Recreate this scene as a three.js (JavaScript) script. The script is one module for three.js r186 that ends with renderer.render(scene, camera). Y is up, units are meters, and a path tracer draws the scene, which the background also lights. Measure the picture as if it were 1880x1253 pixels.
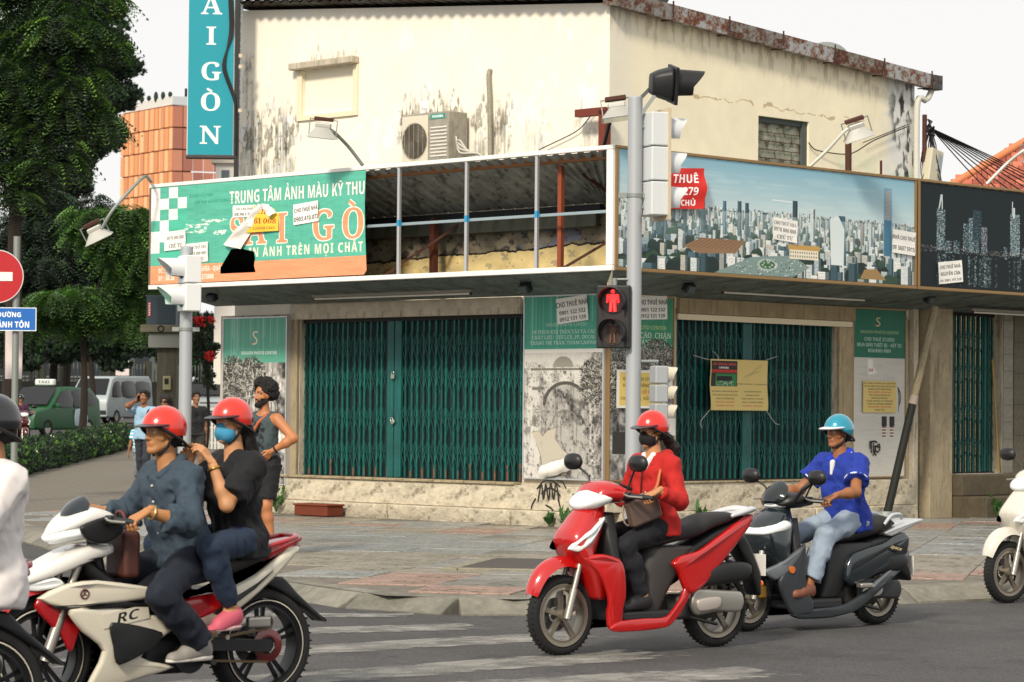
import * as THREE from 'three';
import { RoundedBoxGeometry } from 'three/addons/geometries/RoundedBoxGeometry.js';
import { mergeGeometries, mergeVertices, toCreasedNormals } from 'three/addons/utils/BufferGeometryUtils.js';

// ---------- camera, sky, sun, exposure ----------
const scene = new THREE.Scene();
const FPX = 5000, PW = 1880, PH = 1253;                       // focal length and size of the photograph in its pixels
const camera = new THREE.PerspectiveCamera(2 * Math.atan(PH / 2 / FPX) * 180 / Math.PI, PW / PH, 0.5, 900);
camera.position.set(0, 1.5, 0);
camera.rotation.set(Math.atan(130.5 / FPX), 0, 0);
camera.rotateZ(0.5 * Math.PI / 180);
camera.updateMatrixWorld();
camera.focus = 24; camera.userData.fStop = 8;
{ // bright hazy white sky, brightest around the veiled sun
  const w = 256, h = 128, d = new Float32Array(w * h * 4), sd = new THREE.Vector3(-0.25, 0.5, 0.62).normalize(), v = new THREE.Vector3();
  for (let j = 0; j < h; j++) for (let i = 0; i < w; i++) {
    const th = (j + 0.5) / h * Math.PI - Math.PI / 2, ph = (i + 0.5) / w * 2 * Math.PI - Math.PI;
    v.set(Math.cos(th) * Math.cos(ph), Math.sin(th), Math.cos(th) * Math.sin(ph));
    const g = Math.pow(Math.max(0, v.dot(sd)), 6) * 0.35, e = Math.max(0, Math.sin(th)), b = th < 0 ? 0.4 : 0.86 - 0.12 * e + g;
    d.set([b * 1.0, b * 0.99, b * 0.98, 1], (j * w + i) * 4);
  }
  const t = new THREE.DataTexture(d, w, h, THREE.RGBAFormat, THREE.FloatType);
  t.mapping = THREE.EquirectangularReflectionMapping; t.magFilter = THREE.LinearFilter; t.needsUpdate = true;
  scene.background = t; scene.environment = t;
}
const sun = new THREE.DirectionalLight(new THREE.Color(1, 0.9, 0.75), 3.2);
sun.position.set(-30, 60, 74.4); sun.target.position.set(0, 0, -25);
sun.position.add(sun.target.position);
sun.castShadow = true; sun.shadow.radius = 16; sun.shadow.mapSize.set(4096, 4096);
Object.assign(sun.shadow.camera, { left: -45, right: 45, top: 45, bottom: -45, near: 1, far: 260 });
scene.add(sun, sun.target);
const renderer = new THREE.WebGLRenderer({ antialias: true });
renderer.toneMapping = THREE.LinearToneMapping;
renderer.toneMappingExposure = 1.14;
renderer.shadowMap.enabled = true;

// ---------- helpers ----------
const V3 = (x = 0, y = 0, z = 0) => new THREE.Vector3(x, y, z), PI = Math.PI;
function rng(s) { return () => { s = (s + 0x6d2b79f5) | 0; let t = Math.imul(s ^ (s >>> 15), 1 | s); t = (t + Math.imul(t ^ (t >>> 7), 61 | t)) ^ t; return ((t ^ (t >>> 14)) >>> 0) / 4294967296; }; }
const R0 = rng(7), rr = (a, b, r = R0) => a + (b - a) * r();
const clamp = (x, a = 0, b = 1) => Math.min(b, Math.max(a, x)), lerp = (a, b, t) => a + (b - a) * t, sstep = (a, b, x) => { const t = clamp((x - a) / (b - a)); return t * t * (3 - 2 * t); };
const hash3 = (x, y, z) => { let h = Math.imul(x, 374761393) ^ Math.imul(y, 668265263) ^ Math.imul(z, 1274126177); h = Math.imul(h ^ (h >>> 13), 1103515245); return ((h ^ (h >>> 16)) >>> 0) / 4294967296; };
function vnoise(x, y, z) { // value noise in 3-D
  const X = Math.floor(x), Y = Math.floor(y), Z = Math.floor(z); x -= X; y -= Y; z -= Z;
  x = x * x * (3 - 2 * x); y = y * y * (3 - 2 * y); z = z * z * (3 - 2 * z);
  const L = (k) => lerp(lerp(hash3(X, Y, Z + k), hash3(X + 1, Y, Z + k), x), lerp(hash3(X, Y + 1, Z + k), hash3(X + 1, Y + 1, Z + k), x), y);
  return lerp(L(0), L(1), z);
}
// tileable fractal noise, sampled by everything that needs grain
const NS = 512, FB = (() => {
  const f = new Float32Array(NS * NS); let amp = 0.5, per = 8, sum = 0;
  for (let o = 0; o < 6; o++) {
    for (let j = 0; j < NS; j++) for (let i = 0; i < NS; i++) {
      let x = i / NS * per, y = j / NS * per; const X = Math.floor(x), Y = Math.floor(y); x -= X; y -= Y; x = x * x * (3 - 2 * x); y = y * y * (3 - 2 * y);
      const h = (a, b) => hash3((X + a) % per, (Y + b) % per, o * 17 + 3);
      f[j * NS + i] += amp * lerp(lerp(h(0, 0), h(1, 0), x), lerp(h(0, 1), h(1, 1), x), y);
    }
    sum += amp; amp *= 0.55; per *= 2;
  }
  let lo = 9, hi = -9; for (let i = 0; i < f.length; i++) { f[i] /= sum; lo = Math.min(lo, f[i]); hi = Math.max(hi, f[i]); }
  for (let i = 0; i < f.length; i++) f[i] = (f[i] - lo) / (hi - lo);
  return f;
})();
function fb(u, v) { // u, v in tiles
  u = (u - Math.floor(u)) * NS; v = (v - Math.floor(v)) * NS; const i = Math.floor(u), j = Math.floor(v), a = u - i, b = v - j, i1 = (i + 1) % NS, j1 = ((j + 1) % NS) * NS, i0 = i % NS, j0 = (j % NS) * NS;
  return lerp(lerp(FB[j0 + i0], FB[j0 + i1], a), lerp(FB[j1 + i0], FB[j1 + i1], a), b);
}
function dataTex(w, h, fn, srgb = true) { // fn(u, v) -> [r, g, b] or grey, 0..1
  const d = new Uint8Array(w * h * 4);
  for (let j = 0; j < h; j++) for (let i = 0; i < w; i++) {
    const c = fn((i + 0.5) / w, (j + 0.5) / h), o = (j * w + i) * 4;
    if (typeof c === 'number') d[o] = d[o + 1] = d[o + 2] = clamp(c) * 255; else { d[o] = clamp(c[0]) * 255; d[o + 1] = clamp(c[1]) * 255; d[o + 2] = clamp(c[2]) * 255; }
    d[o + 3] = 255;
  }
  const t = new THREE.DataTexture(d, w, h); t.magFilter = THREE.LinearFilter; t.minFilter = THREE.LinearMipmapLinearFilter; t.wrapS = t.wrapT = THREE.RepeatWrapping; t.generateMipmaps = true;
  if (srgb) t.colorSpace = THREE.SRGBColorSpace; t.needsUpdate = true; return t;
}
const rep = (t, sx, sy = sx) => { const c = t.clone(); c.repeat.set(1 / sx, 1 / sy); c.needsUpdate = true; return c; };
function canvasTex(w, h, draw) {
  const c = document.createElement('canvas'); c.width = w; c.height = h; draw(c.getContext('2d'), w, h);
  const t = new THREE.CanvasTexture(c); t.colorSpace = THREE.SRGBColorSpace; t.magFilter = THREE.LinearFilter; return t;
}
// lettering with the Vietnamese marks drawn where the font lacks them
function vtext(g, str, x, y, size, { font = 'sans-serif', weight = 'bold', fill = '#fff', sx = 1, align = 'left', spacing = 0, stroke, sw = 0 } = {}) {
  g.save(); g.font = `${weight} ${size}px ${font}`; g.fillStyle = fill; g.textBaseline = 'alphabetic'; g.textAlign = 'left';
  const cs = [...str].map((c) => { const n = c.normalize('NFD'); return c === 'Đ' || c === 'đ' ? [c, ''] : [n[0], n.slice(1)]; });
  const ws = cs.map(([b]) => g.measureText(b).width + spacing), total = ws.reduce((a, b) => a + b, 0);
  g.translate(x, y); g.scale(sx, 1); let p = align === 'center' ? -total / 2 : align === 'right' ? -total : 0;
  const pass = (line) => {
    let q = p;
    cs.forEach(([b, m], i) => {
      if (line) { g.strokeStyle = stroke; g.lineWidth = sw; g.lineJoin = 'round'; g.strokeText(b, q, 0); } else g.fillText(b, q, 0);
      const up = b === b.toUpperCase(), cx = q + (ws[i] - spacing) / 2, top = up ? -size * 0.76 : -size * 0.58, k = size * 0.13;
      g.strokeStyle = line ? stroke : fill; g.lineWidth = (weight === 'bold' ? size * 0.085 : size * 0.05) + (line ? sw : 0); g.lineCap = 'butt';
      let lift = 0;
      for (const c of m) {
        g.beginPath();
        const t = top - lift;
        if (c === '\u0302') { g.moveTo(cx - k, t); g.lineTo(cx, t - k * 0.8); g.lineTo(cx + k, t); lift = k * 0.8; } else if (c === '\u0306') { g.arc(cx, t - k * 0.8, k * 0.8, 0.2, PI - 0.2); lift = k * 0.8; }
        else if (c === '\u0300') { g.moveTo(cx - k, t - k * 0.9); g.lineTo(cx + k * 0.4, t); } else if (c === '\u0301') { g.moveTo(cx + k, t - k * 0.9); g.lineTo(cx - k * 0.4, t); }
        else if (c === '\u0309') { g.arc(cx, t - k * 0.7, k * 0.5, -PI * 0.9, PI * 0.4); g.lineTo(cx, t + k * 0.1); } else if (c === '\u0303') { g.moveTo(cx - k, t); g.bezierCurveTo(cx - k * 0.3, t - k * 1.2, cx + k * 0.3, t + k * 0.6, cx + k, t - k * 0.6); }
        else if (c === '\u031B') { g.moveTo(cx + ws[i] * 0.3, up ? -size * 0.66 : -size * 0.5); g.quadraticCurveTo(cx + ws[i] * 0.56, -size * (up ? 0.66 : 0.5), cx + ws[i] * 0.52, -size * (up ? 0.84 : 0.66)); }
        else if (c === '\u0323') { g.arc(cx, size * 0.16, size * 0.03, 0, 2 * PI); }
        g.stroke();
      }
      q += ws[i];
    });
  };
  if (stroke) pass(true); pass(false); g.restore(); return total * sx;
}
const MATS = new Map();
function mat(color, roughness = 0.7, metalness = 0, extra = {}) {
  const key = Object.keys(extra).length ? null : [color, roughness, metalness].join();
  if (key && MATS.has(key)) return MATS.get(key);
  const m = new (['clearcoat', 'transmission', 'sheen', 'anisotropy'].some((k) => k in extra) ? THREE.MeshPhysicalMaterial : THREE.MeshStandardMaterial)({ color, roughness, metalness, side: THREE.DoubleSide, ...extra });
  if (key) MATS.set(key, m); return m;
}
const col = (r, g, b) => new THREE.Color().setRGB(r, g, b);
// geometry: every helper returns a geometry with position, normal and uv and no index
function fin(g, x = 0, y = 0, z = 0, rx = 0, ry = 0, rz = 0) {
  if (g.index) g = g.toNonIndexed();
  for (const k of Object.keys(g.attributes)) if (!['position', 'normal', 'uv'].includes(k)) g.deleteAttribute(k);
  if (!g.attributes.normal) g.computeVertexNormals();
  if (!g.attributes.uv) g.setAttribute('uv', new THREE.BufferAttribute(new Float32Array(g.attributes.position.count * 2), 2));
  if (rx || ry || rz) g.applyMatrix4(new THREE.Matrix4().makeRotationFromEuler(new THREE.Euler(rx, ry, rz)));
  if (x || y || z) g.translate(x, y, z);
  return g;
}
const bx = (w, h, d, x = 0, y = 0, z = 0, b = 0, rx = 0, ry = 0, rz = 0) => fin(b ? new RoundedBoxGeometry(w, h, d, 2, Math.min(b, w / 2.01, h / 2.01, d / 2.01)) : new THREE.BoxGeometry(w, h, d), x, y, z, rx, ry, rz);
const b2 = (x0, x1, y0, y1, z0, z1, b = 0) => bx(x1 - x0, y1 - y0, z1 - z0, (x0 + x1) / 2, (y0 + y1) / 2, (z0 + z1) / 2, b);
const cyl = (r0, r1, h, x = 0, y = 0, z = 0, rx = 0, ry = 0, rz = 0, n = 20) => fin(new THREE.CylinderGeometry(r1, r0, h, n), x, y, z, rx, ry, rz);
const sph = (r, x = 0, y = 0, z = 0, sx = 1, sy = 1, sz = 1, n = 18) => fin(fin(new THREE.SphereGeometry(r, n, Math.ceil(n * 0.7))).scale(sx, sy, sz), x, y, z);
function tube(pts, r, n = 8, seg, closed = false) { const c = new THREE.CatmullRomCurve3(pts.map((p) => Array.isArray(p) ? V3(...p) : p), closed, 'catmullrom', 0.4); return fin(new THREE.TubeGeometry(c, seg ?? Math.max(6, pts.length * 6), r, n, closed)); }
function bar(a, b, r, n = 8, r2 = r) { const A = Array.isArray(a) ? V3(...a) : a, B = Array.isArray(b) ? V3(...b) : b, d = B.clone().sub(A), g = fin(new THREE.CylinderGeometry(r2, r, d.length(), n)); g.applyQuaternion(new THREE.Quaternion().setFromUnitVectors(V3(0, 1, 0), d.clone().normalize())); const m = A.clone().add(B).multiplyScalar(0.5); return g.translate(m.x, m.y, m.z); }
function beam(a, b, w, h, up = V3(0, 1, 0)) { const A = V3(...a), B = V3(...b), d = B.clone().sub(A), g = fin(new THREE.BoxGeometry(w, h, d.length())); const m = new THREE.Matrix4().lookAt(A, B, up); g.applyMatrix4(m); const c = A.add(B).multiplyScalar(0.5); return g.translate(c.x, c.y, c.z); }
const lathe = (pts, n = 28, x = 0, y = 0, z = 0, rx = 0, ry = 0, rz = 0) => fin(new THREE.LatheGeometry(pts.map((p) => new THREE.Vector2(...p)), n), x, y, z, rx, ry, rz);
const shape = (pts) => { const s = new THREE.Shape(); pts.forEach(([x, y], i) => i ? s.lineTo(x, y) : s.moveTo(x, y)); return s; };
function smoothPts(pts, k = 5) { return new THREE.CatmullRomCurve3(pts.map(([x, y]) => V3(x, y, 0)), true, 'catmullrom', 0.35).getPoints(pts.length * k).slice(0, -1).map((p) => [p.x, p.y]); }
function ext(pts, depth, { bevel = 0, z = 0, smooth = 0, holes = [], seg = 2 } = {}) { // outline in x, y; centred on z
  const s = shape(smooth ? smoothPts(pts, smooth) : pts); for (const h of holes) s.holes.push(shape(h));
  const g = new THREE.ExtrudeGeometry(s, { depth: Math.max(1e-4, depth - 2 * bevel), bevelEnabled: bevel > 0, bevelThickness: bevel, bevelSize: bevel, bevelOffset: -bevel, bevelSegments: seg, curveSegments: 8 });
  return fin(g, 0, 0, z - depth / 2 + bevel);
}
function warp(g, f) { const p = g.attributes.position, v = V3(); for (let i = 0; i < p.count; i++) { v.fromBufferAttribute(p, i); f(v); p.setXYZ(i, v.x, v.y, v.z); } let q = mergeVertices(new THREE.BufferGeometry().setAttribute('position', p.clone()), 1e-4); q.computeVertexNormals(); q = toCreasedNormals(q, 0.7); q.setAttribute('uv', g.attributes.uv); return q; }
// loft: sections { p: [x, y], a: tilt of the section in the x-y plane, h: half height, w: half width in z, e: squareness, z: offset }
function loft(secs, n = 20, sub = 4, caps = true) {
  const K = ['px', 'py', 'a', 'h', 'w', 'e', 'z'], S = secs.map((s) => [s.p[0], s.p[1], s.a ?? 0, s.h, s.w, s.e ?? 2, s.z ?? 0]), rows = [];
  const cr = (a, b, c, d, t) => 0.5 * (2 * b + (c - a) * t + (2 * a - 5 * b + 4 * c - d) * t * t + (3 * b - a - 3 * c + d) * t * t * t);
  for (let i = 0; i < S.length - 1; i++) for (let k = 0; k < sub + (i === S.length - 2 ? 1 : 0); k++) { const a = S[Math.max(0, i - 1)], b = S[i], c = S[i + 1], d = S[Math.min(S.length - 1, i + 2)]; rows.push(K.map((_, q) => cr(a[q], b[q], c[q], d[q], k / sub))); }
  const pos = [], uv = [], idx = [];
  rows.forEach(([x, y, a, h, w, e, z], j) => { h = Math.max(h, 1e-4); w = Math.max(w, 1e-4); for (let i = 0; i <= n; i++) { const t = i / n * 2 * PI, c = Math.cos(t), s = Math.sin(t), u = Math.sign(c) * Math.pow(Math.abs(c), 2 / e) * h, v = Math.sign(s) * Math.pow(Math.abs(s), 2 / e) * w; pos.push(x - Math.sin(a) * u, y + Math.cos(a) * u, z + v); uv.push(i / n, j / rows.length); } });
  for (let j = 0; j < rows.length - 1; j++) for (let i = 0; i < n; i++) { const a = j * (n + 1) + i; idx.push(a, a + 1, a + n + 1, a + 1, a + n + 2, a + n + 1); }
  if (caps) for (const j of [0, rows.length - 1]) { const c = pos.length / 3, [x, y, , , , , z] = rows[j]; pos.push(x, y, z); uv.push(0, 0); for (let i = 0; i < n; i++) { const a = j * (n + 1) + i; j ? idx.push(a, a + 1, c) : idx.push(a + 1, a, c); } }
  const g = new THREE.BufferGeometry(); g.setAttribute('position', new THREE.Float32BufferAttribute(pos, 3)); g.setAttribute('uv', new THREE.Float32BufferAttribute(uv, 2)); g.setIndex(idx); g.computeVertexNormals(); return fin(g);
}
function mUV(g) { // uv in metres from the box direction that each face looks in
  const p = g.attributes.position, n = g.attributes.normal, uv = new Float32Array(p.count * 2);
  for (let i = 0; i < p.count; i += 3) {
    let ax = 0, ay = 0, az = 0; for (let k = 0; k < 3; k++) { ax += Math.abs(n.getX(i + k)); ay += Math.abs(n.getY(i + k)); az += Math.abs(n.getZ(i + k)); }
    for (let k = i; k < i + 3; k++) { const x = p.getX(k), y = p.getY(k), z = p.getZ(k); uv.set(ay > ax && ay > az ? [x, z] : ax > az ? [z, y] : [x, y], k * 2); }
  }
  g.setAttribute('uv', new THREE.BufferAttribute(uv, 2)); return g;
}
const NAMES = new Map();
function numbered(n) { const k = NAMES.get(n) ?? 0; NAMES.set(n, k + 1); return k ? `${n}_${String(k).padStart(3, '0')}` : n; }
const shadowed = (m) => { m.castShadow = m.receiveShadow = true; return m; };
function obj(name, geoms, material, parent) { geoms = [].concat(geoms); const m = shadowed(new THREE.Mesh(geoms.length === 1 ? geoms[0] : mergeGeometries(geoms), material)); m.name = parent ? name : numbered(name); (parent ?? scene).add(m); return m; }
function tag(o, label, category, group, kind) { if (label) o.userData.label = label; if (category) o.userData.category = category; if (group) o.userData.group = group; if (kind) o.userData.kind = kind; return o; }
function thing(name, label, category, p = V3(), ry = 0, group) { const o = new THREE.Group(); o.name = numbered(name); scene.add(o); if (Array.isArray(p)) p = V3(...p); o.position.copy(p); o.rotation.y = ry; return tag(o, label, category, group); }
const struct = (o) => { o.userData.kind = 'structure'; return o; };
// a pixel of the photograph gives a direction; the ground or a wall gives the distance
const rayOf = (px, py) => V3((px - PW / 2) / FPX, (PH / 2 - py) / FPX, -1).applyQuaternion(camera.quaternion);
function G(px, py, y = 0) { const d = rayOf(px, py); return camera.position.clone().addScaledVector(d, (y - camera.position.y) / d.y); }
function D(px, py, depth) { const d = rayOf(px, py); return camera.position.clone().addScaledVector(d, -depth / d.z); }   // point at a depth along the street
// the corner house: left face and right face frames, u to the right along the wall, out from the wall
const PAVE = 0.12, CORNER = G(1112, 970, PAVE).setY(0), S2 = Math.SQRT1_2;
const FL = { u: V3(S2, 0, S2), n: V3(-S2, 0, S2), ry: -PI / 4 }, FR = { u: V3(S2, 0, -S2), n: V3(S2, 0, S2), ry: PI / 4 };
const at = (F, u, y, out = 0) => CORNER.clone().addScaledVector(F.u, u).addScaledVector(F.n, out).setY(y);
function on(F, px, py, out = 0) { const d = rayOf(px, py), o = camera.position, t = (out - o.clone().sub(CORNER).dot(F.n)) / d.dot(F.n), p = o.clone().addScaledVector(d, t); return [p.clone().sub(CORNER).dot(F.u), p.y]; }

// ---------- ground: road, crossing, pavement, kerb ----------
const gy = (d) => d > 50 ? (d - 50) * 0.0115 : 0;              // the side street climbs gently away
const TX = {};
TX.asphalt = dataTex(1400, 1400, (u, v) => { const n = hash3(u * 1400 | 0, v * 1400 | 0, 5), f = fb(u * 3, v * 3), b = fb(u, v + 0.1), oil = sstep(0.66, 0.74, fb(u * 2 + 0.4, v * 2)) * 0.03, cr = Math.abs(fb(u * 2 + 0.1, v * 2 + 0.6) - 0.5) < 0.006 && fb(u + 0.5, v) > 0.55 ? 0.06 : 0; const k = 0.265 + 0.07 * (hash3(u * 560 | 0, v * 560 | 0, 7) - 0.5) + 0.03 * (f - 0.5) + 0.13 * (n - 0.5) * (n > 0.85 ? 2.2 : 0.8) + 0.05 * (b - 0.5) - oil - cr; return [k * 1.02, k, k * 1.0]; });
TX.grain = dataTex(512, 512, (u, v) => 0.5 + 0.5 * (fb(u * 4, v * 4) - 0.5) + 0.3 * (hash3(u * 512 | 0, v * 512 | 0, 9) - 0.5), false);
TX.soft = dataTex(256, 256, (u, v) => fb(u, v), false);
{
  const g = new THREE.PlaneGeometry(700, 640, 140, 128); g.rotateX(-PI / 2); g.translate(0, 0, -260);
  const p = g.attributes.position; for (let i = 0; i < p.count; i++) p.setY(i, gy(-p.getZ(i)));
  g.computeVertexNormals();
  const road = struct(obj('road', mUV(fin(g)), mat('#ffffff', 0.86, 0, { map: rep(TX.asphalt, 6.5), bumpMap: rep(TX.grain, 0.5), bumpScale: 0.006  })));
  tag(road, 'dark grey asphalt road with worn paint');
  TX.wear = dataTex(512, 128, (u, v) => { const e = Math.min(v, 1 - v) * 2, ex = Math.min(u, 1 - u) * 9, f = fb(u * 3, v * 0.9), h = hash3(u * 512 | 0, v * 128 | 0, 3), w = fb(u * 1.3 + 0.4, v * 0.3); return clamp((Math.min(e * 2.2, ex) + (f - 0.5) * 1.3) * 2.2) * clamp(1.08 - 0.75 * (1 - w) - 0.5 * h * (f < 0.5 ? 1 : 0.25)); }, false);
  const paint = mat(col(0.34, 0.33, 0.3), 0.75, 0, { alphaMap: TX.wear, transparent: true, bumpMap: rep(TX.grain, 1 / 4, 1 / 0.5), bumpScale: 0.003 });
  for (const [ax, ay, qx, qy, w] of [[210, 1131, 762, 1131, 0.42], [150, 1172, 880, 1151, 0.56], [60, 1222, 1095, 1166, 0.6], [120, 1278, 1215, 1200, 0.62], [520, 1283, 1420, 1234, 0.64]]) {
    const a = G(ax, ay), b = G(qx, qy), d = b.clone().sub(a), L = d.length(), g = new THREE.PlaneGeometry(L, w, 12, 1); g.rotateX(-PI / 2); g.rotateY(Math.atan2(-d.z, d.x)); g.translate((a.x + b.x) / 2, 0.004, (a.z + b.z) / 2);
    obj('crossing_stripe', fin(g), paint, road);
  }
}
const kerbLine = [[-13, -130], [-11.6, -75], [-10.4, -50], [-6.4, -34], [-3.3, -25.1], [-1.69, -21.89], [-0.87, -20.44], [0.09, -20.22], [1.5, -20.75], [3.11, -21.87], [3.92, -22.42], [8, -25.6], [15, -31.5], [40, -54]];
const kerbCurve = new THREE.CatmullRomCurve3(kerbLine.map(([x, z]) => V3(x, 0, z)), false, 'catmullrom', 0.3);
const tone = (name, c, k = 0.1) => TX[name] = dataTex(256, 256, (u, v) => { // small fish-scale paving pattern pressed in concrete
  const P = 5, X = u * P, Y = v * P * 2, row = Math.floor(Y), cx = X + (row & 1 ? 0.5 : 0), fx = cx - Math.floor(cx) - 0.5, fy = Y - row, r = Math.hypot(fx * 2, fy), arc = Math.abs(r - 0.95) < 0.1 || (r > 1 && Math.abs(Math.hypot((Math.abs(fx) - 0.5) * 2, fy + 1) - 0.95 - 0.5) < 0.06) ? 1 : 0;
  const n = fb(u * 2, v * 2), h = hash3(u * 256 | 0, v * 256 | 0, 4), m = 1 - 0.16 * arc + k * 2.4 * (n - 0.5) + 0.12 * (h - 0.5); return c.map((q) => q * m); });
tone('slabGrey', [0.55, 0.54, 0.515]); tone('slabBlue', [0.56, 0.565, 0.555]); tone('slabBeige', [0.57, 0.54, 0.49]); tone('slabPink', [0.62, 0.51, 0.46]); tone('slabDark', [0.49, 0.475, 0.445]);
{
  const pts = kerbCurve.getSpacedPoints(160), s = new THREE.Shape();
  pts.forEach((p, i) => i ? s.lineTo(p.x, -p.z) : s.moveTo(p.x, -p.z)); s.lineTo(60, 130); s.lineTo(-13, 130);
  const g = new THREE.ShapeGeometry(s); g.rotateX(-PI / 2);
  const p = g.attributes.position; for (let i = 0; i < p.count; i++) p.setY(i, PAVE - 0.008 + gy(-p.getZ(i)));
  g.computeVertexNormals();
  const pavement = struct(obj('pavement', mUV(fin(g)), mat('#e9e4da', 0.9, 0, { map: rep(TX.slabDark, 1.3), bumpMap: rep(TX.grain, 0.4), bumpScale: 0.003 })));
  tag(pavement, 'worn corner pavement of small patterned slabs');
  const ring = pts.map((p) => [p.x, p.z]).concat([[60, -130], [-13, -130]]);
  const inside = (x, z) => { let c = false; for (let i = 0, j = ring.length - 1; i < ring.length; j = i++) { const [a, b] = ring[i], [q, r] = ring[j]; if ((b > z) !== (r > z) && x < (q - a) * (z - b) / (r - b) + a) c = !c; } return c; };
  const slab = 0.8, th = -13 * PI / 180, r = rng(31), sg = mUV(bx(slab - 0.009, 0.03, slab - 0.009, 0, 0, 0, 0.004));
  const mk = (t) => mat('#ffffff', 0.88, 0, { map: rep(t, 0.8), bumpMap: rep(t, 0.8), bumpScale: 0.004, roughnessMap: rep(TX.soft, 0.8) });
  const ms = { g: mk(TX.slabGrey), b: mk(TX.slabBlue), e: mk(TX.slabBeige), p: mk(TX.slabPink), d: mk(TX.slabDark) };
  let n = 0; const cand = [];
  for (let i = -40; i < 40; i++) for (let j = -60; j < 60; j++) {
    const a = i * slab, b = j * slab, x = a * Math.cos(th) + b * Math.sin(th), z = -26 - a * Math.sin(th) + b * Math.cos(th);
    if (-z < 20 || -z > 37) continue;
    const far = (0, 1.2 * slab), okk = [[far, 0], [-far, 0], [0, far], [0, -far]].every(([dx, dz]) => inside(x + dx * 0.8, z + dz * 0.8)); if (!okk) continue;
    const q = V3(x, 0, z).sub(CORNER), oL = q.dot(FL.n), oR = q.dot(FR.n); if (oL < 0.62 && oR < 0.62) continue;
    if (x < -6.4 || x > 9 || (x + 0) / -z > 0.205 || x / -z < -0.2) continue;
    cand.push([x, z, oL, oR]);
  }
  cand.sort((a, b) => b[1] - a[1]);
  for (const [x, z, oL, oR] of cand.slice(0, 300)) {
    const kd = Math.min(...pts.map((p) => Math.hypot(p.x - x, p.z - z))), f = fb(x * 0.09 + 0.2, z * 0.09), h = r();
    const nearWall = (oL > oR ? oL : oR); let k = f > 0.56 ? 'e' : f < 0.42 ? 'b' : 'g';
    if (nearWall > 1.5 && nearWall < 2.4) k = h < 0.75 ? 'p' : 'e'; if (kd < 1.55 && x > -1.2 && x < 5) k = 'p'; if (h > 0.93) k = 'b'; else if (h < 0.06) k = 'd';
    const m = shadowed(new THREE.Mesh(sg, ms[k])); m.name = 'paving_slab'; m.position.set(x, PAVE - 0.013 + (r() - 0.5) * 0.007, z); m.rotation.set((r() - 0.5) * 0.006, th + (r() < 0.5 ? 0 : PI / 2), (r() - 0.5) * 0.006); pavement.add(m); n++;
  }
  // kerb stones
  const kerb = struct(new THREE.Group()); kerb.name = 'kerb'; tag(kerb, 'pale concrete kerb stones round the corner'); scene.add(kerb);
  TX.kerb = dataTex(256, 256, (u, v) => { const f = fb(u, v), f2 = fb(u * 3 + 0.2, v * 3), k = 0.66 + 0.16 * (f - 0.5) + 0.12 * (f2 - 0.5); return [k, k * 0.985, k * 0.94]; });
  const km = [0, 1].map((i) => mat(i ? '#c2c0b6' : '#b0afa6', 0.85, 0, { map: rep(TX.kerb, 0.9 + i * 0.3), bumpMap: rep(TX.grain, 0.5), bumpScale: 0.005 }));
  const total = kerbCurve.getLength(), kp = kerbCurve.getSpacedPoints(Math.round(total / 1.0)); let c = 0;
  for (let i = 0; i < kp.length - 1; i++) {
    const a = kp[i], b = kp[i + 1]; if (-a.z > 72 || a.x > 16) continue;
    const L = a.distanceTo(b) - 0.012, g0 = ext([[-0.16, -0.05], [0.2, -0.05], [0.2, 0.012], [0.03, 0.112], [-0.16, 0.124]], L, { bevel: 0.012 });
    const g1 = mUV(fin(g0, 0, 0, 0, 0, 0, 0)), m = shadowed(new THREE.Mesh(g1, km[c++ % 2])); m.name = 'kerb_stone';
    const t = b.clone().sub(a), h = Math.atan2(t.x, t.z); m.position.set((a.x + b.x) / 2, gy(-(a.z + b.z) / 2) + (r() - 0.5) * 0.012, (a.z + b.z) / 2); m.rotation.y = h; m.rotation.z = (r() - 0.5) * 0.03; 
    // the outline's +x side must face the road
    const out = V3(1, 0, 0).applyAxisAngle(V3(0, 1, 0), h); if (inside(m.position.x + out.x * 0.4, m.position.z + out.z * 0.4)) m.rotation.y += PI;
    kerb.add(m);
  }
  // dry leaves and grit lying along the kerb
  const lr = rng(77), lg = []; for (let i = 0; i < 420; i++) { const t = 0.42 + lr() * 0.16, q = kerbCurve.getPointAt(t), tg = kerbCurve.getTangentAt(t), nx = -tg.z, nz = tg.x, s0 = inside(q.x + nx, q.z + nz) ? -1 : 1, o = 0.19 + Math.pow(lr(), 2) * 0.35, s = 0.012 + lr() * 0.022; lg.push(fin(new THREE.CircleGeometry(s, 5), 0, 0, 0, -PI / 2 + (lr() - 0.5) * 1.4, lr() * 6, (lr() - 0.5) * 1.2).translate(q.x + nx * s0 * o, 0.012 + lr() * 0.016, q.z + nz * s0 * o)); }
  tag(obj('dry_leaves', lg, mat(col(0.22, 0.12, 0.05), 0.9)), 'dry brown leaves lying along the kerb', 'leaves', null, 'stuff');
  const cp = G(975, 1040, PAVE), cv = thing('utility_cover', 'dark flat utility cover in a pale concrete frame set into the pavement', 'cover', cp.setY(PAVE), -0.2);
  obj('cover_plate', bx(0.95, 0.03, 1.5, 0, 0.012, 0, 0.006), mat('#4a4541', 0.8, 0, { bumpMap: rep(TX.grain, 0.3), bumpScale: 0.003 }), cv);
  obj('concrete_frame', [bx(0.16, 0.03, 1.8, -0.56, 0.006, 0, 0.01), bx(0.16, 0.03, 1.8, 0.56, 0.006, 0, 0.01), bx(0.95, 0.03, 0.15, 0, 0.006, 0.83, 0.01), bx(0.95, 0.03, 0.15, 0, 0.006, -0.83, 0.01)].map(mUV), mat('#c9c4b4', 0.9, 0, { map: rep(TX.kerb, 1) }), cv);
}

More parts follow.
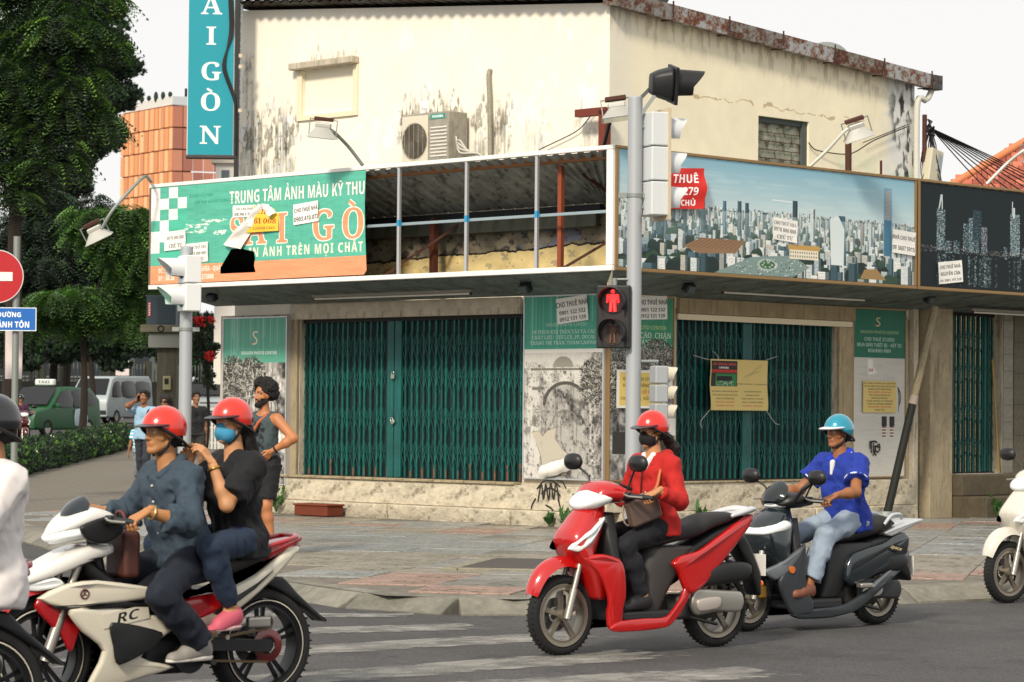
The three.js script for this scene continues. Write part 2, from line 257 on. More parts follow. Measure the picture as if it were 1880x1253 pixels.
// ---------- the corner house ----------
const lf = (g) => g.rotateY(-PI / 2);                          // a shape drawn for the left face, into the house's own frame
const fitBox = (F, x0, y0, x1, y1, out) => { const a = on(F, x0, (y0 + y1) / 2, out)[0], b = on(F, x1, (y0 + y1) / 2, out)[0], xm = (x0 + x1) / 2; return { u0: a, u1: b, y1: on(F, xm, y0, out)[1], y0: on(F, xm, y1, out)[1] }; };
function quadSlab(a, b, c, d, t) { // four corners round, thickness t downwards
  const P = [a, b, c, d].map((p) => V3(...p)), n = P[1].clone().sub(P[0]).cross(P[3].clone().sub(P[0])).normalize().multiplyScalar(t), Q = P.map((p) => p.clone().add(n)), pos = [], f = (i, j, k, l) => { for (const q of [i, j, k, i, k, l]) pos.push(q.x, q.y, q.z); };
  f(...P); f(Q[3], Q[2], Q[1], Q[0]); for (let i = 0; i < 4; i++) f(P[i], Q[i], Q[(i + 1) % 4], P[(i + 1) % 4]);
  const g = new THREE.BufferGeometry(); g.setAttribute('position', new THREE.Float32BufferAttribute(pos, 3)); g.computeVertexNormals(); return mUV(fin(g));
}
const stains = (list, F, out) => list.map(([a, b, c, d, k]) => ({ ...fitBox(F, a, b, c, d, out), k }));
const SL = stains([[443, 205, 545, 420, 1], [735, 183, 842, 330, 1.1], [868, 196, 940, 330, 0.9], [560, 100, 652, 122, 0.55], [440, 100, 462, 300, 0.7], [1060, 215, 1112, 320, 0.45], [960, 230, 1010, 330, 0.4]], FL, 0);
TX.wallL = dataTex(1400, 900, (a, b) => { // covers u -7.1..0, y 2.6..7.1
  const u = -7.1 + a * 7.1, y = 2.6 + b * 4.5, f = fb(u * 0.23, y * 0.23), f2 = fb(u * 0.9 + 0.3, y * 0.9), str = fb(u * 1.9, y * 0.12 + 0.37), h = hash3(a * 1400 | 0, b * 900 | 0, 2);
  let c = [0.945, 0.915, 0.85]; const m = 1 + 0.05 * (f - 0.5) + 0.03 * (f2 - 0.5) + 0.02 * (h - 0.5);
  const pale = sstep(0.6, 0.72, fb(u * 0.35 + 0.5, y * 0.16)) * sstep(0.45, 0.6, f2) * 0.6; c = c.map((q, i) => lerp(q * m, [0.9, 0.91, 0.92][i], pale));
  let s = 0; for (const B of SL) { const ex = sstep(-0.08, 0.1, Math.min(u - B.u0, B.u1 - u) + (f2 - 0.5) * 0.25), top = sstep(0.12, -0.1, y - B.y1 + (str - 0.5) * 0.9), bot = sstep(-0.2, 0.1, y - B.y0 + 0.35 + (str - 0.5) * 0.5); s = Math.max(s, ex * top * bot * B.k); }
  const mould = s * clamp(sstep(0.35, 0.62, str) * 0.55 + sstep(0.5, 0.7, fb(u * 2.2, y * 1.1)) * 0.6) * (0.65 + 0.6 * f2), peel = s * sstep(0.62, 0.68, fb(u * 1.3 + 0.1, y * 0.8)) * 0.8;
  c = c.map((q, i) => lerp(q, [0.3, 0.29, 0.24][i], clamp(mould * 0.85))); return c.map((q, i) => lerp(q, [0.78, 0.79, 0.78][i], peel));
});
const SR = stains([[1632, 170, 1690, 330, 1], [1103, 200, 1112, 330, 0.4]], FR, 0);
TX.wallR = dataTex(1200, 800, (a, b) => { // covers u 0..6.3, y 2.6..6.6
  const u = a * 6.3, y = 2.6 + b * 4, f = fb(u * 0.2 + 0.6, y * 0.2), f2 = fb(u * 0.8, y * 0.8), str = fb(u * 1.8 + 0.2, y * 0.1), h = hash3(a * 1200 | 0, b * 800 | 0, 8);
  let c = [0.945, 0.905, 0.79]; const m = 1 + 0.06 * (f - 0.5) + 0.035 * (f2 - 0.5) + 0.02 * (h - 0.5); c = c.map((q) => q * m);
  const roofY = 6.45 - 0.067 * u, grime = sstep(0.5, 0.05, roofY - y + (str - 0.5) * 0.5) * sstep(0.4, 0.6, fb(u * 1.5, y * 0.5)) * 0.35; c = c.map((q, i) => lerp(q, [0.5, 0.44, 0.33][i], grime));
  const cy = 5.5 - (u - 1) * 0.02 + (fb(u * 0.5, 0.3) - 0.5) * 0.16, crack = u > 0.8 && u < 5 && Math.abs(y - cy) < 0.007 + 0.02 * sstep(0.6, 0.75, fb(u * 0.7, 0.8)) && fb(u * 0.6, 0.61) > 0.45 ? 0.5 : 0; c = c.map((q, i) => lerp(q, [0.6, 0.48, 0.3][i], crack));
  let s = 0; for (const B of SR) s = Math.max(s, sstep(-0.25, 0.15, Math.min(u - B.u0, B.u1 + 0.4 - u) + (f2 - 0.5) * 0.5) * B.k);
  c = c.map((q, i) => lerp(q, [0.83, 0.84, 0.84][i], s * 0.8)); const mo = s * sstep(0.48, 0.66, fb(u * 1.2 + 0.4, y * 0.5)) * sstep(5.45, 6.0, u + (f - 0.5)); c = c.map((q, i) => lerp(q, [0.13, 0.14, 0.13][i], clamp(mo * 1.2)));
  const grn = sstep(3.9, 4.6, u) * sstep(5.1, 4.7, y) * sstep(0.45, 0.6, f) * 0.3; return c.map((q, i) => lerp(q, [0.66, 0.76, 0.64][i], grn));
});
TX.lower = dataTex(1024, 512, (u, v) => { const f = fb(u * 2, v), f2 = fb(u * 6, v * 3), str = fb(u * 7, v * 0.4 + 0.2), m = 1 + 0.2 * (f - 0.5) + 0.12 * (f2 - 0.5); let c = [0.74, 0.7, 0.62].map((q) => q * m); const d = sstep(0.56, 0.85, str) * 0.4 + sstep(0.6, 0.9, f2) * 0.3; return c.map((q, i) => lerp(q, [0.3, 0.28, 0.23][i], clamp(d))); });
TX.plinth = dataTex(1024, 512, (u, v) => { const f = fb(u * 2 + 0.3, v * 2), f2 = fb(u * 6, v * 6), h = hash3(u * 1024 | 0, v * 512 | 0, 6), m = 1 + 0.22 * (f - 0.5) + 0.14 * (f2 - 0.5) + 0.06 * (h - 0.5); let c = [0.74, 0.70, 0.615].map((q) => q * m); const d = sstep(0.55, 0.85, fb(u * 3, v * 3 + 0.5)) * 0.5; c = c.map((q, i) => lerp(q, [0.36, 0.33, 0.26][i], d)); const w = sstep(0.62, 0.7, fb(u * 1.5 + 0.7, v * 1.5)) * 0.6; return c.map((q, i) => lerp(q, [0.84, 0.8, 0.7][i], w)); });
TX.rust = dataTex(512, 256, (u, v) => { const f = fb(u * 2, v * 0.8), f2 = fb(u * 6, v * 2.5), r = sstep(0.3, 0.72, f * 0.6 + f2 * 0.4); return [lerp(0.68, 0.4, r) + 0.1 * (f2 - 0.5), lerp(0.69, 0.22, r), lerp(0.69, 0.14, r)]; });
TX.metal = dataTex(256, 256, (u, v) => 0.72 + 0.3 * (fb(u, v) - 0.5) - 0.25 * sstep(0.6, 0.75, fb(u * 3, v * 3)));
const M = {
  wallL: mat('#ffffff', 0.92, 0, { map: TX.wallL, bumpMap: rep(TX.grain, 0.12, 0.2), bumpScale: 0.002 }), wallR: mat('#ffffff', 0.92, 0, { map: TX.wallR, bumpMap: rep(TX.grain, 0.12, 0.2), bumpScale: 0.002 }),
  lower: mat('#ffffff', 0.92, 0, { map: rep(TX.lower, 5.3, 3.1), bumpMap: rep(TX.grain, 0.7), bumpScale: 0.004 }), plinth: mat('#ffffff', 0.92, 0, { map: rep(TX.plinth, 2.4, 1.2), bumpMap: rep(TX.plinth, 1.2, 0.6), bumpScale: 0.012 }),
  plain: mat('#e6d9ba', 0.9), rust: mat('#ffffff', 0.8, 0.15, { map: rep(TX.rust, 1.4, 0.5) }), brown: mat('#7a3a22', 0.75, 0.1, { map: rep(TX.metal, 0.5) }), rustdark: mat('#4a2a20', 0.85), alu: mat('#c9cacb', 0.4, 0.6), white: mat('#e9e7e2', 0.55), zinc: mat('#8d938f', 0.6, 0.5), dark: mat('#16191a', 0.8), black: mat('#0b0b0c', 0.6),
  soffit: mat('#7f8f8b', 0.65, 0, { map: rep(TX.metal, 1.7) }), gold: mat('#9a7c52', 0.4, 0.6), teal: mat('#128a80', 0.5, 0, { map: rep(TX.metal, 0.9) }), tealDark: mat('#072c2c', 0.7), conc: mat('#ffffff', 0.92, 0, { map: rep(TX.lower, 2.5, 1.4) }),
};
const house = thing('corner_shop_house', 'cream plastered corner shop house with rusty gutter and closed ground floor', 'building', CORNER.clone().setY(0), PI / 4);
{
  const map01 = (g, u0, u1, y0, y1) => { const p = g.attributes.position, uv = g.attributes.uv; for (let i = 0; i < p.count; i++) uv.setXY(i, (p.getX(i) - u0) / (u1 - u0), (p.getY(i) - y0) / (y1 - y0)); return g; };
  const rect = (a, b, c, d) => [[a, c], [b, c], [b, d], [a, d]];
  // upper walls
  const bwo = fitBox(FL, 556, 124, 650, 208, 0);
  obj('upper_wall', lf(map01(ext([[-7.05, 2.8], [0, 2.8], [0, 6.44], [-7.05, 7.04]], 0.25, { z: -0.125, holes: [rect(bwo.u0, bwo.u1, bwo.y0, bwo.y1)] }), -7.1, 0, 2.6, 7.1)), M.wallL, house);
  const gw = fitBox(FR, 1392, 218, 1485, 345, 0); gw.y0 = 4.35;
  obj('upper_wall', map01(ext([[0.003, 2.8], [6.1, 2.8], [6.1, 6.03], [0.003, 6.44]], 0.25, { z: -0.122, holes: [rect(gw.u0, gw.u1, gw.y0, gw.y1)] }), 0, 6.3, 2.6, 6.6), M.wallR, house);
  obj('side_wall', mUV(b2(5.85, 6.099, 0.1, 5.9, -7, -0.26)), M.plain, house); obj('side_wall', mUV(b2(0.26, 6, 0.1, 6.5, -7.05, -6.85)), M.plain, house);
  // blocked window
  obj('blocked_window', lf(mUV(b2(bwo.u0, bwo.u1, bwo.y0, bwo.y1, -0.16, -0.05))), mat('#f2e9d2', 0.92, 0, { bumpMap: rep(TX.grain, 0.5), bumpScale: 0.003 }), house);
  const wf = obj('window_surround', [lf(b2(bwo.u0 - 0.1, bwo.u0, bwo.y0 - 0.07, bwo.y1, 0.001, 0.03, 0.006)), lf(b2(bwo.u1, bwo.u1 + 0.09, bwo.y0 - 0.07, bwo.y1, 0.001, 0.03, 0.006)), lf(b2(bwo.u0, bwo.u1, bwo.y0 - 0.07, bwo.y0, 0.001, 0.034, 0.006))].map(mUV), M.plain, house);
  obj('window_hood', lf(mUV(b2(bwo.u0 - 0.16, bwo.u1 + 0.1, bwo.y1 + 0.002, bwo.y1 + 0.1, 0.001, 0.14, 0.02))), M.conc, wf);
  // barred window
  const gwin = obj('window_frame', [b2(gw.u0, gw.u0 + 0.07, gw.y0, gw.y1, -0.2, -0.06), b2(gw.u1 - 0.1, gw.u1, gw.y0, gw.y1, -0.2, -0.03), b2(gw.u0 + 0.07, gw.u1 - 0.1, gw.y1 - 0.07, gw.y1, -0.2, -0.05)], mat('#4c5450', 0.8), house);
  obj('window_board', b2(gw.u0 + 0.071, gw.u1 - 0.101, gw.y0, gw.y1 - 0.071, -0.1, -0.08), mat('#c6c9b2', 0.85, 0, { map: rep(TX.metal, 0.8) }), gwin);
  { const gs = [], W = gw.u1 - gw.u0 - 0.19, x0 = gw.u0 + 0.08, rows = 8, rh = (gw.y1 - 0.08 - gw.y0) / rows, zz = -0.06, r0 = 0.005;
    for (let i = 0; i < rows; i++) { const y = gw.y0 + i * rh, off = i & 1 ? 0.165 : 0; gs.push(bar([x0, y, zz], [x0 + W, y, zz], r0, 5)); for (let k = 0; k * 0.33 + off < W; k++) { const x = x0 + k * 0.33 + off; gs.push(bar([x, y, zz], [x, y + rh, zz], r0, 5)); if (i & 1) gs.push(bar([x - 0.05, y + rh, zz], [x, y + rh * 0.75, zz], r0, 5), bar([x + 0.05, y + rh, zz], [x, y + rh * 0.75, zz], r0, 5)); } }
    obj('window_grille', gs, M.rustdark, gwin); }
  // roof and gutter
  { const g = new THREE.PlaneGeometry(6.5, 7.2, 6, 250); g.rotateX(-PI / 2); g.translate(3.0, 0, -3.56); const p = g.attributes.position; for (let i = 0; i < p.count; i++) { const x = p.getX(i), z = p.getZ(i); p.setY(i, 6.53 - 0.067 * x - 0.085 * z + 0.022 * Math.sin(z * 2 * PI / 0.2)); } g.computeVertexNormals();
    const g2 = g.clone().translate(0, -0.03, 0); const roof = obj('roof', [mUV(fin(g)), mUV(fin(g2))], mat('#6f736e', 0.7, 0.3, { map: rep(TX.rust, 3, 1.5) }), house);
    for (let i = 0; i < 6; i++) { const a = -0.12 + i * 1.06, b = a + 1.05, yy = (x) => 6.47 - 0.067 * x, gs = []; // rusty gutter lengths
      const prof = [[0, -0.04], [0.17, -0.06], [0.19, 0.13], [0.175, 0.13], [0.155, -0.022], [0.012, -0.002], [0.012, 0.11], [0, 0.11]], e = ext(prof, b - a, {}); e.rotateY(PI / 2); e.translate((a + b) / 2, 0, 0); e.rotateY(0); const q = e.attributes.position; for (let k = 0; k < q.count; k++) q.setZ(k, -q.getZ(k)); for (let k = 0; k < q.count; k++) q.setY(k, q.getY(k) + yy(q.getX(k)) - 0.03);
      e.computeVertexNormals(); obj('gutter_section', mUV(e), i % 2 ? M.rust : mat('#d8d2cc', 0.75, 0.2, { map: rep(TX.rust, 2.1, 0.7) }), roof); obj('gutter_bracket', [bx(0.02, 0.2, 0.012, b, yy(b) + 0.04, 0.2), bx(0.02, 0.015, 0.26, b, yy(b) - 0.085, 0.09)], M.rustdark, roof); }
    obj('rain_outlet', [b2(6.245, 6.48, 5.95, 6.15, 0.02, 0.2, 0.01)], mat('#8d9296', 0.6, 0.3, { map: rep(TX.rust, 2.1, 0.7) }), roof);
    obj('roof_vent', [sph(0.3, 4.55, 6.25, -0.3, 1, 0.7, 1), cyl(0.18, 0.18, 0.3, 4.55, 6.15, -0.3)], M.zinc, roof);
    obj('roof_sheet', quadSlab([1.05, 6.45, -0.1], [1.7, 6.8, -0.5], [1.2, 7.2, -1.2], [0.4, 6.9, -0.8], 0.02), M.dark, roof); }
  // old plaster behind the open canopy
  TX.old = dataTex(1024, 256, (a, b) => { const f = fb(a * 2, b * 0.6), f2 = fb(a * 5, b * 1.6), crackY = 0.44 + 0.13 * a + 0.06 * (fb(a * 1.2, 0.2) - 0.5) + 0.05 * (f2 - 0.5); let c; if (b > crackY) { c = [0.6, 0.55, 0.45].map((q) => q * (0.75 + 0.6 * (f - 0.3))); c = c.map((q, i) => lerp(q, [0.2, 0.19, 0.18][i], sstep(0.52, 0.72, f2) * 0.8)); const bl = sstep(0.55, 0.7, fb(a * 3 + 0.5, b)) * sstep(0.5, 0.8, a); c = c.map((q, i) => lerp(q, [0.42, 0.44, 0.55][i], bl * 0.7)); } else { c = [0.93, 0.83, 0.58].map((q) => q * (0.9 + 0.25 * (f - 0.5))); c = c.map((q, i) => lerp(q, [0.62, 0.4, 0.12][i], sstep(0.55, 0.75, f2) * sstep(0.55, 0.1, a) * 0.7)); c = c.map((q, i) => lerp(q, [0.5, 0.47, 0.42][i], sstep(0.6, 0.72, fb(a * 4, b * 1.2 + 0.6)) * 0.5)); } if (Math.abs(b - crackY) < 0.012) c = [0.12, 0.1, 0.08]; return c; });
  obj('peeling_plaster', lf(map01(b2(-4.6, 0.0, 3.0, 3.98, 0.003, 0.02), -4.6, 0, 3.0, 3.98)), mat('#ffffff', 0.95, 0, { map: TX.old, bumpMap: TX.old, bumpScale: 0.02 }), house);
  obj('concrete_ledge', lf(mUV(b2(-7, 0.0, 3.981, 4.02, 0.003, 0.1))), M.conc, house);
  // lower walls with the two gate openings
  const gl = [-5.65, -1.42, 0.62, 2.72], gr = [1.25, 4.42, 0.66, 2.72], g3 = [6.8, 8.18, 0.7, 2.95];
  obj('lower_wall', lf(mUV(ext([[-7.35, 0], [0, 0], [0, 2.799], [-7.35, 2.799]], 0.25, { z: -0.125, holes: [rect(...gl)] }))), M.lower, house);
  obj('lower_wall', mUV(ext([[0.003, 0], [11, 0], [11, 3.1], [6.101, 3.1], [6.101, 2.799], [0.003, 2.799]], 0.25, { z: -0.122, holes: [rect(...gr), rect(...g3)] })), M.lower, house);
  obj('lintel', lf(mUV(b2(-5.8, -1.42, 2.72, 2.93, 0.002, 0.06, 0.01))), M.conc, house); obj('lintel', mUV(b2(1.24, 4.75, 2.74, 2.93, 0.005, 0.07, 0.01)), mat('#d8cdb4', 0.9, 0, { map: rep(TX.lower, 3, 2) }), house);
  obj('lintel', mUV(b2(1.24, 4.75, 2.66, 2.735, 0.005, 0.045, 0.01)), M.plain, house);
  obj('pilaster', lf(mUV(b2(-5.92, -5.66, 0.6, 2.72, 0.002, 0.05, 0.01))), mat('#cfc8b6', 0.9, 0, { map: rep(TX.lower, 2, 3) }), house);
  obj('pilaster', mUV(b2(4.43, 4.74, 0.64, 2.66, 0.005, 0.05, 0.01)), mat('#e2d9c4', 0.9, 0, { map: rep(TX.lower, 3, 4) }), house);
  obj('pilaster', mUV(b2(6.0, 6.1, 0.1, 2.95, 0.005, 0.09, 0.01)), M.conc, house); obj('pilaster', mUV(b2(6.22, 6.74, 0.1, 3.05, 0.005, 0.2, 0.015)), mat('#d9d3c4', 0.9, 0, { map: rep(TX.lower, 3, 2.4), bumpMap: rep(TX.grain, 0.6), bumpScale: 0.006 }), house);
  // plinth in courses
  const pl = obj('plinth', lf(mUV(b2(-5.93, 0.12, 0.3, 0.6, 0.001, 0.12, 0.012))), M.plinth, house); obj('plinth', mUV(b2(-0.118, 5.98, 0.3, 0.64, 0.004, 0.122, 0.012)), M.plinth, house);
  for (let i = 0; i < 8; i++) { const a = -5.95 + i * 0.755; obj('plinth_block', lf(mUV(warp(b2(a, a + 0.745, 0.1, 0.298, 0.001, 0.17 + (i % 3) * 0.012, 0.02), (v) => { v.z += v.z > 0.1 ? (vnoise(v.x * 5, v.y * 7, 3) - 0.5) * 0.05 : 0; }))), M.plinth, pl); }
  for (let i = 0; i < 8; i++) { const a = 0.13 + i * 0.735; obj('plinth_block', mUV(b2(a, a + 0.725, 0.1, 0.298, 0.004, 0.16 + (i % 3) * 0.014, 0.02)), M.plinth, pl); }
  { const cm = mat('#d9d2c0', 0.9, 0, { map: rep(TX.plinth, 1.7, 0.9) }); obj('plinth_cap', lf(mUV(b2(-5.95, -1.43, 0.601, 0.635, 0.001, 0.15, 0.008))), cm, pl); obj('plinth_cap', mUV(b2(1.25, 4.43, 0.641, 0.665, 0.004, 0.14, 0.008)), cm, pl); }
  // steps and tiles at the third opening
  for (const [a, b, c, d, z] of [[6.76, 8.6, 0.1, 0.4, 0.75], [6.76, 8.6, 0.401, 0.69, 0.35]]) obj('step', mUV(b2(a, b, c, d, 0.004, z, 0.02)), mat('#6f6a5e', 0.92, 0, { map: rep(TX.lower, 2, 1) }), house);
  const tl = mat('#c9c6b8', 0.5, 0, { map: rep(TX.kerb, 0.8) }), tg = b2(0, 0.236, 0, 0.236, 0, 0.012, 0.003), tg2 = b2(0, 0.436, 0, 0.436, 0, 0.02, 0.003), st = ['#8e8d86', '#6d6c66', '#a09d92'].map((c) => mat(c, 0.75, 0, { map: rep(TX.plinth, 0.8) }));
  for (let j = 0; j < 10; j++) { const m = obj('wall_tile', tg, tl, house); m.position.set(8.2, 0.7 + j * 0.24, 0.005); }
  for (let i = 0; i < 4; i++) for (let j = 0; j < 6; j++) { const m = obj('stone_panel', tg2, st[(i * 5 + j * 3) % 3], house); m.position.set(8.45 + i * 0.44, 0.35 + j * 0.44, 0.005); }
}
// ---------- folding steel gates ----------
function gate(label, F, u0, u1, y0, y1, posts, rec, rusty) {
  const W = u1 - u0, t = thing('folding_gate', label, 'gate', at(F, u0, 0, -rec), F.ry, 'folding shop gates'), h = y1 - y0, n = Math.round(W / 0.112), s = W / n;
  const up = b2(-0.013, 0.013, y0 + 0.02, y1, -0.012, 0.012, 0.003), lat = [], bands = [0.07, 0.285, 0.53, 0.73].map((k) => y0 + k * h);
  for (const b of bands) for (const [p, q] of [[0, 1], [1, 0]]) lat.push(beam([0, b + p * 0.36, 0.016 + p * 0.004], [s, b + q * 0.36, 0.016 + p * 0.004], 0.003, 0.007), beam([0, b + 0.18 + p * 0.18, 0.016 + p * 0.004], [s, b + 0.18 + q * 0.18, 0.016 + p * 0.004], 0.003, 0.005));
  const lg = mergeGeometries(lat), bg = b2(0.004, s - 0.004, y0, y1, -0.045, -0.042);
  const tr = mat('#17786f', 0.55, 0, { map: rep(TX.metal, 0.4) }), rusted = mat('#7c4a33', 0.8);
  for (let i = 0; i <= n; i++) { const x = i * s; const m = obj('upright', up, i % 3 ? M.teal : tr, t); const jx = (hash3(i, n, 4) - 0.5) * 0.03; m.position.set(x + jx, 0, (hash3(i, n, 5) - 0.5) * 0.012); if (i < n) { { const q = obj('lattice', lg, i % 2 ? M.teal : tr, t); q.position.set(x, (hash3(i, n, 6) - 0.5) * 0.05, 0); } const b = obj('backing_strip', bg, M.tealDark, t); b.position.x = x; b.rotation.y = (i & 1 ? 1 : -1) * 0.0; } if (rusty && i % 2) obj('rusted_foot', b2(-0.012, 0.012, y0 + 0.02, y0 + 0.1 + 0.14 * hash3(i, 3, 1), 0.0125, 0.0145), rusted, t).position.x = x; }
  for (const [a, b] of posts) obj('gate_post', b2(a - u0, b - u0, y0 + 0.02, y1, -0.015, 0.03, 0.006), mat('#187d78', 0.5, 0, { map: rep(TX.metal, 0.7) }), t);
  obj('rail', b2(0, W, y1 - 0.05, y1, -0.03, 0.04), M.dark, t); obj('rail', b2(0, W, y0, y0 + 0.018, -0.03, 0.04), M.dark, t);
  return t;
}
const uL = (px, py = 700, o = -0.06) => on(FL, px, py, o)[0], uR = (px, py = 700, o = -0.06) => on(FR, px, py, o)[0];
const ga = gate('teal folding steel gate with two padlocks beside the temple print', FL, -5.65, -1.42, 0.62, 2.72, [[uL(711), uL(722)], [uL(724), uL(736)]], 0.09, true);
gate('teal folding steel gate with a yellow notice tied to it', FR, 1.25, 4.42, 0.66, 2.72, [[uR(1364), uR(1381)]], 0.09, false);
gate('dark green folding gate above the worn stone steps', FR, 6.8, 8.18, 0.7, 2.95, [[7.95, 8.0]], 0.16, false);
for (const [px, py, lab, open] of [[722, 692, 'closed steel padlock high on the teal gate post', 0], [722, 775, 'steel padlock hanging tilted low on the teal gate post', 0.7]]) {
  const [u, y] = on(FL, px, py, -0.04), t = thing('padlock', lab, 'padlock', at(FL, u, y, -0.03), -PI / 4);
  const b = obj('lock_body', bx(0.06, 0.055, 0.025, 0, 0, 0, 0.006), mat('#b9b5a8', 0.35, 0.8), t); obj('shackle', tube([[-0.02, 0.02, 0], [-0.02, 0.055, 0], [0, 0.07, 0], [0.02, 0.055, 0], [0.02, 0.02, 0]], 0.005), mat('#d5d6d8', 0.25, 1), t); t.rotation.z = open;
}
tag(obj('bamboo_pole', [bar(at(FR, 8.03, 0.72, 0.06), at(FR, 7.98, 2.3, -0.02), 0.014)], mat('#a3823c', 0.6)), 'thin yellow bamboo pole leaning against the dark green gate', 'pole');
{ // terracotta step box on the pavement
  const p = G(590, 948, PAVE), t = thing('terracotta_block', 'low terracotta coloured step block against the plinth', 'block', at(FL, on(FL, 590, 948, 0.35)[0], PAVE, 0.4), -PI / 4);
  obj('block_body', bx(0.66, 0.13, 0.28, 0, 0.065, 0, 0.01), mat('#94472b', 0.85, 0, { map: rep(TX.plinth, 1.1, 0.7) }), t); obj('block_lid', bx(0.69, 0.025, 0.31, 0, 0.143, 0, 0.008), mat('#a04f31', 0.85, 0, { map: rep(TX.plinth, 0.9, 0.6) }), t);
}
// ---------- the canopy with its sign boxes ----------
const YT = 4.56, YB = 3.155, OUT = 1.2;
const canopy = thing('shop_canopy', 'projecting canopy box with grey panelled soffit wrapped round the corner', 'canopy', CORNER.clone().setY(0), PI / 4);
{
  const sl = []; // soffit panels, left then right, mitred at the corner
  const yB = 2.935, put = (F, a, b) => { const q = (u, o) => F === FL ? [-o, 0, u] : [u, 0, o], e = 0.006, lo = (u) => F === FL ? Math.min(u, 0) : Math.max(u, 0); const P = (u, o, y) => { const p = q(u, o); p[1] = y; return p; }; obj('soffit_panel', quadSlab(P(a + e, OUT - 0.03, YB - 0.012), P(b - e, OUT - 0.03, YB - 0.012), P(lo(b) - e, 0.06, yB), P(lo(a) + e, 0.06, yB), 0.012), M.soffit, canopy); };
  for (let u = -7.4; u < 1.1; u += 1.23) put(FL, u, Math.min(u + 1.23, 1.17)); for (let u = -1.17; u < 10; u += 1.24) put(FR, u, u + 1.24);
  // left sign box: white front rails, open steel frame
  const mw = M.white;
  obj('top_rail', lf(b2(-7.42, 1.2, YT - 0.05, YT, OUT - 0.04, OUT + 0.02, 0.008)), mw, canopy); obj('bottom_rail', lf(b2(-7.42, 1.2, YB - 0.03, YB + 0.03, OUT - 0.04, OUT + 0.02, 0.008)), mw, canopy);
  obj('end_post', lf(b2(-7.42, -7.37, YB + 0.031, YT - 0.051, OUT - 0.04, OUT + 0.02, 0.006)), mat('#6f6250', 0.6, 0.2), canopy); obj('corner_post', lf(b2(1.1, 1.2, YB + 0.031, YT - 0.051, OUT - 0.035, OUT + 0.018, 0.01)), mw, canopy);
  for (const px of [731, 855, 984]) { const u = on(FL, px, 400, OUT)[0]; obj('steel_upright', lf(b2(u - 0.02, u + 0.02, YB + 0.03, YT - 0.05, OUT - 0.035, OUT + 0.005, 0.004)), M.alu, canopy); obj('blue_paint_band', lf(b2(u - 0.021, u + 0.021, 3.78, 3.86, OUT - 0.036, OUT + 0.006)), mat('#2f8fbd', 0.6), canopy); }
  obj('cross_rail', lf(b2(-7.36, 1.1, 3.79, 3.825, OUT - 0.075, OUT - 0.04, 0.003)), mat('#9fb0b6', 0.5, 0.4), canopy);
  { const u = on(FL, 1022, 400, 1.0)[0]; obj('steel_post', lf(b2(u - 0.03, u + 0.03, YB, 4.45, 0.9, 0.96, 0.004)), mat('#8a4428', 0.7), canopy); for (const [a, b, w] of [[[u - 0.05, 3.17, 0.9], [u + 1.0, 3.95, 0.1], 0.03], [[u + 0.04, 4.45, 0.9], [u + 0.35, 3.95, 0.15], 0.035], [[-3.0, 3.2, 0.9], [-2.4, 3.9, 0.1], 0.03]]) obj('diagonal_brace', lf(beam(a, b, w, w)), M.rustdark, canopy);
    obj('rusty_post', lf(b2(u + 0.9, u + 0.95, 3.16, 3.9, 0.2, 0.25)), M.brown, canopy); obj('rusty_post', lf(b2(-2.78, -2.7, 3.16, 3.95, 0.25, 0.33)), M.brown, canopy); obj('front_beam', lf(b2(-7.3, 1.0, 4.42, 4.49, 0.98, 1.05, 0.006)), mat('#8a5a30', 0.7), canopy); obj('rear_beam', lf(b2(-7.2, 0.05, 3.93, 4.0, 0.12, 0.2)), M.dark, canopy); obj('rear_channel', lf(mUV(b2(-4.8, -0.05, 3.74, 3.92, 0.1, 0.16, 0.008))), mat('#7e8784', 0.7, 0.2, { map: rep(TX.lower, 2, 1) }), canopy); }
  const cg = (F, a, b, sgn) => { const g = new THREE.PlaneGeometry(b - a, 1.2, Math.round((b - a) / 0.02), 4); g.rotateX(-PI / 2); g.translate((a + b) / 2, 0, 0.6); const p = g.attributes.position; for (let i = 0; i < p.count; i++) { const x = p.getX(i), o = p.getZ(i) / 1.2, w = x / 0.2 - Math.floor(x / 0.2); p.setY(i, lerp(4.0, 4.5, o) + 0.03 * clamp(Math.min(w, 0.5 - w) * 9, 0, 1)); p.setZ(i, 0.02 + o * 1.15); if (F === FL ? x > 0 : x < 0) p.setX(i, x * o); } g.computeVertexNormals(); return mUV(fin(g)); };
  const sheetM = mat('#c9ccc6', 0.6, 0.1, { map: rep(TX.metal, 1.5) });
  obj('corrugated_sheet', lf(cg(FL, -7.38, 1.15)), sheetM, canopy); obj('corrugated_sheet', cg(FR, -1.15, 9), sheetM, canopy);
  // right side frames
  for (const [a, b] of [[-1.175, 4.53], [4.56, 10]]) { obj('sign_frame', [b2(a, b, YT - 0.035, YT, OUT - 0.03, OUT + 0.022, 0.005), b2(a, b, YB - 0.025, YB + 0.015, OUT - 0.03, OUT + 0.022, 0.005), b2(a, a + 0.045, YB + 0.016, YT - 0.036, OUT - 0.03, OUT + 0.021, 0.005), b2(b - 0.04, b, YB + 0.016, YT - 0.036, OUT - 0.03, OUT + 0.021, 0.005)], M.gold, canopy); obj('sign_back', b2(a, b, YB, YT - 0.04, OUT - 0.1, OUT - 0.08), M.dark, canopy); }
  obj('back_board', lf(b2(-7.38, -4.62, YB, 3.97, 0.12, 0.14)), M.dark, canopy); obj('end_panel', lf(b2(-7.41, -7.39, YB, YT - 0.05, 0.1, OUT - 0.05)), mat('#3c4742', 0.8), canopy);
}

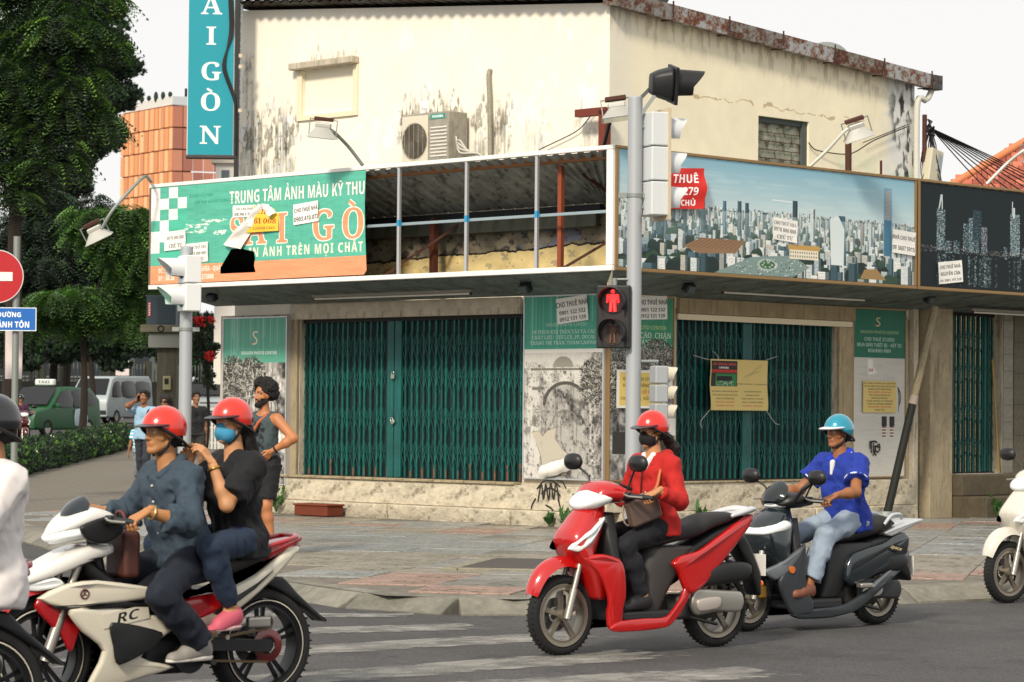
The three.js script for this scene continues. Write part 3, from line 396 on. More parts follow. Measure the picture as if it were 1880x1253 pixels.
// ---------- prints, banners and notices ----------
const txm = (t, rough = 0.6, extra = {}) => mat('#ffffff', rough, 0, { map: t, ...extra });
function uv01(g, u0, u1, y0, y1) { const p = g.attributes.position, uv = g.attributes.uv; for (let i = 0; i < p.count; i++) uv.setXY(i, (p.getX(i) - u0) / (u1 - u0), (p.getY(i) - y0) / (y1 - y0)); return g; }
function sheetOn(name, label, category, F, box, out, tex, { tilt = 0, curl = 0.008, group, rough = 0.65, seed = 1 } = {}) {
  const b = Array.isArray(box) ? fitBox(F, ...box, out) : box, w = b.u1 - b.u0, h = b.y1 - b.y0, g = new THREE.PlaneGeometry(w, h, 12, 8), p = g.attributes.position;
  for (let i = 0; i < p.count; i++) p.setZ(i, 0.004 + curl * vnoise(p.getX(i) / w * 3 + seed * 9, p.getY(i) / h * 3, seed) + curl * 1.5 * Math.pow(Math.abs(p.getX(i) / w * 2), 6) * (vnoise(seed, p.getY(i) * 4, 2)));
  g.computeVertexNormals(); const m = obj(name, fin(g), txm(tex, rough)); m.position.copy(at(F, (b.u0 + b.u1) / 2, (b.y0 + b.y1) / 2, out)); m.rotation.set(0, F.ry, tilt, 'YXZ'); return tag(m, label, category, group);
}
const paper = (g, w, h, c = '#f1efe9') => { g.fillStyle = c; g.fillRect(0, 0, w, h); };
{ // left banner, torn open below the middle
  const u0 = -7.365, u1 = -3.0, y0 = YB + 0.035, y1 = YT - 0.055, X = (px, py) => on(FL, px, py, OUT + 0.025);
  const tex = canvasTex(1800, 560, (g, w, h) => {
    g.fillStyle = '#56b39a'; g.fillRect(0, 0, w, h); for (let i = 0; i < 300; i++) { g.fillStyle = `rgba(${i % 2 ? '255,255,255' : '10,70,60'},0.03)`; g.fillRect(rr(0, w), 0, rr(1, 5), h); }
    g.fillStyle = '#ee9a6e'; g.fillRect(0, h * 0.81, w, h * 0.19);
    const cw = w * 0.0445, ch = h * 0.112; g.fillStyle = '#f3eee9';
    ['WGWG', 'WWGW', 'WGWg', 'GWgg', 'WWgg', 'WGgg', 'Gggg'].forEach((r, j) => [...r].forEach((c, i) => { if (c === 'W') g.fillRect(i * cw, j * ch + 4, cw, ch); else if (c === 'g') { g.fillStyle = '#4dba9d'; g.fillRect(i * cw, j * ch + 4, cw, ch); g.fillStyle = '#f3eee9'; } }));
    vtext(g, 'TRUNG TÂM ẢNH MÀU KỸ THUẬT', w * 0.385, h * 0.225, 98, { sx: 0.78, fill: '#f4efe6', stroke: '#2c8f76', sw: 5 });
    [['S', 0.385], ['À', 0.46], ['I', 0.605], ['G', 0.765], ['Ò', 0.895]].forEach(([s, x]) => vtext(g, s, w * x, h * 0.64, 228, { font: 'serif', fill: '#ee9a6e', stroke: '#f4efe6', sw: 12, sx: 1.05 }));
    vtext(g, 'IN ẢNH TRÊN MỌI CHẤT LIỆU', w * 0.478, h * 0.77, 74, { sx: 0.92, fill: '#f2e6cf', spacing: 8 });
    vtext(g, 'QUẢNG CÁO ÁNH', w * 0.19, h * 0.13, 25, { fill: '#2c8f76' }); vtext(g, 'LÀM ẢNH NHANH QUẢNG CÁO', w * 0.215, h * 0.2, 25, { fill: '#2c8f76' });
    vtext(g, 'ĐC : 174', w * 0.04, h * 0.885, 38, { fill: '#f8e9dc', sx: 0.85 }); vtext(g, 'NGHĨA - QUẬN', w * 0.235, h * 0.885, 38, { fill: '#f8e9dc', sx: 0.85 }); vtext(g, 'ĐT : 08.38', w * 0.04, h * 0.965, 38, { fill: '#f8e9dc', sx: 0.85 }); vtext(g, '08.38273888', w * 0.21, h * 0.965, 38, { fill: '#f8e9dc', sx: 0.85 });
    for (const [x, y, l] of [[0.165, 0.42, 0.12], [0.17, 0.47, 0.1], [0.31, 0.5, 0.05], [0.25, 0.38, 0.11]]) for (let k = 0; k < 26; k++) { g.fillStyle = 'rgba(240,238,228,0.85)'; g.fillRect(w * (x + l * Math.random()), h * (y + rr(-0.02, 0.02)) - l * 300 * Math.random() * 0.2, rr(4, 34), rr(2, 9)); }
  });
  const s = shape([[u0, y0], [u1 - 0.02, y0 + 0.01], [u1 + 0.03, y0 + 0.06], [u1, y0 + 0.5], [u1 - 0.015, y0 + 0.9], [u1, y1]].concat([[u0, y1]]));
  const hole = [[404, 503], [404, 492], [424, 458], [440, 456], [466, 462], [468, 475], [466, 488], [469, 500]].map(([x, y]) => X(x, y)); s.holes.push(shape(hole));
  const t = thing('shop_banner', 'torn green and orange shop banner with checked white squares', 'banner', at(FL, 0, 0, OUT + 0.022), FL.ry);
  obj('banner_sheet', uv01(fin(new THREE.ExtrudeGeometry(s, { depth: 0.003, bevelEnabled: false })), u0, u1, y0, y1), txm(tex, 0.55, { bumpMap: rep(TX.soft, 1.3), bumpScale: 0.02 }), t);
  const sheetG = (pts, z) => { const g = new THREE.PlaneGeometry(1, 1, 10, 10), p = g.attributes.position; for (let i = 0; i < p.count; i++) { const a = p.getX(i) + 0.5, b = p.getY(i) + 0.5, P = [0, 1].map((k) => lerp(lerp(pts[3][k], pts[2][k], a), lerp(pts[0][k], pts[1][k], a), b)); p.setXYZ(i, P[0], P[1], z + 0.05 * vnoise(a * 3.3, b * 3.3, z * 50) + 0.03 * Math.sin(a * 5) * b); } g.computeVertexNormals(); return fin(g); };
  const P = (x, y) => X(x, y);
  const yel = canvasTex(400, 320, (g, w, h) => { paper(g, w, h, '#e5c73f'); vtext(g, '8210', 40, 90, 90, { fill: '#a5281c', font: 'serif' }); vtext(g, '061 068', 20, 210, 96, { fill: '#b3261c', font: 'serif' }); vtext(g, 'CHÍNH CHỦ', 80, 290, 46, { fill: '#a5281c', font: 'serif' }); });
  tag(obj('yellow_notice', sheetG([P(470, 378), P(512, 385), P(514, 424), P(455, 428)], 0.012).translate(0, 0, 0), txm(yel)), 'crumpled yellow rental notice stuck on the green banner', 'notice').position.copy(t.position); scene.children.at(-1).rotation.y = FL.ry;
  const wt = mat('#e7e3da', 0.7); tag(obj('torn_flap', [sheetG([P(478, 375), P(497, 376), P(470, 420), P(452, 412)], 0.03), sheetG([P(455, 405), P(470, 415), P(446, 458), P(415, 450)], 0.035), sheetG([P(486, 374), P(497, 376), P(512, 390), P(500, 402)], 0.04)], wt), 'torn white flap of paper hanging over the yellow notice', 'paper').position.copy(t.position); scene.children.at(-1).rotation.y = FL.ry;
}
const rent = (lines, o = {}) => canvasTex(o.w ?? 360, o.h ?? 260, (g, w, h) => { paper(g, w, h, o.bg ?? '#efede6'); if (o.border) { g.strokeStyle = '#333'; g.lineWidth = 5; g.strokeRect(6, 6, w - 12, h - 12); } lines.forEach(([t, y, s, sx]) => vtext(g, t, w / 2, h * y, s, { fill: o.fill ?? '#1c1b1d', align: 'center', sx: sx ?? 1, font: o.font ?? 'sans-serif', weight: o.weight ?? 'bold' })); });
const G1 = 'rental notices pasted on the signs';
sheetOn('paper_notice', 'white rental notice with large black number 0903.410.073 beside the orange letters', 'notice', FL, [540, 372, 586, 410], OUT + 0.03, rent([['CHO THUÊ NHÀ', 0.42, 74, 0.62], ['0903.410.073', 0.86, 78, 0.74]]), { tilt: 0.07, group: G1, seed: 2 });
sheetOn('paper_notice', 'torn white rental notice half under the yellow paper on the green banner', 'notice', FL, [428, 377, 470, 399], OUT + 0.028, rent([['CÁC CHO THUÊ', 0.4, 62, 0.6], ['08.061 068', 0.86, 84, 0.75]]), { tilt: -0.02, group: G1, seed: 3 });
sheetOn('paper_notice', 'torn white notice on the checked squares reading CHÚ TƯ', 'notice', FL, [303, 424, 342, 459], OUT + 0.03, rent([['0978 800 888', 0.45, 66, 0.72], ['CHÚ TƯ', 0.88, 74, 0.8]], { font: 'serif' }), { tilt: 0.04, group: G1, seed: 4 });
sheetOn('paper_notice', 'torn white notice on the green banner behind the white traffic signal', 'notice', FL, [343, 446, 383, 482], OUT + 0.03, rent([['CHO THUÊ NHÀ', 0.3, 50, 0.72], ['0978 800 888', 0.62, 58, 0.8], ['CHÚ TƯ', 0.93, 56]], { font: 'serif' }), { tilt: 0.03, group: G1, seed: 5 });
// printed city panoramas: flat prints on the right-hand sign
function city(g, w, h, R) {
  const gr = g.createLinearGradient(0, 0, 0, h * 0.55); gr.addColorStop(0, '#86b4c6'); gr.addColorStop(1, '#d3dfdc'); g.fillStyle = gr; g.fillRect(0, 0, w, h);
  for (let i = 0; i < 60; i++) { g.fillStyle = 'rgba(235,240,240,0.10)'; g.beginPath(); g.ellipse(R() * w, h * (0.1 + R() * 0.35), 30 + R() * 120, 3 + R() * 9, 0, 0, 7); g.fill(); }
  const cols = ['#e6e9e6', '#d5dad8', '#b9c4c5', '#8fa3a8', '#f1f0ea', '#c7c3b6', '#55707a', '#3f5a63', '#a9aaa3', '#dfe4e2'];
  const block = (x, y, bw, bh, c) => { g.fillStyle = c; g.fillRect(x, y - bh, bw, bh); g.fillStyle = 'rgba(15,40,48,0.62)'; g.fillRect(x + bw * 0.68, y - bh, bw * 0.32, bh); g.fillStyle = 'rgba(25,50,60,0.5)'; const n = Math.max(2, bh / 6 | 0), m = Math.max(2, bw / 5 | 0); for (let j = 1; j < n; j++) for (let i = 0; i < m; i++) if (R() < 0.7) g.fillRect(x + (i + 0.2) * bw / m, y - bh + j * bh / n, bw / m * 0.55, bh / n * 0.4); };
  for (let row = 0; row < 20; row++) { const k = row / 19, y = h * (0.46 + 0.6 * Math.pow(k, 1.2)), sz = 9 + 62 * k; for (let x = -10; x < w; x += sz * (0.55 + R() * 0.9)) { const q = R(); if (q < 0.24 + 0.12 * k) { g.fillStyle = ['#22382f', '#2f4a3b', '#1b2d2a'][R() * 3 | 0]; for (let b = 0; b < 4; b++) { g.beginPath(); g.arc(x + R() * sz * 1.4, y - R() * sz * 0.6, sz * (0.3 + R() * 0.35), 0, 7); g.fill(); } } else if (q < 0.26 && k > 0.35) { g.fillStyle = ['#a8825e', '#b58f63', '#8d6a4e'][R() * 3 | 0]; g.beginPath(); g.moveTo(x, y); g.lineTo(x + sz * 0.3, y - sz * 0.4); g.lineTo(x + sz * 1.2, y - sz * 0.4); g.lineTo(x + sz * 1.5, y); g.fill(); } else block(x, y, sz * (0.5 + R() * 0.7), sz * (0.5 + R() * (k < 0.3 ? 2.2 : 1.1)), cols[R() * cols.length | 0]); } }
  for (const [x, t, bw, c] of [[0.2, 0.36, 24, '#3d5661'], [0.256, 0.34, 26, '#41606c'], [0.327, 0.36, 22, '#5d8296'], [0.375, 0.35, 26, '#4a6672'], [0.4, 0.36, 24, '#405b67'], [0.56, 0.3, 34, '#3b4f57'], [0.62, 0.36, 36, '#d9dfdf'], [0.8, 0.44, 26, '#8d7f78'], [0.83, 0.45, 26, '#cdd5d6']]) block(w * x, h * 0.66, bw, h * (0.66 - t), c);
  g.strokeStyle = '#e8ecec'; g.lineWidth = 4; g.beginPath(); g.moveTo(w * 0.49, h * 0.31); g.lineTo(w * 0.56, h * 0.315); g.stroke();
  g.fillStyle = '#dbe4e4'; g.beginPath(); g.moveTo(w * 0.695, h * 0.86); g.lineTo(w * 0.69, h * 0.44); g.lineTo(w * 0.72, h * 0.4); g.lineTo(w * 0.745, h * 0.52); g.lineTo(w * 0.74, h * 0.86); g.fill(); g.fillStyle = '#39606c'; g.beginPath(); g.moveTo(w * 0.72, h * 0.4); g.lineTo(w * 0.745, h * 0.4); g.lineTo(w * 0.75, h * 0.86); g.lineTo(w * 0.74, h * 0.86); g.lineTo(w * 0.742, h * 0.52); g.fill();
  { const hz = g.createLinearGradient(0, h * 0.4, 0, h * 0.85); hz.addColorStop(0, 'rgba(206,220,218,0.55)'); hz.addColorStop(1, 'rgba(206,220,218,0)'); g.fillStyle = hz; g.fillRect(0, h * 0.45, w, h * 0.4); } const X = w * 0.885; g.fillStyle = '#5d8fae'; g.fillRect(X, h * 0.1, 62, h * 0.62); g.fillStyle = '#8a8a83'; g.fillRect(X + 16, h * 0.12, 32, h * 0.6); g.fillStyle = 'rgba(235,240,240,0.55)'; for (let j = 0; j < 46; j++) g.fillRect(X - 3, h * (0.11 + j * 0.0125), 68, 2); g.fillStyle = '#44738f'; g.fillRect(X + 4, h * 0.4, 54, h * 0.34);
  g.fillStyle = '#8f7053'; g.beginPath(); g.moveTo(w * 0.2, h * 0.78); g.lineTo(w * 0.26, h * 0.7); g.lineTo(w * 0.4, h * 0.7); g.lineTo(w * 0.37, h * 0.82); g.lineTo(w * 0.25, h * 0.84); g.fill(); g.strokeStyle = 'rgba(80,55,40,0.7)'; g.lineWidth = 2; for (let i = 0; i < 12; i++) { g.beginPath(); g.moveTo(w * (0.2 + i * 0.015), h * 0.79); g.lineTo(w * (0.25 + i * 0.014), h * 0.7); g.stroke(); }
  g.fillStyle = '#7d9490'; g.beginPath(); g.moveTo(w * 0.3, h); g.lineTo(w * 0.42, h * 0.84); g.lineTo(w * 0.56, h * 0.8); g.lineTo(w * 0.62, h * 0.9); g.lineTo(w * 0.56, h); g.fill();
  g.fillStyle = '#a9b8b2'; g.beginPath(); g.ellipse(w * 0.475, h * 0.9, 68, 26, 0, 0, 7); g.fill(); g.fillStyle = '#3f6a48'; g.beginPath(); g.ellipse(w * 0.475, h * 0.9, 52, 19, 0, 0, 7); g.fill(); g.fillStyle = '#a8b79b'; for (let i = 0; i < 6; i++) { g.beginPath(); g.ellipse(w * 0.475 + Math.cos(i) * 32, h * 0.9 + Math.sin(i) * 11, 8, 4, 0, 0, 7); g.fill(); }
  for (let i = 0; i < 110; i++) { g.fillStyle = R() < 0.5 ? '#e8ebe8' : '#26383b'; g.fillRect(w * (0.36 + R() * 0.24), h * (0.84 + R() * 0.15), 4 + R() * 6, 2 + R() * 2); }
  g.fillStyle = '#e7dfc8'; g.fillRect(w * 0.55, h * 0.74, w * 0.1, h * 0.09); g.fillStyle = '#c09a55'; g.fillRect(w * 0.545, h * 0.7, w * 0.11, h * 0.045); g.fillStyle = '#6d6a58'; for (let i = 0; i < 12; i++) for (let j = 0; j < 2; j++) g.fillRect(w * (0.553 + i * 0.008), h * (0.76 + j * 0.035), 7, 8);
  g.fillStyle = '#9a7d52'; g.beginPath(); g.moveTo(w * 0.8, h * 0.97); g.lineTo(w * 0.815, h * 0.88); g.lineTo(w * 0.86, h * 0.87); g.lineTo(w * 0.895, h * 0.97); g.fill();
  
}
const cityT = canvasTex(2000, 480, (g, w, h) => city(g, w, h, rng(12)));
const nightT = canvasTex(1700, 480, (g, w, h) => {
  const R = rng(5); g.fillStyle = '#06191f'; g.fillRect(0, 0, w, h); g.fillStyle = '#05141a'; g.fillRect(0, h * 0.66, w, h * 0.34);
  const lit = (x, y, bw, bh, d, c) => { g.fillStyle = '#16303a'; g.fillRect(x, y, bw, bh); for (let i = 0; i < bw * bh * d / 12; i++) { g.fillStyle = c[R() * c.length | 0]; g.fillRect(x + R() * bw, y + R() * bh, 2 + R() * 3, 2); } };
  const c = ['#d5dfe0', '#8fb0b8', '#5d8690', '#f3efe6', '#3c626c'];
  lit(115, h * 0.24, 58, h * 0.4, 0.9, c); g.fillStyle = '#c5d2d4'; g.beginPath(); g.moveTo(128, h * 0.24); g.lineTo(143, h * 0.1); g.lineTo(156, h * 0.1); g.lineTo(158, h * 0.24); g.lineTo(150, h * 0.24); g.lineTo(149, h * 0.15); g.lineTo(136, h * 0.24); g.fill();
  lit(300, h * 0.36, 40, h * 0.28, 0.5, c); lit(340, h * 0.3, 72, h * 0.34, 1, c); lit(370, h * 0.22, 60, h * 0.3, 0.35, ['#4a5f66', '#6f8990']); lit(430, h * 0.38, 42, h * 0.26, 0.8, ['#c9a9b5', '#8fb0b8']); lit(640, h * 0.22, 70, h * 0.42, 1.3, c); g.fillStyle = '#d9e2e2'; g.fillRect(655, h * 0.1, 6, h * 0.14); g.fillRect(664, h * 0.16, 12, h * 0.1);
  for (let i = 0; i < 24; i++) lit(R() * w, h * (0.52 + R() * 0.06), 24 + R() * 50, h * 0.12, 0.45, c); for (let i = 0; i < 26; i++) lit(760 + R() * 900, h * (0.3 + R() * 0.2), 30 + R() * 50, h * 0.34, 0.4, c);
  for (let i = 0; i < 700; i++) { g.fillStyle = ['#e9ddd0', '#b6c9cc', '#d8a7a0'][R() * 3 | 0]; g.fillRect(R() * w, h * (0.6 + R() * 0.06), 3, 2); }
  for (let i = 0; i < 60; i++) { const x = R() * w, b = [120, 340, 380, 440, 660][R() * 5 | 0] + R() * 60; const xx = R() < 0.7 ? b : x; for (let k = 0; k < 24; k++) { g.fillStyle = `rgba(190,212,215,${0.5 * R()})`; g.fillRect(xx + (R() - 0.5) * 14, h * (0.67 + R() * 0.3), 3 + R() * 7, 2 + R() * 5); } }
});
const signT = (name, label, u0, u1, tex) => { const m = obj(name, uv01(b2(u0, u1, YB + 0.02, YT - 0.04, -0.012, 0, 0), u0, u1, YB + 0.02, YT - 0.04), txm(tex, 0.75)); m.position.copy(at(FR, 0, 0, OUT + 0.006)); m.rotation.y = FR.ry; tag(m, label, 'billboard'); };
signT('city_billboard', 'faded daytime aerial city panorama printed on the long canopy sign', -1.128, 4.488, cityT); signT('night_billboard', 'dark night skyline print with lights reflected in a river', 4.607, 9.96, nightT);
const GN = 'rental notices pasted on the city signs';
sheetOn('paper_notice', 'torn rental notice 0978 800 888 on the daytime city print above the pale roof', 'notice', FR, [1418, 402, 1463, 443], OUT + 0.012, rent([['CHO THUÊ NHÀ', 0.3, 52, 0.8], ['0978 800 888', 0.6, 62, 0.85], ['CHÚ TƯ', 0.92, 60]], { font: 'serif' }), { tilt: -0.06, group: GN, seed: 7 });
sheetOn('paper_notice', 'white notice NHÀ CHO THUÊ at the edge of the daytime city print', 'notice', FR, [1638, 424, 1680, 467], OUT + 0.024, rent([['NHÀ CHO THUÊ', 0.4, 74, 0.62], ['09 3607 5915', 0.85, 78, 0.7]], { w: 340, h: 300 }), { tilt: -0.05, group: GN, seed: 8 });
sheetOn('paper_notice', 'small white rental notice pasted low on the night skyline print', 'notice', FR, [1722, 480, 1766, 520], OUT + 0.012, rent([['CHO THUÊ NHÀ', 0.33, 64, 0.68], ['NGUYÊN CĂN', 0.64, 64, 0.72], ['LH: 0901.197.318', 0.92, 46, 0.9]], { h: 280, weight: 'bold' }), { tilt: 0.1, group: GN, seed: 9 });
{ const tex = canvasTex(520, 360, (g, w, h) => { paper(g, w, h, '#cf2a22'); vtext(g, 'CHO THUÊ', w / 2, h * 0.36, 104, { align: 'center', sx: 0.85 }); vtext(g, '09 1881 279', w / 2, h * 0.66, 96, { align: 'center', sx: 0.8 }); vtext(g, 'CHÍNH CHỦ', w / 2, h * 0.92, 72, { align: 'center' }); });
  sheetOn('red_banner', 'crumpled red rental banner on the city print behind the traffic signal', 'banner', FR, [1177, 309, 1286, 384], OUT + 0.03, tex, { tilt: 0.06, curl: 0.06, seed: 11 }); }
// posters on the lower walls (printed with photographs in black and white)
const bwNoise = (g, x, y, w, h, n, R, dark = '#2b2a26', size = 6) => { for (let i = 0; i < n; i++) { const a = x + R() * w, b = y + R() * h, k = fb(a / 700, b / 700); if (k > 0.5) { g.globalAlpha = clamp((k - 0.45) * 3) * (0.4 + R() * 0.6); g.fillStyle = R() < 0.8 ? dark : '#e9e6dd'; g.fillRect(a, b, 1 + R() * size, 1 + R() * size * 0.7); } } g.globalAlpha = 1; };
const bwField = (g, x, y, w, h, fn, c = 3) => { for (let j = 0; j < h; j += c) for (let i = 0; i < w; i += c) { const k = clamp(fn(i / w, j / h)) * 225 + 12 | 0; g.fillStyle = `rgb(${k},${k * 0.985 | 0},${k * 0.945 | 0})`; g.fillRect(x + i, y + j, c, c); } };
const greenTop = (g, w, h0, a, b) => { g.fillStyle = a; g.fillRect(0, 0, w, h0); const n = 60; for (let i = 0; i < n; i++) { g.globalAlpha = 0.25 * Math.random(); g.fillStyle = b; g.fillRect(Math.random() * w, 0, 2 + Math.random() * 14, h0 * (0.4 + 0.6 * Math.random())); } g.globalAlpha = 1; };
const logoS = (g, x, y, s, c = '#e8e0c8') => { g.strokeStyle = c; g.lineWidth = s * 0.18; g.beginPath(); g.moveTo(x + s * 0.4, y - s * 0.6); g.bezierCurveTo(x - s * 0.6, y - s * 0.7, x - s * 0.1, y - s * 0.1, x + s * 0.1, y); g.bezierCurveTo(x + s * 0.6, y + s * 0.3, x + s * 0.1, y + s * 0.8, x - s * 0.4, y + s * 0.5); g.stroke(); g.fillStyle = '#c8563a'; g.beginPath(); g.arc(x - s * 0.3, y + s * 0.45, s * 0.12, 0, 7); g.fill(); };
function leaves(g, x, y, r, n, R, c = ['#23231f', '#3d3c36', '#6b6a62', '#a5a399']) { for (let i = 0; i < n; i++) { const a = R() * 7, d = Math.sqrt(R()) * r; g.save(); g.translate(x + Math.cos(a) * d, y + Math.sin(a) * d); g.rotate(R() * 7); g.fillStyle = c[R() * c.length | 0]; g.beginPath(); g.ellipse(0, 0, 14 + R() * 12, 3.5, 0, 0, 7); g.fill(); g.restore(); } }
function posterPanel(name, label, F, box, out, tex, frame = M.alu) {
  const b = fitBox(F, ...box, out), t = thing(name, label, 'poster', at(F, b.u0, b.y0, 0.004), F.ry), w = b.u1 - b.u0, h = b.y1 - b.y0;
  obj('print', uv01(b2(0.02, w - 0.02, 0.02, h - 0.02, 0, out - 0.012), 0.02, w - 0.02, 0.02, h - 0.02), txm(tex, 0.55), t);
  obj('frame_rail', b2(0, w, 0, 0.02, 0, out, 0.003), frame, t); obj('frame_rail', b2(0, w, h - 0.02, h, 0, out, 0.003), frame, t); obj('frame_rail', b2(0, 0.02, 0.021, h - 0.021, 0, out, 0.003), frame, t); obj('frame_rail', b2(w - 0.02, w, 0.021, h - 0.021, 0, out, 0.003), frame, t); return t;
}
const PT1 = canvasTex(520, 1000, (g, w, h) => { const R = rng(3); paper(g, w, h, '#dfddd4'); greenTop(g, w, h * 0.27, '#5aa58d', '#d8e6da'); logoS(g, w * 0.5, h * 0.12, 60); vtext(g, 'SAIGON PHOTO CENTER', w * 0.28, h * 0.22, 26, { fill: '#dbe8dd' });
  bwField(g, 0, h * 0.27, w, h * 0.73, (a, b) => { const fall = sstep(0.12, 0.0, Math.abs(a - 0.72 + b * 0.25) - 0.1 - 0.1 * b), st = fb(a * 3, b * 0.4), lf2 = fb(a * 2.2, b * 2.2 + 0.3); return lerp(0.12 + 1.1 * Math.pow(lf2, 1.4) + (b > 0.55 ? 0.1 : -0.08), 0.62 + 0.5 * (st - 0.4), fall); }); leaves(g, w * 0.15, h * 0.36, 130, 500, R); leaves(g, w * 0.45, h * 0.36, 120, 500, R); leaves(g, w * 0.1, h * 0.5, 120, 400, R); for (let i = 0; i < 900; i++) { g.globalAlpha = 0.5; g.fillStyle = R() < 0.6 ? '#f2f1ec' : '#58564f'; g.fillRect(w * (0.5 + R() * 0.45 - 0.2 * R()), h * (0.3 + R() * 0.68), 2 + R() * 5, 8 + R() * 40); } g.globalAlpha = 1; });
posterPanel('photo_poster', 'faded green poster with a waterfall print behind the standing man', FL, [407, 582, 525, 890], 0.13, PT1);
const PT2 = canvasTex(640, 1400, (g, w, h) => { const R = rng(9); paper(g, w, h, '#e3e0d6'); greenTop(g, w, h * 0.29, '#3f9c84', '#cfe4d8'); g.globalAlpha = 0.8; g.globalAlpha = 1;
  vtext(g, 'SAIGON PHOTO CENTER', w * 0.27, h * 0.165, 34, { fill: '#b9d3b5', weight: 'normal', sx: 0.9 }); ['IN PHUN KTS TRÊN TẤT CẢ CÁC', 'CHẤT LIỆU : HIFLEX, PP, DECAL', 'TRANG TRÍ TRẦN, THẢM CANVAS'].forEach((s, i) => vtext(g, s, w * 0.5, h * (0.205 + i * 0.03), 38, { fill: '#cfe0cf', font: 'serif', weight: 'normal', align: 'center', sx: 0.9 }));
  bwField(g, 0, h * 0.31, w, h * 0.69, (a, b) => { const n = fb(a * 1.3 + 0.2, b * 1.6), n2 = fb(a * 4, b * 5), st = fb(a * 5, b * 0.6 + 0.5), top = sstep(0.05, 0.16, b + (n2 - 0.5) * 0.1); const base = 0.86 - top * (sstep(0.5, 0.8, n) * 0.34 + sstep(0.52, 0.8, st) * 0.16 + sstep(0.58, 0.8, n2) * 0.3) - 0.14 * sstep(0.3, 0.26, Math.hypot((a - 0.53) * 0.9, Math.max(0, 0.42 - b) * 1.6)) * sstep(0.2, 0.25, b); return base - (a > 0.8 ? sstep(0.8, 0.95, a + (n2 - 0.5) * 0.3) * 0.35 : 0) + 0.1 * (n2 - 0.5); }); g.lineWidth = 26; g.strokeStyle = '#4b4842'; g.beginPath(); g.arc(w * 0.53, h * 0.6, w * 0.27, PI, 0); g.stroke(); g.lineWidth = 12; g.strokeStyle = '#77736a'; g.beginPath(); g.arc(w * 0.53, h * 0.7, w * 0.16, PI, 0); g.stroke();  g.fillStyle = '#6f6b62'; g.fillRect(w * 0.08, h * 0.395, w * 0.72, h * 0.012); g.fillRect(w * 0.1, h * 0.5, w * 0.16, h * 0.016);
  g.beginPath(); g.fillStyle = '#8b877c'; g.arc(w * 0.5, h * 0.39, w * 0.13, PI, 0); g.fill(); g.fillStyle = '#4e4b44'; for (let i = 0; i < 220; i++) g.fillRect(w * 0.1 + R() * w * 0.1, h * (0.6 + R() * 0.12), 4, 4); for (let i = 0; i < 200; i++) g.fillRect(w * 0.85 + R() * w * 0.1, h * (0.55 + R() * 0.4), 5, 5); leaves(g, w * 0.92, h * 0.5, 130, 500, R); leaves(g, w * 0.9, h * 0.42, 110, 300, R); bwNoise(g, 0, h * 0.36, w * 0.5, h * 0.3, 5000, R, '#2d2b26', 5); bwNoise(g, w * 0.2, h * 0.4, w * 0.7, h * 0.25, 5000, R, '#3b382f', 5);
  g.fillStyle = '#b8b1a0'; g.beginPath(); g.moveTo(w * 0.1, h * 0.75); [[0.2, 0.74], [0.24, 0.77], [0.3, 0.74], [0.42, 0.72], [0.4, 0.78], [0.5, 0.84], [0.58, 0.87], [0.6, 0.93], [0.55, 0.98], [0.25, 0.98], [0.22, 0.88], [0.16, 0.81]].forEach(([a, b]) => g.lineTo(w * a, h * b)); g.fill(); g.strokeStyle = '#55503f'; g.lineWidth = 3; g.stroke(); bwNoise(g, w * 0.2, h * 0.78, w * 0.35, h * 0.2, 900, R, '#8f8874', 8); });
posterPanel('photo_poster', 'tall poster with a ruined temple arch print torn at the bottom', FL, [960, 541, 1108, 882], 0.06, PT2);
{ const [u, y] = on(FL, 1020, 862, 0.1), g = []; for (const [a, b, c] of [[-0.24, -0.1, 0.05], [-0.05, 0.05, 0.1]]) { const p = new THREE.PlaneGeometry(0.5, 0.16, 14, 5), q = p.attributes.position; for (let i = 0; i < q.count; i++) { const x = q.getX(i), yy = q.getY(i); q.setXYZ(i, x + b * 0.3, yy + x * 0.25 + 0.03 * vnoise(x * 12, yy * 9, c * 30), c * 0.5 + 0.03 + 0.05 * Math.sin((yy + 0.08) * 18) + 0.03 * vnoise(x * 9, 2, 4)); } p.computeVertexNormals(); g.push(fin(p)); }
  const m = tag(obj('peeled_poster_strip', g, mat('#e4e1d8', 0.75)), 'peeled strip of poster paper curling at the foot of the temple print', 'paper'); m.position.copy(at(FL, u, y, 0.0)); m.rotation.y = FL.ry; }
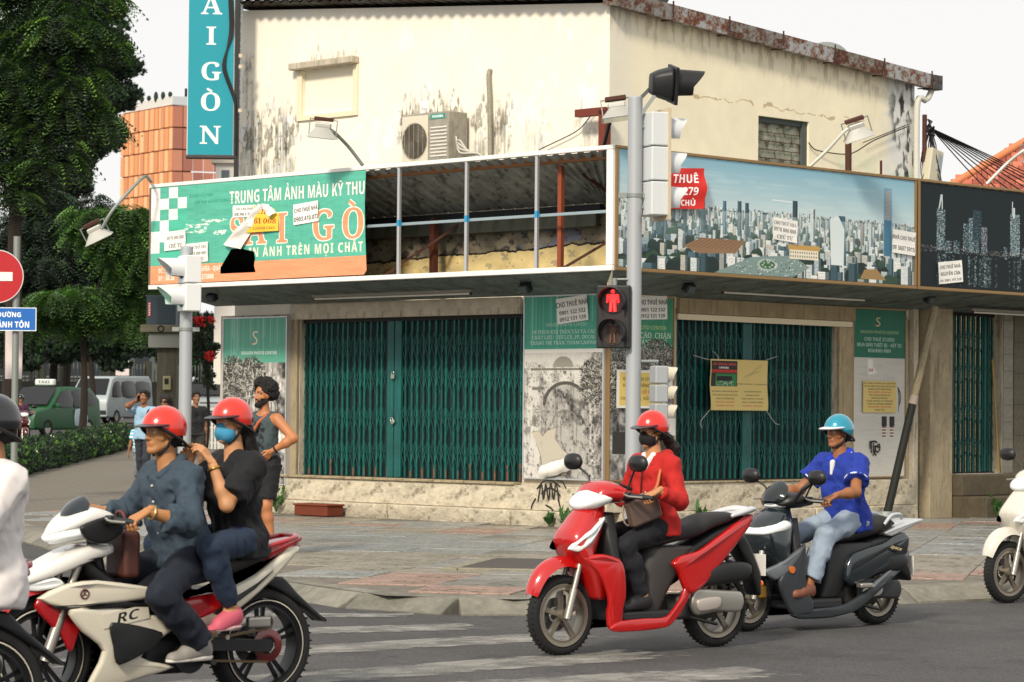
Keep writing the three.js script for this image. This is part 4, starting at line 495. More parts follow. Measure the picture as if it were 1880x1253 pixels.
const PT3 = canvasTex(560, 1400, (g, w, h) => { const R = rng(19); paper(g, w, h, '#cfcabb'); greenTop(g, w, h * 0.29, '#2f8a63', '#7fb592'); vtext(g, 'SAIGON PHOTO CENTER', w * 0.5, h * 0.175, 40, { fill: '#c9d893', weight: 'normal', align: 'center' }); vtext(g, 'QUẢNG CÁO, CHÂN', w * 0.54, h * 0.222, 56, { fill: '#e3ecd9', font: 'serif', weight: 'normal', align: 'center', sx: 0.92 }); vtext(g, 'NGƯỜI, ẢNH THẺ...', w * 0.56, h * 0.262, 56, { fill: '#e3ecd9', font: 'serif', weight: 'normal', align: 'center', sx: 0.92 });
  bwField(g, 0, h * 0.29, w, h * 0.71, (a, b) => { const n = fb(a * 1.4, b * 1.8 + 0.4), n2 = fb(a * 4, b * 6); return 0.2 + 0.9 * n + 0.5 * (n2 - 0.5) - (b > 0.45 ? 0.28 * sstep(0.4, 0.6, n2) : 0) + (b < 0.3 ? 0.15 : 0); }); leaves(g, w * 0.25, h * 0.36, 190, 1000, R); leaves(g, w * 0.75, h * 0.35, 170, 1000, R); leaves(g, w * 0.12, h * 0.55, 110, 600, R);  g.fillStyle = '#4d493f'; for (let i = 0; i < 6; i++) g.fillRect(w * 0.72, h * (0.5 + i * 0.008), w * 0.26, 5); g.fillStyle = '#2e2b26'; g.fillRect(w * 0.55, h * 0.68, w * 0.4, h * 0.16); g.fillRect(w * 0.05, h * 0.74, w * 0.3, h * 0.12);  leaves(g, w * 0.75, h * 0.93, 120, 400, R); });
posterPanel('photo_poster', 'poster with a green head and dark leafy print behind the traffic pole', FR, [1118, 543, 1238, 884], 0.06, PT3, M.gold);
const PT4 = canvasTex(440, 1250, (g, w, h) => { const R = rng(29); paper(g, w, h, '#c9c7bd'); for (let i = 0; i < 400; i++) { g.globalAlpha = 0.08; g.fillStyle = R() < 0.5 ? '#8f95a0' : '#e6e4dc'; g.fillRect(R() * w, h * 0.28 + R() * h * 0.7, 20 + R() * 100, 3 + R() * 16); } g.globalAlpha = 1; g.fillStyle = '#0f6a52'; g.fillRect(0, 0, w, h * 0.29); greenTop(g, w, h * 0.285, '#0f6a52', '#1a7d62'); logoS(g, w * 0.47, h * 0.075, 50, '#d9c58a');
  vtext(g, 'SAIGON PHOTO CENTER', w * 0.5, h * 0.145, 30, { fill: '#bcd08f', weight: 'normal', align: 'center' }); ['CHO THUÊ STUDIO', 'MUA BÁN THIẾT BỊ - VẬT TƯ', 'NGHÀNH ẢNH'].forEach((s, i) => vtext(g, s, w * 0.5, h * (0.19 + i * 0.034), 38, { fill: '#cfe3d0', align: 'center', sx: 0.8, weight: 'normal' }));
  g.fillStyle = '#eceae4'; for (let i = 0; i < 26; i++) g.fillRect(w * 0.28, h * (0.3 + i * 0.0035), w * (0.06 + 0.12 * R() * (i > 12 ? 1 : 0.5)), 4); vtext(g, '04', w * 0.29, h * 0.375, 36, { fill: '#b5473b' });
  g.fillStyle = '#17161a'; g.fillRect(w * 0.55, h * 0.64, w * 0.1, h * 0.06); g.fillRect(w * 0.7, h * 0.64, w * 0.1, h * 0.06); for (let i = 0; i < 7; i++) { g.fillStyle = i % 2 ? '#e3d5c6' : '#6d3a30'; g.fillRect(w * 0.56, h * (0.7 + i * 0.009), w * 0.07, 11); g.fillRect(w * 0.71, h * (0.7 + i * 0.009), w * 0.07, 11); } g.strokeStyle = '#1a181c'; g.lineWidth = 4; for (let i = 0; i < 4; i++) { g.beginPath(); g.moveTo(w * 0.86, h * 0.46); g.quadraticCurveTo(w * (0.98 - i * 0.03), h * 0.52, w * 0.88, h * (0.58 + i * 0.01)); g.stroke(); } });
posterPanel('photo_poster', 'dark green topped studio poster beside the leaning pole', FR, [1566, 566, 1664, 878], 0.05, PT4, M.gold);
// notices on the lower walls
const two = () => rent([['CHO THUÊ NHÀ', 0.36, 74, 0.72], ['0901 122 332', 0.66, 54], ['0912 131 139', 0.92, 54]], { w: 380, h: 260 });
sheetOn('paper_notice', 'white house rental notice at the top of the temple print poster', 'notice', FL, [1023, 545, 1080, 592], 0.064, two(), { tilt: 0.09, group: 'house rental notices', seed: 14 });
sheetOn('paper_notice', 'white house rental notice at the top of the leafy print poster', 'notice', FR, [1170, 544, 1224, 587], 0.064, two(), { tilt: 0.04, group: 'house rental notices', seed: 15 });
const yel = (big) => canvasTex(big ? 620 : 360, big ? 540 : 400, (g, w, h) => { const R = rng(44); paper(g, w, h, '#d6bf77');
  if (big) { g.fillStyle = '#2a2524'; g.fillRect(12, 16, w * 0.45, h * 0.5); g.fillStyle = '#b8302a'; g.fillRect(12, h * 0.2, w * 0.45, h * 0.06); vtext(g, 'MỸ HOÀNG HÀNG', w * 0.25, h * 0.12, 36, { fill: '#d8504a', align: 'center', sx: 0.8 }); vtext(g, 'CAMERA', w * 0.24, h * 0.18, 26, { align: 'center' }); g.fillStyle = '#2f7d45'; g.fillRect(w * 0.1, h * 0.28, w * 0.36, h * 0.24); g.fillStyle = '#1b1a1b'; g.fillRect(w * 0.12, h * 0.33, w * 0.26, h * 0.09); g.fillStyle = '#d9d6cf'; for (let i = 0; i < 40; i++) g.fillRect(w * (0.11 + R() * 0.3), h * (0.42 + R() * 0.1), 5, 9);
    g.strokeStyle = '#8a7a5a'; g.lineWidth = 2; for (let i = 0; i < 6; i++) { g.beginPath(); g.moveTo(w * (0.55 + R() * 0.1), h * (0.3 + R() * 0.15)); g.lineTo(w * (0.8 + R() * 0.15), h * (0.05 + R() * 0.2)); g.stroke(); } vtext(g, '92 TRẦN HƯNG ĐẠO, P. Cầu Ông Lãnh, Q.1', w * 0.74, h * 0.49, 17, { fill: '#35301f', align: 'center' }); }
  const L = big ? [['QUÝ KHÁCH CÓ NHU CẦU CHỤP HÌNH', 'VÀ RỬA HÌNH VUI LÒNG LIÊN HỆ VỚI', 'CHÚNG TÔI SỐ ĐIỆN THOẠI', '0283.8297588 - 0283.8256735', '090 3938588 - 090 8121449'], ['FOR TAKING PHOTOS OR', 'PRINTING PHOTOS,', 'PLEASE CONTACT US THROUGH', 'THESE FOLLOWING NUMBERS', '0283.8297588 - 0283.8256735']] : [['QUÝ KHÁCH CÓ NHU CẦU CHỤP HÌNH', 'VÀ RỬA HÌNH VUI LÒNG LIÊN HỆ VỚI', 'CHÚNG TÔI SỐ ĐIỆN THOẠI', '0283.8297588 - 090 8121449', 'FOR TAKING PHOTOS OR', 'PRINTING PHOTOS,', 'PLEASE CONTACT US THROUGH', 'THESE FOLLOWING NUMBERS', '0283.8297588 - 090 8121449', 'THANK YOU']];
  L.forEach((q, c) => q.forEach((s, i) => vtext(g, s, w * (big ? 0.26 + c * 0.48 : 0.5), h * (big ? 0.64 + i * 0.07 : 0.1 + i * 0.093), big ? 19 : 26, { fill: /\d/.test(s) ? '#c5472d' : '#3a3422', align: 'center', sx: big ? 0.82 : 0.75 }))); });
const yb = sheetOn('yellow_banner', 'yellow notice banner with a shop photo and map tied to the gate', 'banner', FR, [1302, 661, 1407, 754], 0.03, yel(true), { curl: 0.02, seed: 21 });
{ const c = (x, y) => at(FR, ...on(FR, x, y, 0.03), 0.035), q = (x, y) => at(FR, ...on(FR, x, y, -0.03), -0.04); tag(obj('tie_string', [tube([c(1302, 661), q(1274, 653)], 0.004, 5, 3), tube([c(1407, 661), q(1428, 655)], 0.004, 5, 3), tube([c(1303, 753), q(1287, 775), q(1290, 786)], 0.004, 5, 6), tube([c(1406, 753), q(1424, 777), q(1432, 780)], 0.004, 5, 6), tube([c(1320, 668), c(1318, 655), q(1310, 645)], 0.004, 5, 6)], mat('#cfcfc8', 0.7)), 'thin white strings tying the yellow banner to the gate bars', 'string'); }
sheetOn('yellow_notice', 'yellow photo studio notice on the dark green topped poster', 'notice', FR, [1584, 700, 1645, 758], 0.055, yel(false), { seed: 22, curl: 0.004 });
sheetOn('yellow_notice', 'yellow address notice on the leafy print poster behind the pole', 'notice', FR, [1131, 680, 1221, 750], 0.066, canvasTex(360, 280, (g, w, h) => { paper(g, w, h, '#e6e2d6'); g.fillStyle = '#dcc169'; g.fillRect(22, 18, w - 44, h - 36); ['QUÝ KHÁCH CHUYỂN', 'ĐẾN CỬA HÀNG MỚI', 'ĐỊA CHỈ: SỐ Q 01', 'CHỤP HÌNH, RỬA HÌNH'].forEach((s, i) => vtext(g, s, w / 2, 76 + i * 48, 32, { fill: i === 2 ? '#c2632c' : '#6d5a24', align: 'center', sx: 0.85 })); }), { seed: 23, curl: 0.004 });
sheetOn('paper_notice', 'white handwritten paper low on the leafy print poster', 'notice', FR, [1203, 768, 1239, 800], 0.066, canvasTex(200, 160, (g, w, h) => { paper(g, w, h, '#dcd9d0'); g.fillStyle = '#6a6a68'; for (let i = 0; i < 5; i++) g.fillRect(20, 30 + i * 26, 60 + 90 * ((i * 37) % 10) / 10, 5); }), { seed: 24 });
// spray paint tags, printed as thin strokes lying on the wall
const tagPaint = (label, F, px, py, out, strokes, s) => { const [u, y] = on(F, px, py, out), g = strokes.map((st) => { const P = st.map(([a, b]) => V3(a * s, -b * s, 0.0)); return warp(tube(P, 0.012, 6, st.length * 6), (v) => { v.z *= 0.12; }); }); const m = tag(obj('graffiti_tag', g, mat('#1d1c1b', 0.7)), label, 'graffiti'); m.position.copy(at(F, u, y, out)); m.rotation.y = F.ry; };
tagPaint('black scribbled spray tag on the plinth below the temple print', FL, 1008, 905, 0.128, [[[-20, 12], [-14, -12], [-10, 10], [-6, -12], [-1, 10], [3, -14], [8, 10], [12, -14], [18, 12]], [[-22, -4], [-10, -14], [6, -15], [20, -8]], [[-24, 8], [-30, 16], [-32, 22]], [[-6, 16], [4, 20], [10, 26]], [[14, -16], [24, -14], [30, -6]], [[16, 8], [20, 18], [21, 24]], [[-14, 2], [0, -6], [14, -2], [20, 4]]], 0.0095);
tagPaint('black spray tag on the pale studio poster', FR, 1606, 822, 0.056, [[[-14, -10], [0, -11], [8, -9]], [[-9, -10], [-9, 10]], [[-3, -8], [-3, 6]], [[2, -4], [1, 8], [-4, 14]], [[8, -2], [14, -6], [16, 2], [10, 8], [4, 6], [4, -2], [16, 0]], [[-12, -10], [-13, 2]], [[-4, 6], [0, 10], [6, 14]]], 0.0075);
// ---------- teal vertical sign and its white neighbour ----------
{ const d = 36.9, a = D(342, 288, d), b = D(428, 288, d), w = b.x - a.x, top = D(385, -60, d).y, h = top - a.y, t = thing('vertical_sign', 'tall teal vertical sign with large white serif letters', 'sign', V3((a.x + b.x) / 2, a.y, a.z), 0.05);
  const tex = canvasTex(300, 1220, (g, W, H) => { g.fillStyle = '#0a8f9f'; g.fillRect(0, 0, W, H); const k = H / 348; [...'SÀIGÒN'].forEach((c, i) => vtext(g, c, W / 2, [20, 86, 142, 207, 263, 324][i] * k, 46 * k, { font: 'serif', align: 'center', fill: '#ece8e4', sx: 1.12 })); });
  obj('sign_box', b2(-w / 2, w / 2, 0.02, h, -0.18, -0.003, 0.01), mat('#d7dadb', 0.5, 0.2), t); obj('sign_face', uv01(b2(-w / 2 + 0.012, w / 2 - 0.012, 0.03, h - 0.02, -0.004, 0.004), -w / 2, w / 2, 0, h), txm(tex, 0.4), t); obj('bottom_tray', b2(-w / 2 - 0.01, w / 2 + 0.01, -0.015, 0.018, -0.19, 0.01, 0.004), mat('#3a3633', 0.6), t);
  const p = thing('steel_post', 'dark steel post carrying cables beside the teal vertical sign', 'post', D(433, 325, 36.95), 0); obj('post_tube', [b2(-0.03, 0.03, -0.15, 3.0, -0.05, 0.03, 0.004)], mat('#1c1d1f', 0.6), p); for (const y of [1.5, 1.65, 0.9]) obj('insulator', cyl(0.03, 0.03, 0.05, 0.05, y, 0.03), mat('#c9bda6', 0.5), p);
  const cg = []; for (let i = 0; i < 5; i++) cg.push(tube([[-0.13 + i * 0.01, 2.6, 0.05], [-0.1 + i * 0.012, 2.0, 0.06], [-0.16 - i * 0.008, 1.5, 0.07], [-0.02, 1.05 - i * 0.02, 0.05], [0.0, 0.3, 0.05]], 0.011, 6, 30)); tag(obj('cable_bundle', cg.map((g) => g.translate(p.position.x, p.position.y, p.position.z)), M.black), 'black cable bundle hanging beside the teal vertical sign', 'cable');
  const e = D(436, 225, 37.3), f = D(436, -30, 37.3), n = thing('narrow_sign', 'narrow white sign with blue vertical lettering at the wall edge', 'sign', e, 0); const nt = canvasTex(60, 1100, (g, W, H) => { g.fillStyle = '#e8e8e6'; g.fillRect(0, 0, W, H); g.save(); g.translate(46, H - 8); g.rotate(-PI / 2); vtext(g, 'TRUNG TÂM ẢNH MÀU KỸ', 0, 0, 52, { fill: '#1a8fa6', sx: 1.5, weight: 'normal' }); g.restore(); });
  obj('sign_board', uv01(b2(-0.045, 0.055, 0, f.y - e.y, -0.03, 0), -0.045, 0.055, 0, f.y - e.y), txm(nt), n); }
// ---------- floodlights on arms, small floodlights, tubes ----------
const LG = 'floodlights on bent arms over the canopy signs';
function armLamp(label, pts, headAt, aim, mm = M.zinc) { // pts in the world from the canopy up to the head
  const t = thing('floodlight', label, 'lamp', pts[0].clone(), 0, LG), L = (p) => p.clone().sub(pts[0]);
  obj('arm', [tube(pts.map(L), 0.022, 8, 24)], mm, t);
  const h = obj('lamp_head', [fin(new THREE.CylinderGeometry(0.1, 0.24, 0.13, 4, 1), 0, 0, 0, 0, PI / 4, 0).scale(1.15, 1, 0.8), bx(0.2, 0.07, 0.12, 0, 0.09, 0, 0.02)], mat('#b9b8b0', 0.5, 0.3), t); h.position.copy(L(headAt)); h.quaternion.setFromUnitVectors(V3(0, -1, 0), aim.clone().normalize());
  obj('lamp_glass', bx(0.34, 0.01, 0.24, 0, -0.068, 0), mat('#d9dcd8', 0.15, 0, { clearcoat: 1 }), h); obj('ballast', bx(0.24, 0.05, 0.09, 0, 0.17, 0, 0.01), M.rustdark, h); obj('bracket', [bx(0.012, 0.22, 0.03, -0.17, 0.06, 0), bx(0.012, 0.22, 0.03, 0.17, 0.06, 0), bx(0.34, 0.012, 0.03, 0, 0.165, 0)], M.zinc, h); return t;
}
{ const L = (px, py, o) => at(FL, ...on(FL, px, py, o), o), Rr = (px, py, o) => at(FR, ...on(FR, px, py, o), o);
  armLamp('floodlight on a long bent arm at the free end of the green banner', [L(277, 334, 1.2), L(262, 326, 1.6), L(208, 384, 2.0), L(186, 420, 2.1)], L(178, 432, 2.1), V3(0.5, -1, -0.2));
  armLamp('floodlight on a bent arm over the green banner beside the bricked window', [L(666, 304, 1.1), L(640, 270, 1.3), L(612, 242, 1.6), L(597, 236, 1.65)], L(592, 244, 1.7), V3(-0.1, -1, -0.1));
  armLamp('floodlight on a dark arm at the canopy corner behind the traffic pole', [L(1108, 272, 0.9), L(1120, 225, 1.1), L(1134, 192, 1.3)], L(1134, 208, 1.35), V3(0.15, -1, 0.1), M.dark);
  armLamp('floodlight on a pale arm over the daytime city print by the barred window', [Rr(1487, 306, 1.1), Rr(1520, 275, 1.3), Rr(1552, 240, 1.5), Rr(1566, 234, 1.55)], Rr(1576, 244, 1.6), V3(0.35, -1, -0.25), mat('#cfcfc4', 0.5, 0.3));
  armLamp('floodlight arm over the night skyline print in front of the tiled roof', [Rr(1812, 338, 1.1), Rr(1850, 300, 1.3), Rr(1878, 278, 1.5), Rr(1893, 272, 1.55)], Rr(1903, 282, 1.6), V3(0.35, -1, -0.25), mat('#cfcfc4', 0.5, 0.3));
  for (const [F, px, py, lab] of [[FL, 389, 546, 'small black floodlight under the canopy near the white traffic signal'], [FL, 965, 529, 'small black floodlight under the canopy above the temple print'], [FR, 1265, 529, 'small black floodlight under the canopy above the gate with the yellow notice'], [FR, 1707, 549, 'small black floodlight under the canopy above the stone pilaster']]) {
    const [u, y] = on(F, px, py, 0.75), t = thing('small_floodlight', lab, 'lamp', at(F, u, y, 0.75), F.ry, 'small floodlights under the canopy'); const b = obj('lamp_body', [bx(0.15, 0.11, 0.1, 0, 0, 0, 0.015)], mat('#23272a', 0.5), t); b.rotation.x = 0.5; obj('lamp_glass', bx(0.12, 0.08, 0.008, 0, 0, 0.053), mat('#3d4b4d', 0.1), b); obj('yoke', [bx(0.008, 0.17, 0.02, -0.085, 0.07, 0), bx(0.008, 0.17, 0.02, 0.085, 0.07, 0), bx(0.18, 0.008, 0.02, 0, 0.155, 0)], M.dark, t); }
  for (const [F, a, b, y1, y2, o, lab] of [[FL, 575, 866, 549, 538, 0.45, 'fluorescent tube batten under the canopy above the padlocked gate'], [FR, 1325, 1590, 537, 550, 0.45, 'fluorescent tube batten under the canopy above the gate with the yellow notice'], [FR, 1785, 1960, 573, 582, 0.45, 'fluorescent tube batten under the canopy above the stone steps']]) {
    const u0 = on(F, a, y1, o)[0], u1 = on(F, b, y2, o)[0], y = on(F, (a + b) / 2, (y1 + y2) / 2, o)[1], t = thing('tube_lamp', lab, 'lamp', at(F, (u0 + u1) / 2, y, o), F.ry, 'tube lamps under the canopy'), w = u1 - u0; obj('batten', bx(w, 0.035, 0.05, 0, 0.03, 0, 0.005), mat('#8f8a7c', 0.6), t); obj('glass_tube', cyl(0.013, 0.013, w - 0.06, 0, -0.005, 0, 0, 0, PI / 2, 10), mat('#d9d6cb', 0.3), t); obj('end_cap', [bx(0.02, 0.05, 0.03, -w / 2 + 0.02, 0, 0)], M.rustdark, t); obj('end_cap', [bx(0.02, 0.05, 0.03, w / 2 - 0.02, 0, 0)], M.rustdark, t); } }
{ // air conditioner
  const b = fitBox(FL, 737, 238, 838, 300, 0.4), y0 = 4.62, w = 0.86, h = 0.66, d = 0.34, u = on(FL, 737, 270, 0.4)[0], t = thing('air_conditioner', 'white air conditioner outdoor unit with round fan grille on the wall', 'air conditioner', at(FL, u, y0, 0.06), FL.ry);
  const body = obj('casing', [b2(0, w, 0, h, 0, d, 0.015)], mat('#e4e0d6', 0.5, 0, { map: rep(TX.kerb, 1.4) }), t); obj('front_frame', [b2(0.02, 0.5, 0.03, h - 0.03, d + 0.001, d + 0.012, 0.004)], mat('#d4cdb8', 0.6), t);
  obj('fan_opening', cyl(0.225, 0.225, 0.012, 0.26, 0.31, d + 0.015, PI / 2), mat('#2f2b27', 0.7), t); const gr = []; for (let r = 0.03; r < 0.23; r += 0.02) gr.push(fin(new THREE.TorusGeometry(r, 0.003, 4, 36), 0.26, 0.31, d + 0.028)); for (let i = -2; i <= 2; i++) gr.push(bar([0.26 + i * 0.085, 0.31 - Math.sqrt(0.05 - i * i * 0.0072), d + 0.032], [0.26 + i * 0.085, 0.31 + Math.sqrt(0.05 - i * i * 0.0072), d + 0.032], 0.004, 5)); obj('fan_grille', gr, mat('#9a9180', 0.6), t);
  for (let i = 0; i < 9; i++) obj('louvre', bx(0.3, 0.02, 0.008, 0.69, 0.1 + i * 0.045, d + 0.004, 0.002), mat('#d9d5ca', 0.5), t);
  obj('brand_plate', uv01(b2(0.54, 0.8, 0.57, 0.63, d, d + 0.006), 0.54, 0.8, 0.57, 0.63), txm(canvasTex(256, 60, (g, W, H) => { g.fillStyle = '#1f8f7d'; g.fillRect(0, 0, W, H); vtext(g, 'TOSHIBA', W / 2, 46, 44, { align: 'center', sx: 1.1 }); })), t); obj('support_leg', [b2(0.08, 0.13, -0.22, 0, 0.02, d)], M.rustdark, t); obj('support_leg', [b2(0.72, 0.77, -0.22, 0, 0.02, d)], M.rustdark, t);
  const hs = []; for (let i = 0; i < 4; i++) hs.push(tube([[w, 0.25 + i * 0.03, 0.2], [w + 0.12, 0.28 - i * 0.05, 0.25], [w + 0.25 + i * 0.05, 0.1, 0.2], [w + 0.35 + i * 0.06, -0.05, 0.12]], 0.014, 7)); const q = tag(obj('coolant_hose', hs, mat('#b9b6ab', 0.6)), 'pale coolant hoses running from the air conditioner to the wall', 'hose'); q.position.copy(t.position); q.rotation.y = FL.ry;
  const W = (px, py, o) => at(FL, ...on(FL, px, py, o), o); tag(obj('drain_pipe', [tube([W(900, 128, 0.02), W(897, 140, 0.05), W(899, 190, 0.06), W(900, 295, 0.06)], 0.03, 10, 30)], mat('#e1dccb', 0.7, 0, { map: rep(TX.kerb, 0.2, 0.6) })), 'pale drain pipe bent out of the cream wall', 'pipe');
  const rp = (F, a, b, o, r, m) => tube([at(F, ...on(F, ...a, o), o), at(F, ...on(F, ...b, o), o)], r, 8, 3);
  const dp = thing('downpipe', 'white downpipe and rusty bracket post at the gutter end', 'pipe', V3()); obj('pipe', [tube([at(FR, 6.36, 5.95, 0.1), at(FR, 6.25, 5.8, 0.09), at(FR, 6.06, 5.74, 0.08), at(FR, 6.05, 4.5, 0.08)], 0.042, 10, 24)], mat('#c9c6ba', 0.6), dp); obj('bracket_post', bar(at(FR, 6.2, 4.4, 0.1), at(FR, 6.2, 5.6, 0.1), 0.035, 6), M.rustdark, dp);
  const bxp = thing('junction_box', 'cream electrical junction box hanging among cables at the wall end', 'box', at(FR, 6.3, 4.9, 0.16), PI / 4); obj('box_body', bx(0.27, 0.46, 0.14, 0, 0, 0, 0.02), mat('#c3bda6', 0.6), bxp); obj('box_plate', bx(0.1, 0.22, 0.01, 0.05, 0.06, 0.074), mat('#9aa1a3', 0.5), bxp); bxp.rotation.z = -0.2;
  const K = at(FR, 6.25, 5.42, 0.16), cs = []; const cr = rng(8); for (let i = 0; i < 9; i++) cs.push(tube([K.clone().add(V3(0, 0, 0)), K.clone().add(V3(0.9 + i * 0.18, -0.75 - 0.02 * i, -0.8)), K.clone().add(V3(2 + i * 0.35, -1.35 - 0.03 * i, -1.9))], 0.009, 5, 14)); for (let i = 0; i < 14; i++) cs.push(tube([K.clone(), K.clone().add(V3((cr() - 0.5) * 0.25, -0.3 - cr() * 0.2, (cr() - 0.5) * 0.1)), K.clone().add(V3((cr() - 0.5) * 0.4, -0.75 - cr() * 0.3, (cr() - 0.4) * 0.15))], 0.008, 5, 12)); cs.push(sphTangle(K)); 
  function sphTangle(k) { return tube(Array.from({ length: 26 }, () => k.clone().add(V3((cr() - 0.5) * 0.14, (cr() - 0.5) * 0.25, (cr() - 0.5) * 0.12))), 0.01, 5, 120); }
  tag(obj('cable_tangle', cs, M.black), 'tangle of black cables fanning out from the wall end over the tiled roof', 'cable');
  const w2 = (px, py, o) => at(FR, ...on(FR, px, py, o), o); tag(obj('wall_cable', [tube([w2(1485, 262, 0.03), w2(1500, 276, 0.04), w2(1560, 283, 0.1), w2(1605, 258, 0.1), w2(1668, 232, 0.1)], 0.008, 5, 30), tube([w2(1668, 228, 0.05), w2(1640, 240, 0.05), w2(1585, 262, 0.06)], 0.006, 5, 20)], M.black), 'thin black cable looping over the yellow wall beside the barred window', 'cable');
  tag(obj('stay_wire', tube([W(990, 275, 0.05), W(1060, 240, 0.05), W(1090, 205, 0.05)], 0.007, 5, 14), M.dark), 'thin slack wire on the cream wall by the corner', 'wire');
  for (const [px, y0, y1, lab] of [[1558, 258, 318, 'short rusty steel stub standing behind the daytime city print'], [1618, 295, 325, 'thin rusty rod standing behind the daytime city print']]) tag(obj('rusty_stub', tube([w2(px, y1, 0.8), w2(px, y0, 0.8)], px < 1600 ? 0.045 : 0.018, 6, 2), M.rustdark), lab, 'post');
  tag(obj('rusty_bracket', [bx(0.11, 0.62, 0.1, 0, 0, 0), bx(0.5, 0.09, 0.1, -0.2, 0.3, 0)].map((g) => g.rotateY(-PI / 4).translate(...w2(1110, 250, 0.12).toArray())), mat('#6d2f20', 0.8)), 'rusty red steel bracket on the wall corner above the canopy', 'bracket');
}

// ---------- traffic poles, signals, signs ----------
const galv = mat('#a9adaf', 0.5, 0.25), hous = mat('#cfd3d4', 0.45), blackP = mat('#161718', 0.5);
function trafficPole(label, base, h, r = 0.058) { const t = thing('traffic_pole', label, 'pole', base); obj('pole_tube', cyl(r * 1.05, r, h, 0, h / 2, 0, 0, 0, 0, 24), galv, t); obj('pole_cap', sph(r, 0, h, 0, 1, 0.3, 1), galv, t); obj('base_plate', bx(0.28, 0.02, 0.28, 0, 0.012, 0, 0.004), M.zinc, t); for (const [a, b] of [[-1, -1], [1, -1], [1, 1], [-1, 1]]) obj('anchor_bolt', cyl(0.012, 0.012, 0.05, a * 0.1, 0.035, b * 0.1), M.zinc, t); obj('clamp', [cyl(r + 0.008, r + 0.008, 0.03, 0, h - 0.78, 0), bx(0.26, 0.04, 0.03, 0, h - 0.78, 0)], M.zinc, t); obj('hand_hole', bx(0.05, 0.16, 0.01, 0, 0.7, r), M.zinc, t); return t; }
function visor(r, len, back = 0.25) { // hooded visor round +z
  const n = 20, pos = []; const P = (a, k) => { const l = k * len * (0.55 + 0.45 * Math.max(0, Math.sin(a))); return [Math.cos(a) * r * (1 - 0.08 * k), Math.sin(a) * r * (1 - 0.08 * k), l]; };
  for (let i = 0; i < n; i++) { const a0 = -0.7 + (PI + 1.4) * i / n, a1 = -0.7 + (PI + 1.4) * (i + 1) / n, q = [P(a0, 0), P(a1, 0), P(a1, 1), P(a0, 1)]; for (const k of [0, 1, 2, 0, 2, 3]) pos.push(...q[k]); }
  const g = new THREE.BufferGeometry(); g.setAttribute('position', new THREE.Float32BufferAttribute(pos, 3)); g.computeVertexNormals(); return fin(toCreasedNormals(mergeVertices(g, 1e-4), 0.6));
}
function signalHead(name, label, p, ry, { n, w, h, d, housing, lensR, vlen, vmat, plate, lenses }) {
  const t = thing(name, label, 'signal', p, ry);
  for (let i = 0; i < n; i++) { const y = h * (n - 1 - i); obj('lamp_housing', bx(w, h - 0.008, d, 0, y + h / 2, 0, 0.012), housing, t);
    const l = obj('lens', fin(new THREE.SphereGeometry(lensR * 1.6, 20, 8, 0, 2 * PI, 0, 0.66), 0, y + h / 2, d / 2 - lensR * 1.24, PI / 2), lenses[i], t); obj('visor', visor(lensR + 0.012, vlen).translate(0, y + h / 2, d / 2), vmat, t); }
  if (plate) obj('back_plate', b2(-w / 2 - 0.03, w / 2 + 0.03, -0.03, n * h + 0.03, d / 2 - 0.02, d / 2 - 0.005), plate, t);
  return t;
}
const dLens = (c) => mat(c, 0.15, 0, { clearcoat: 0.5 });
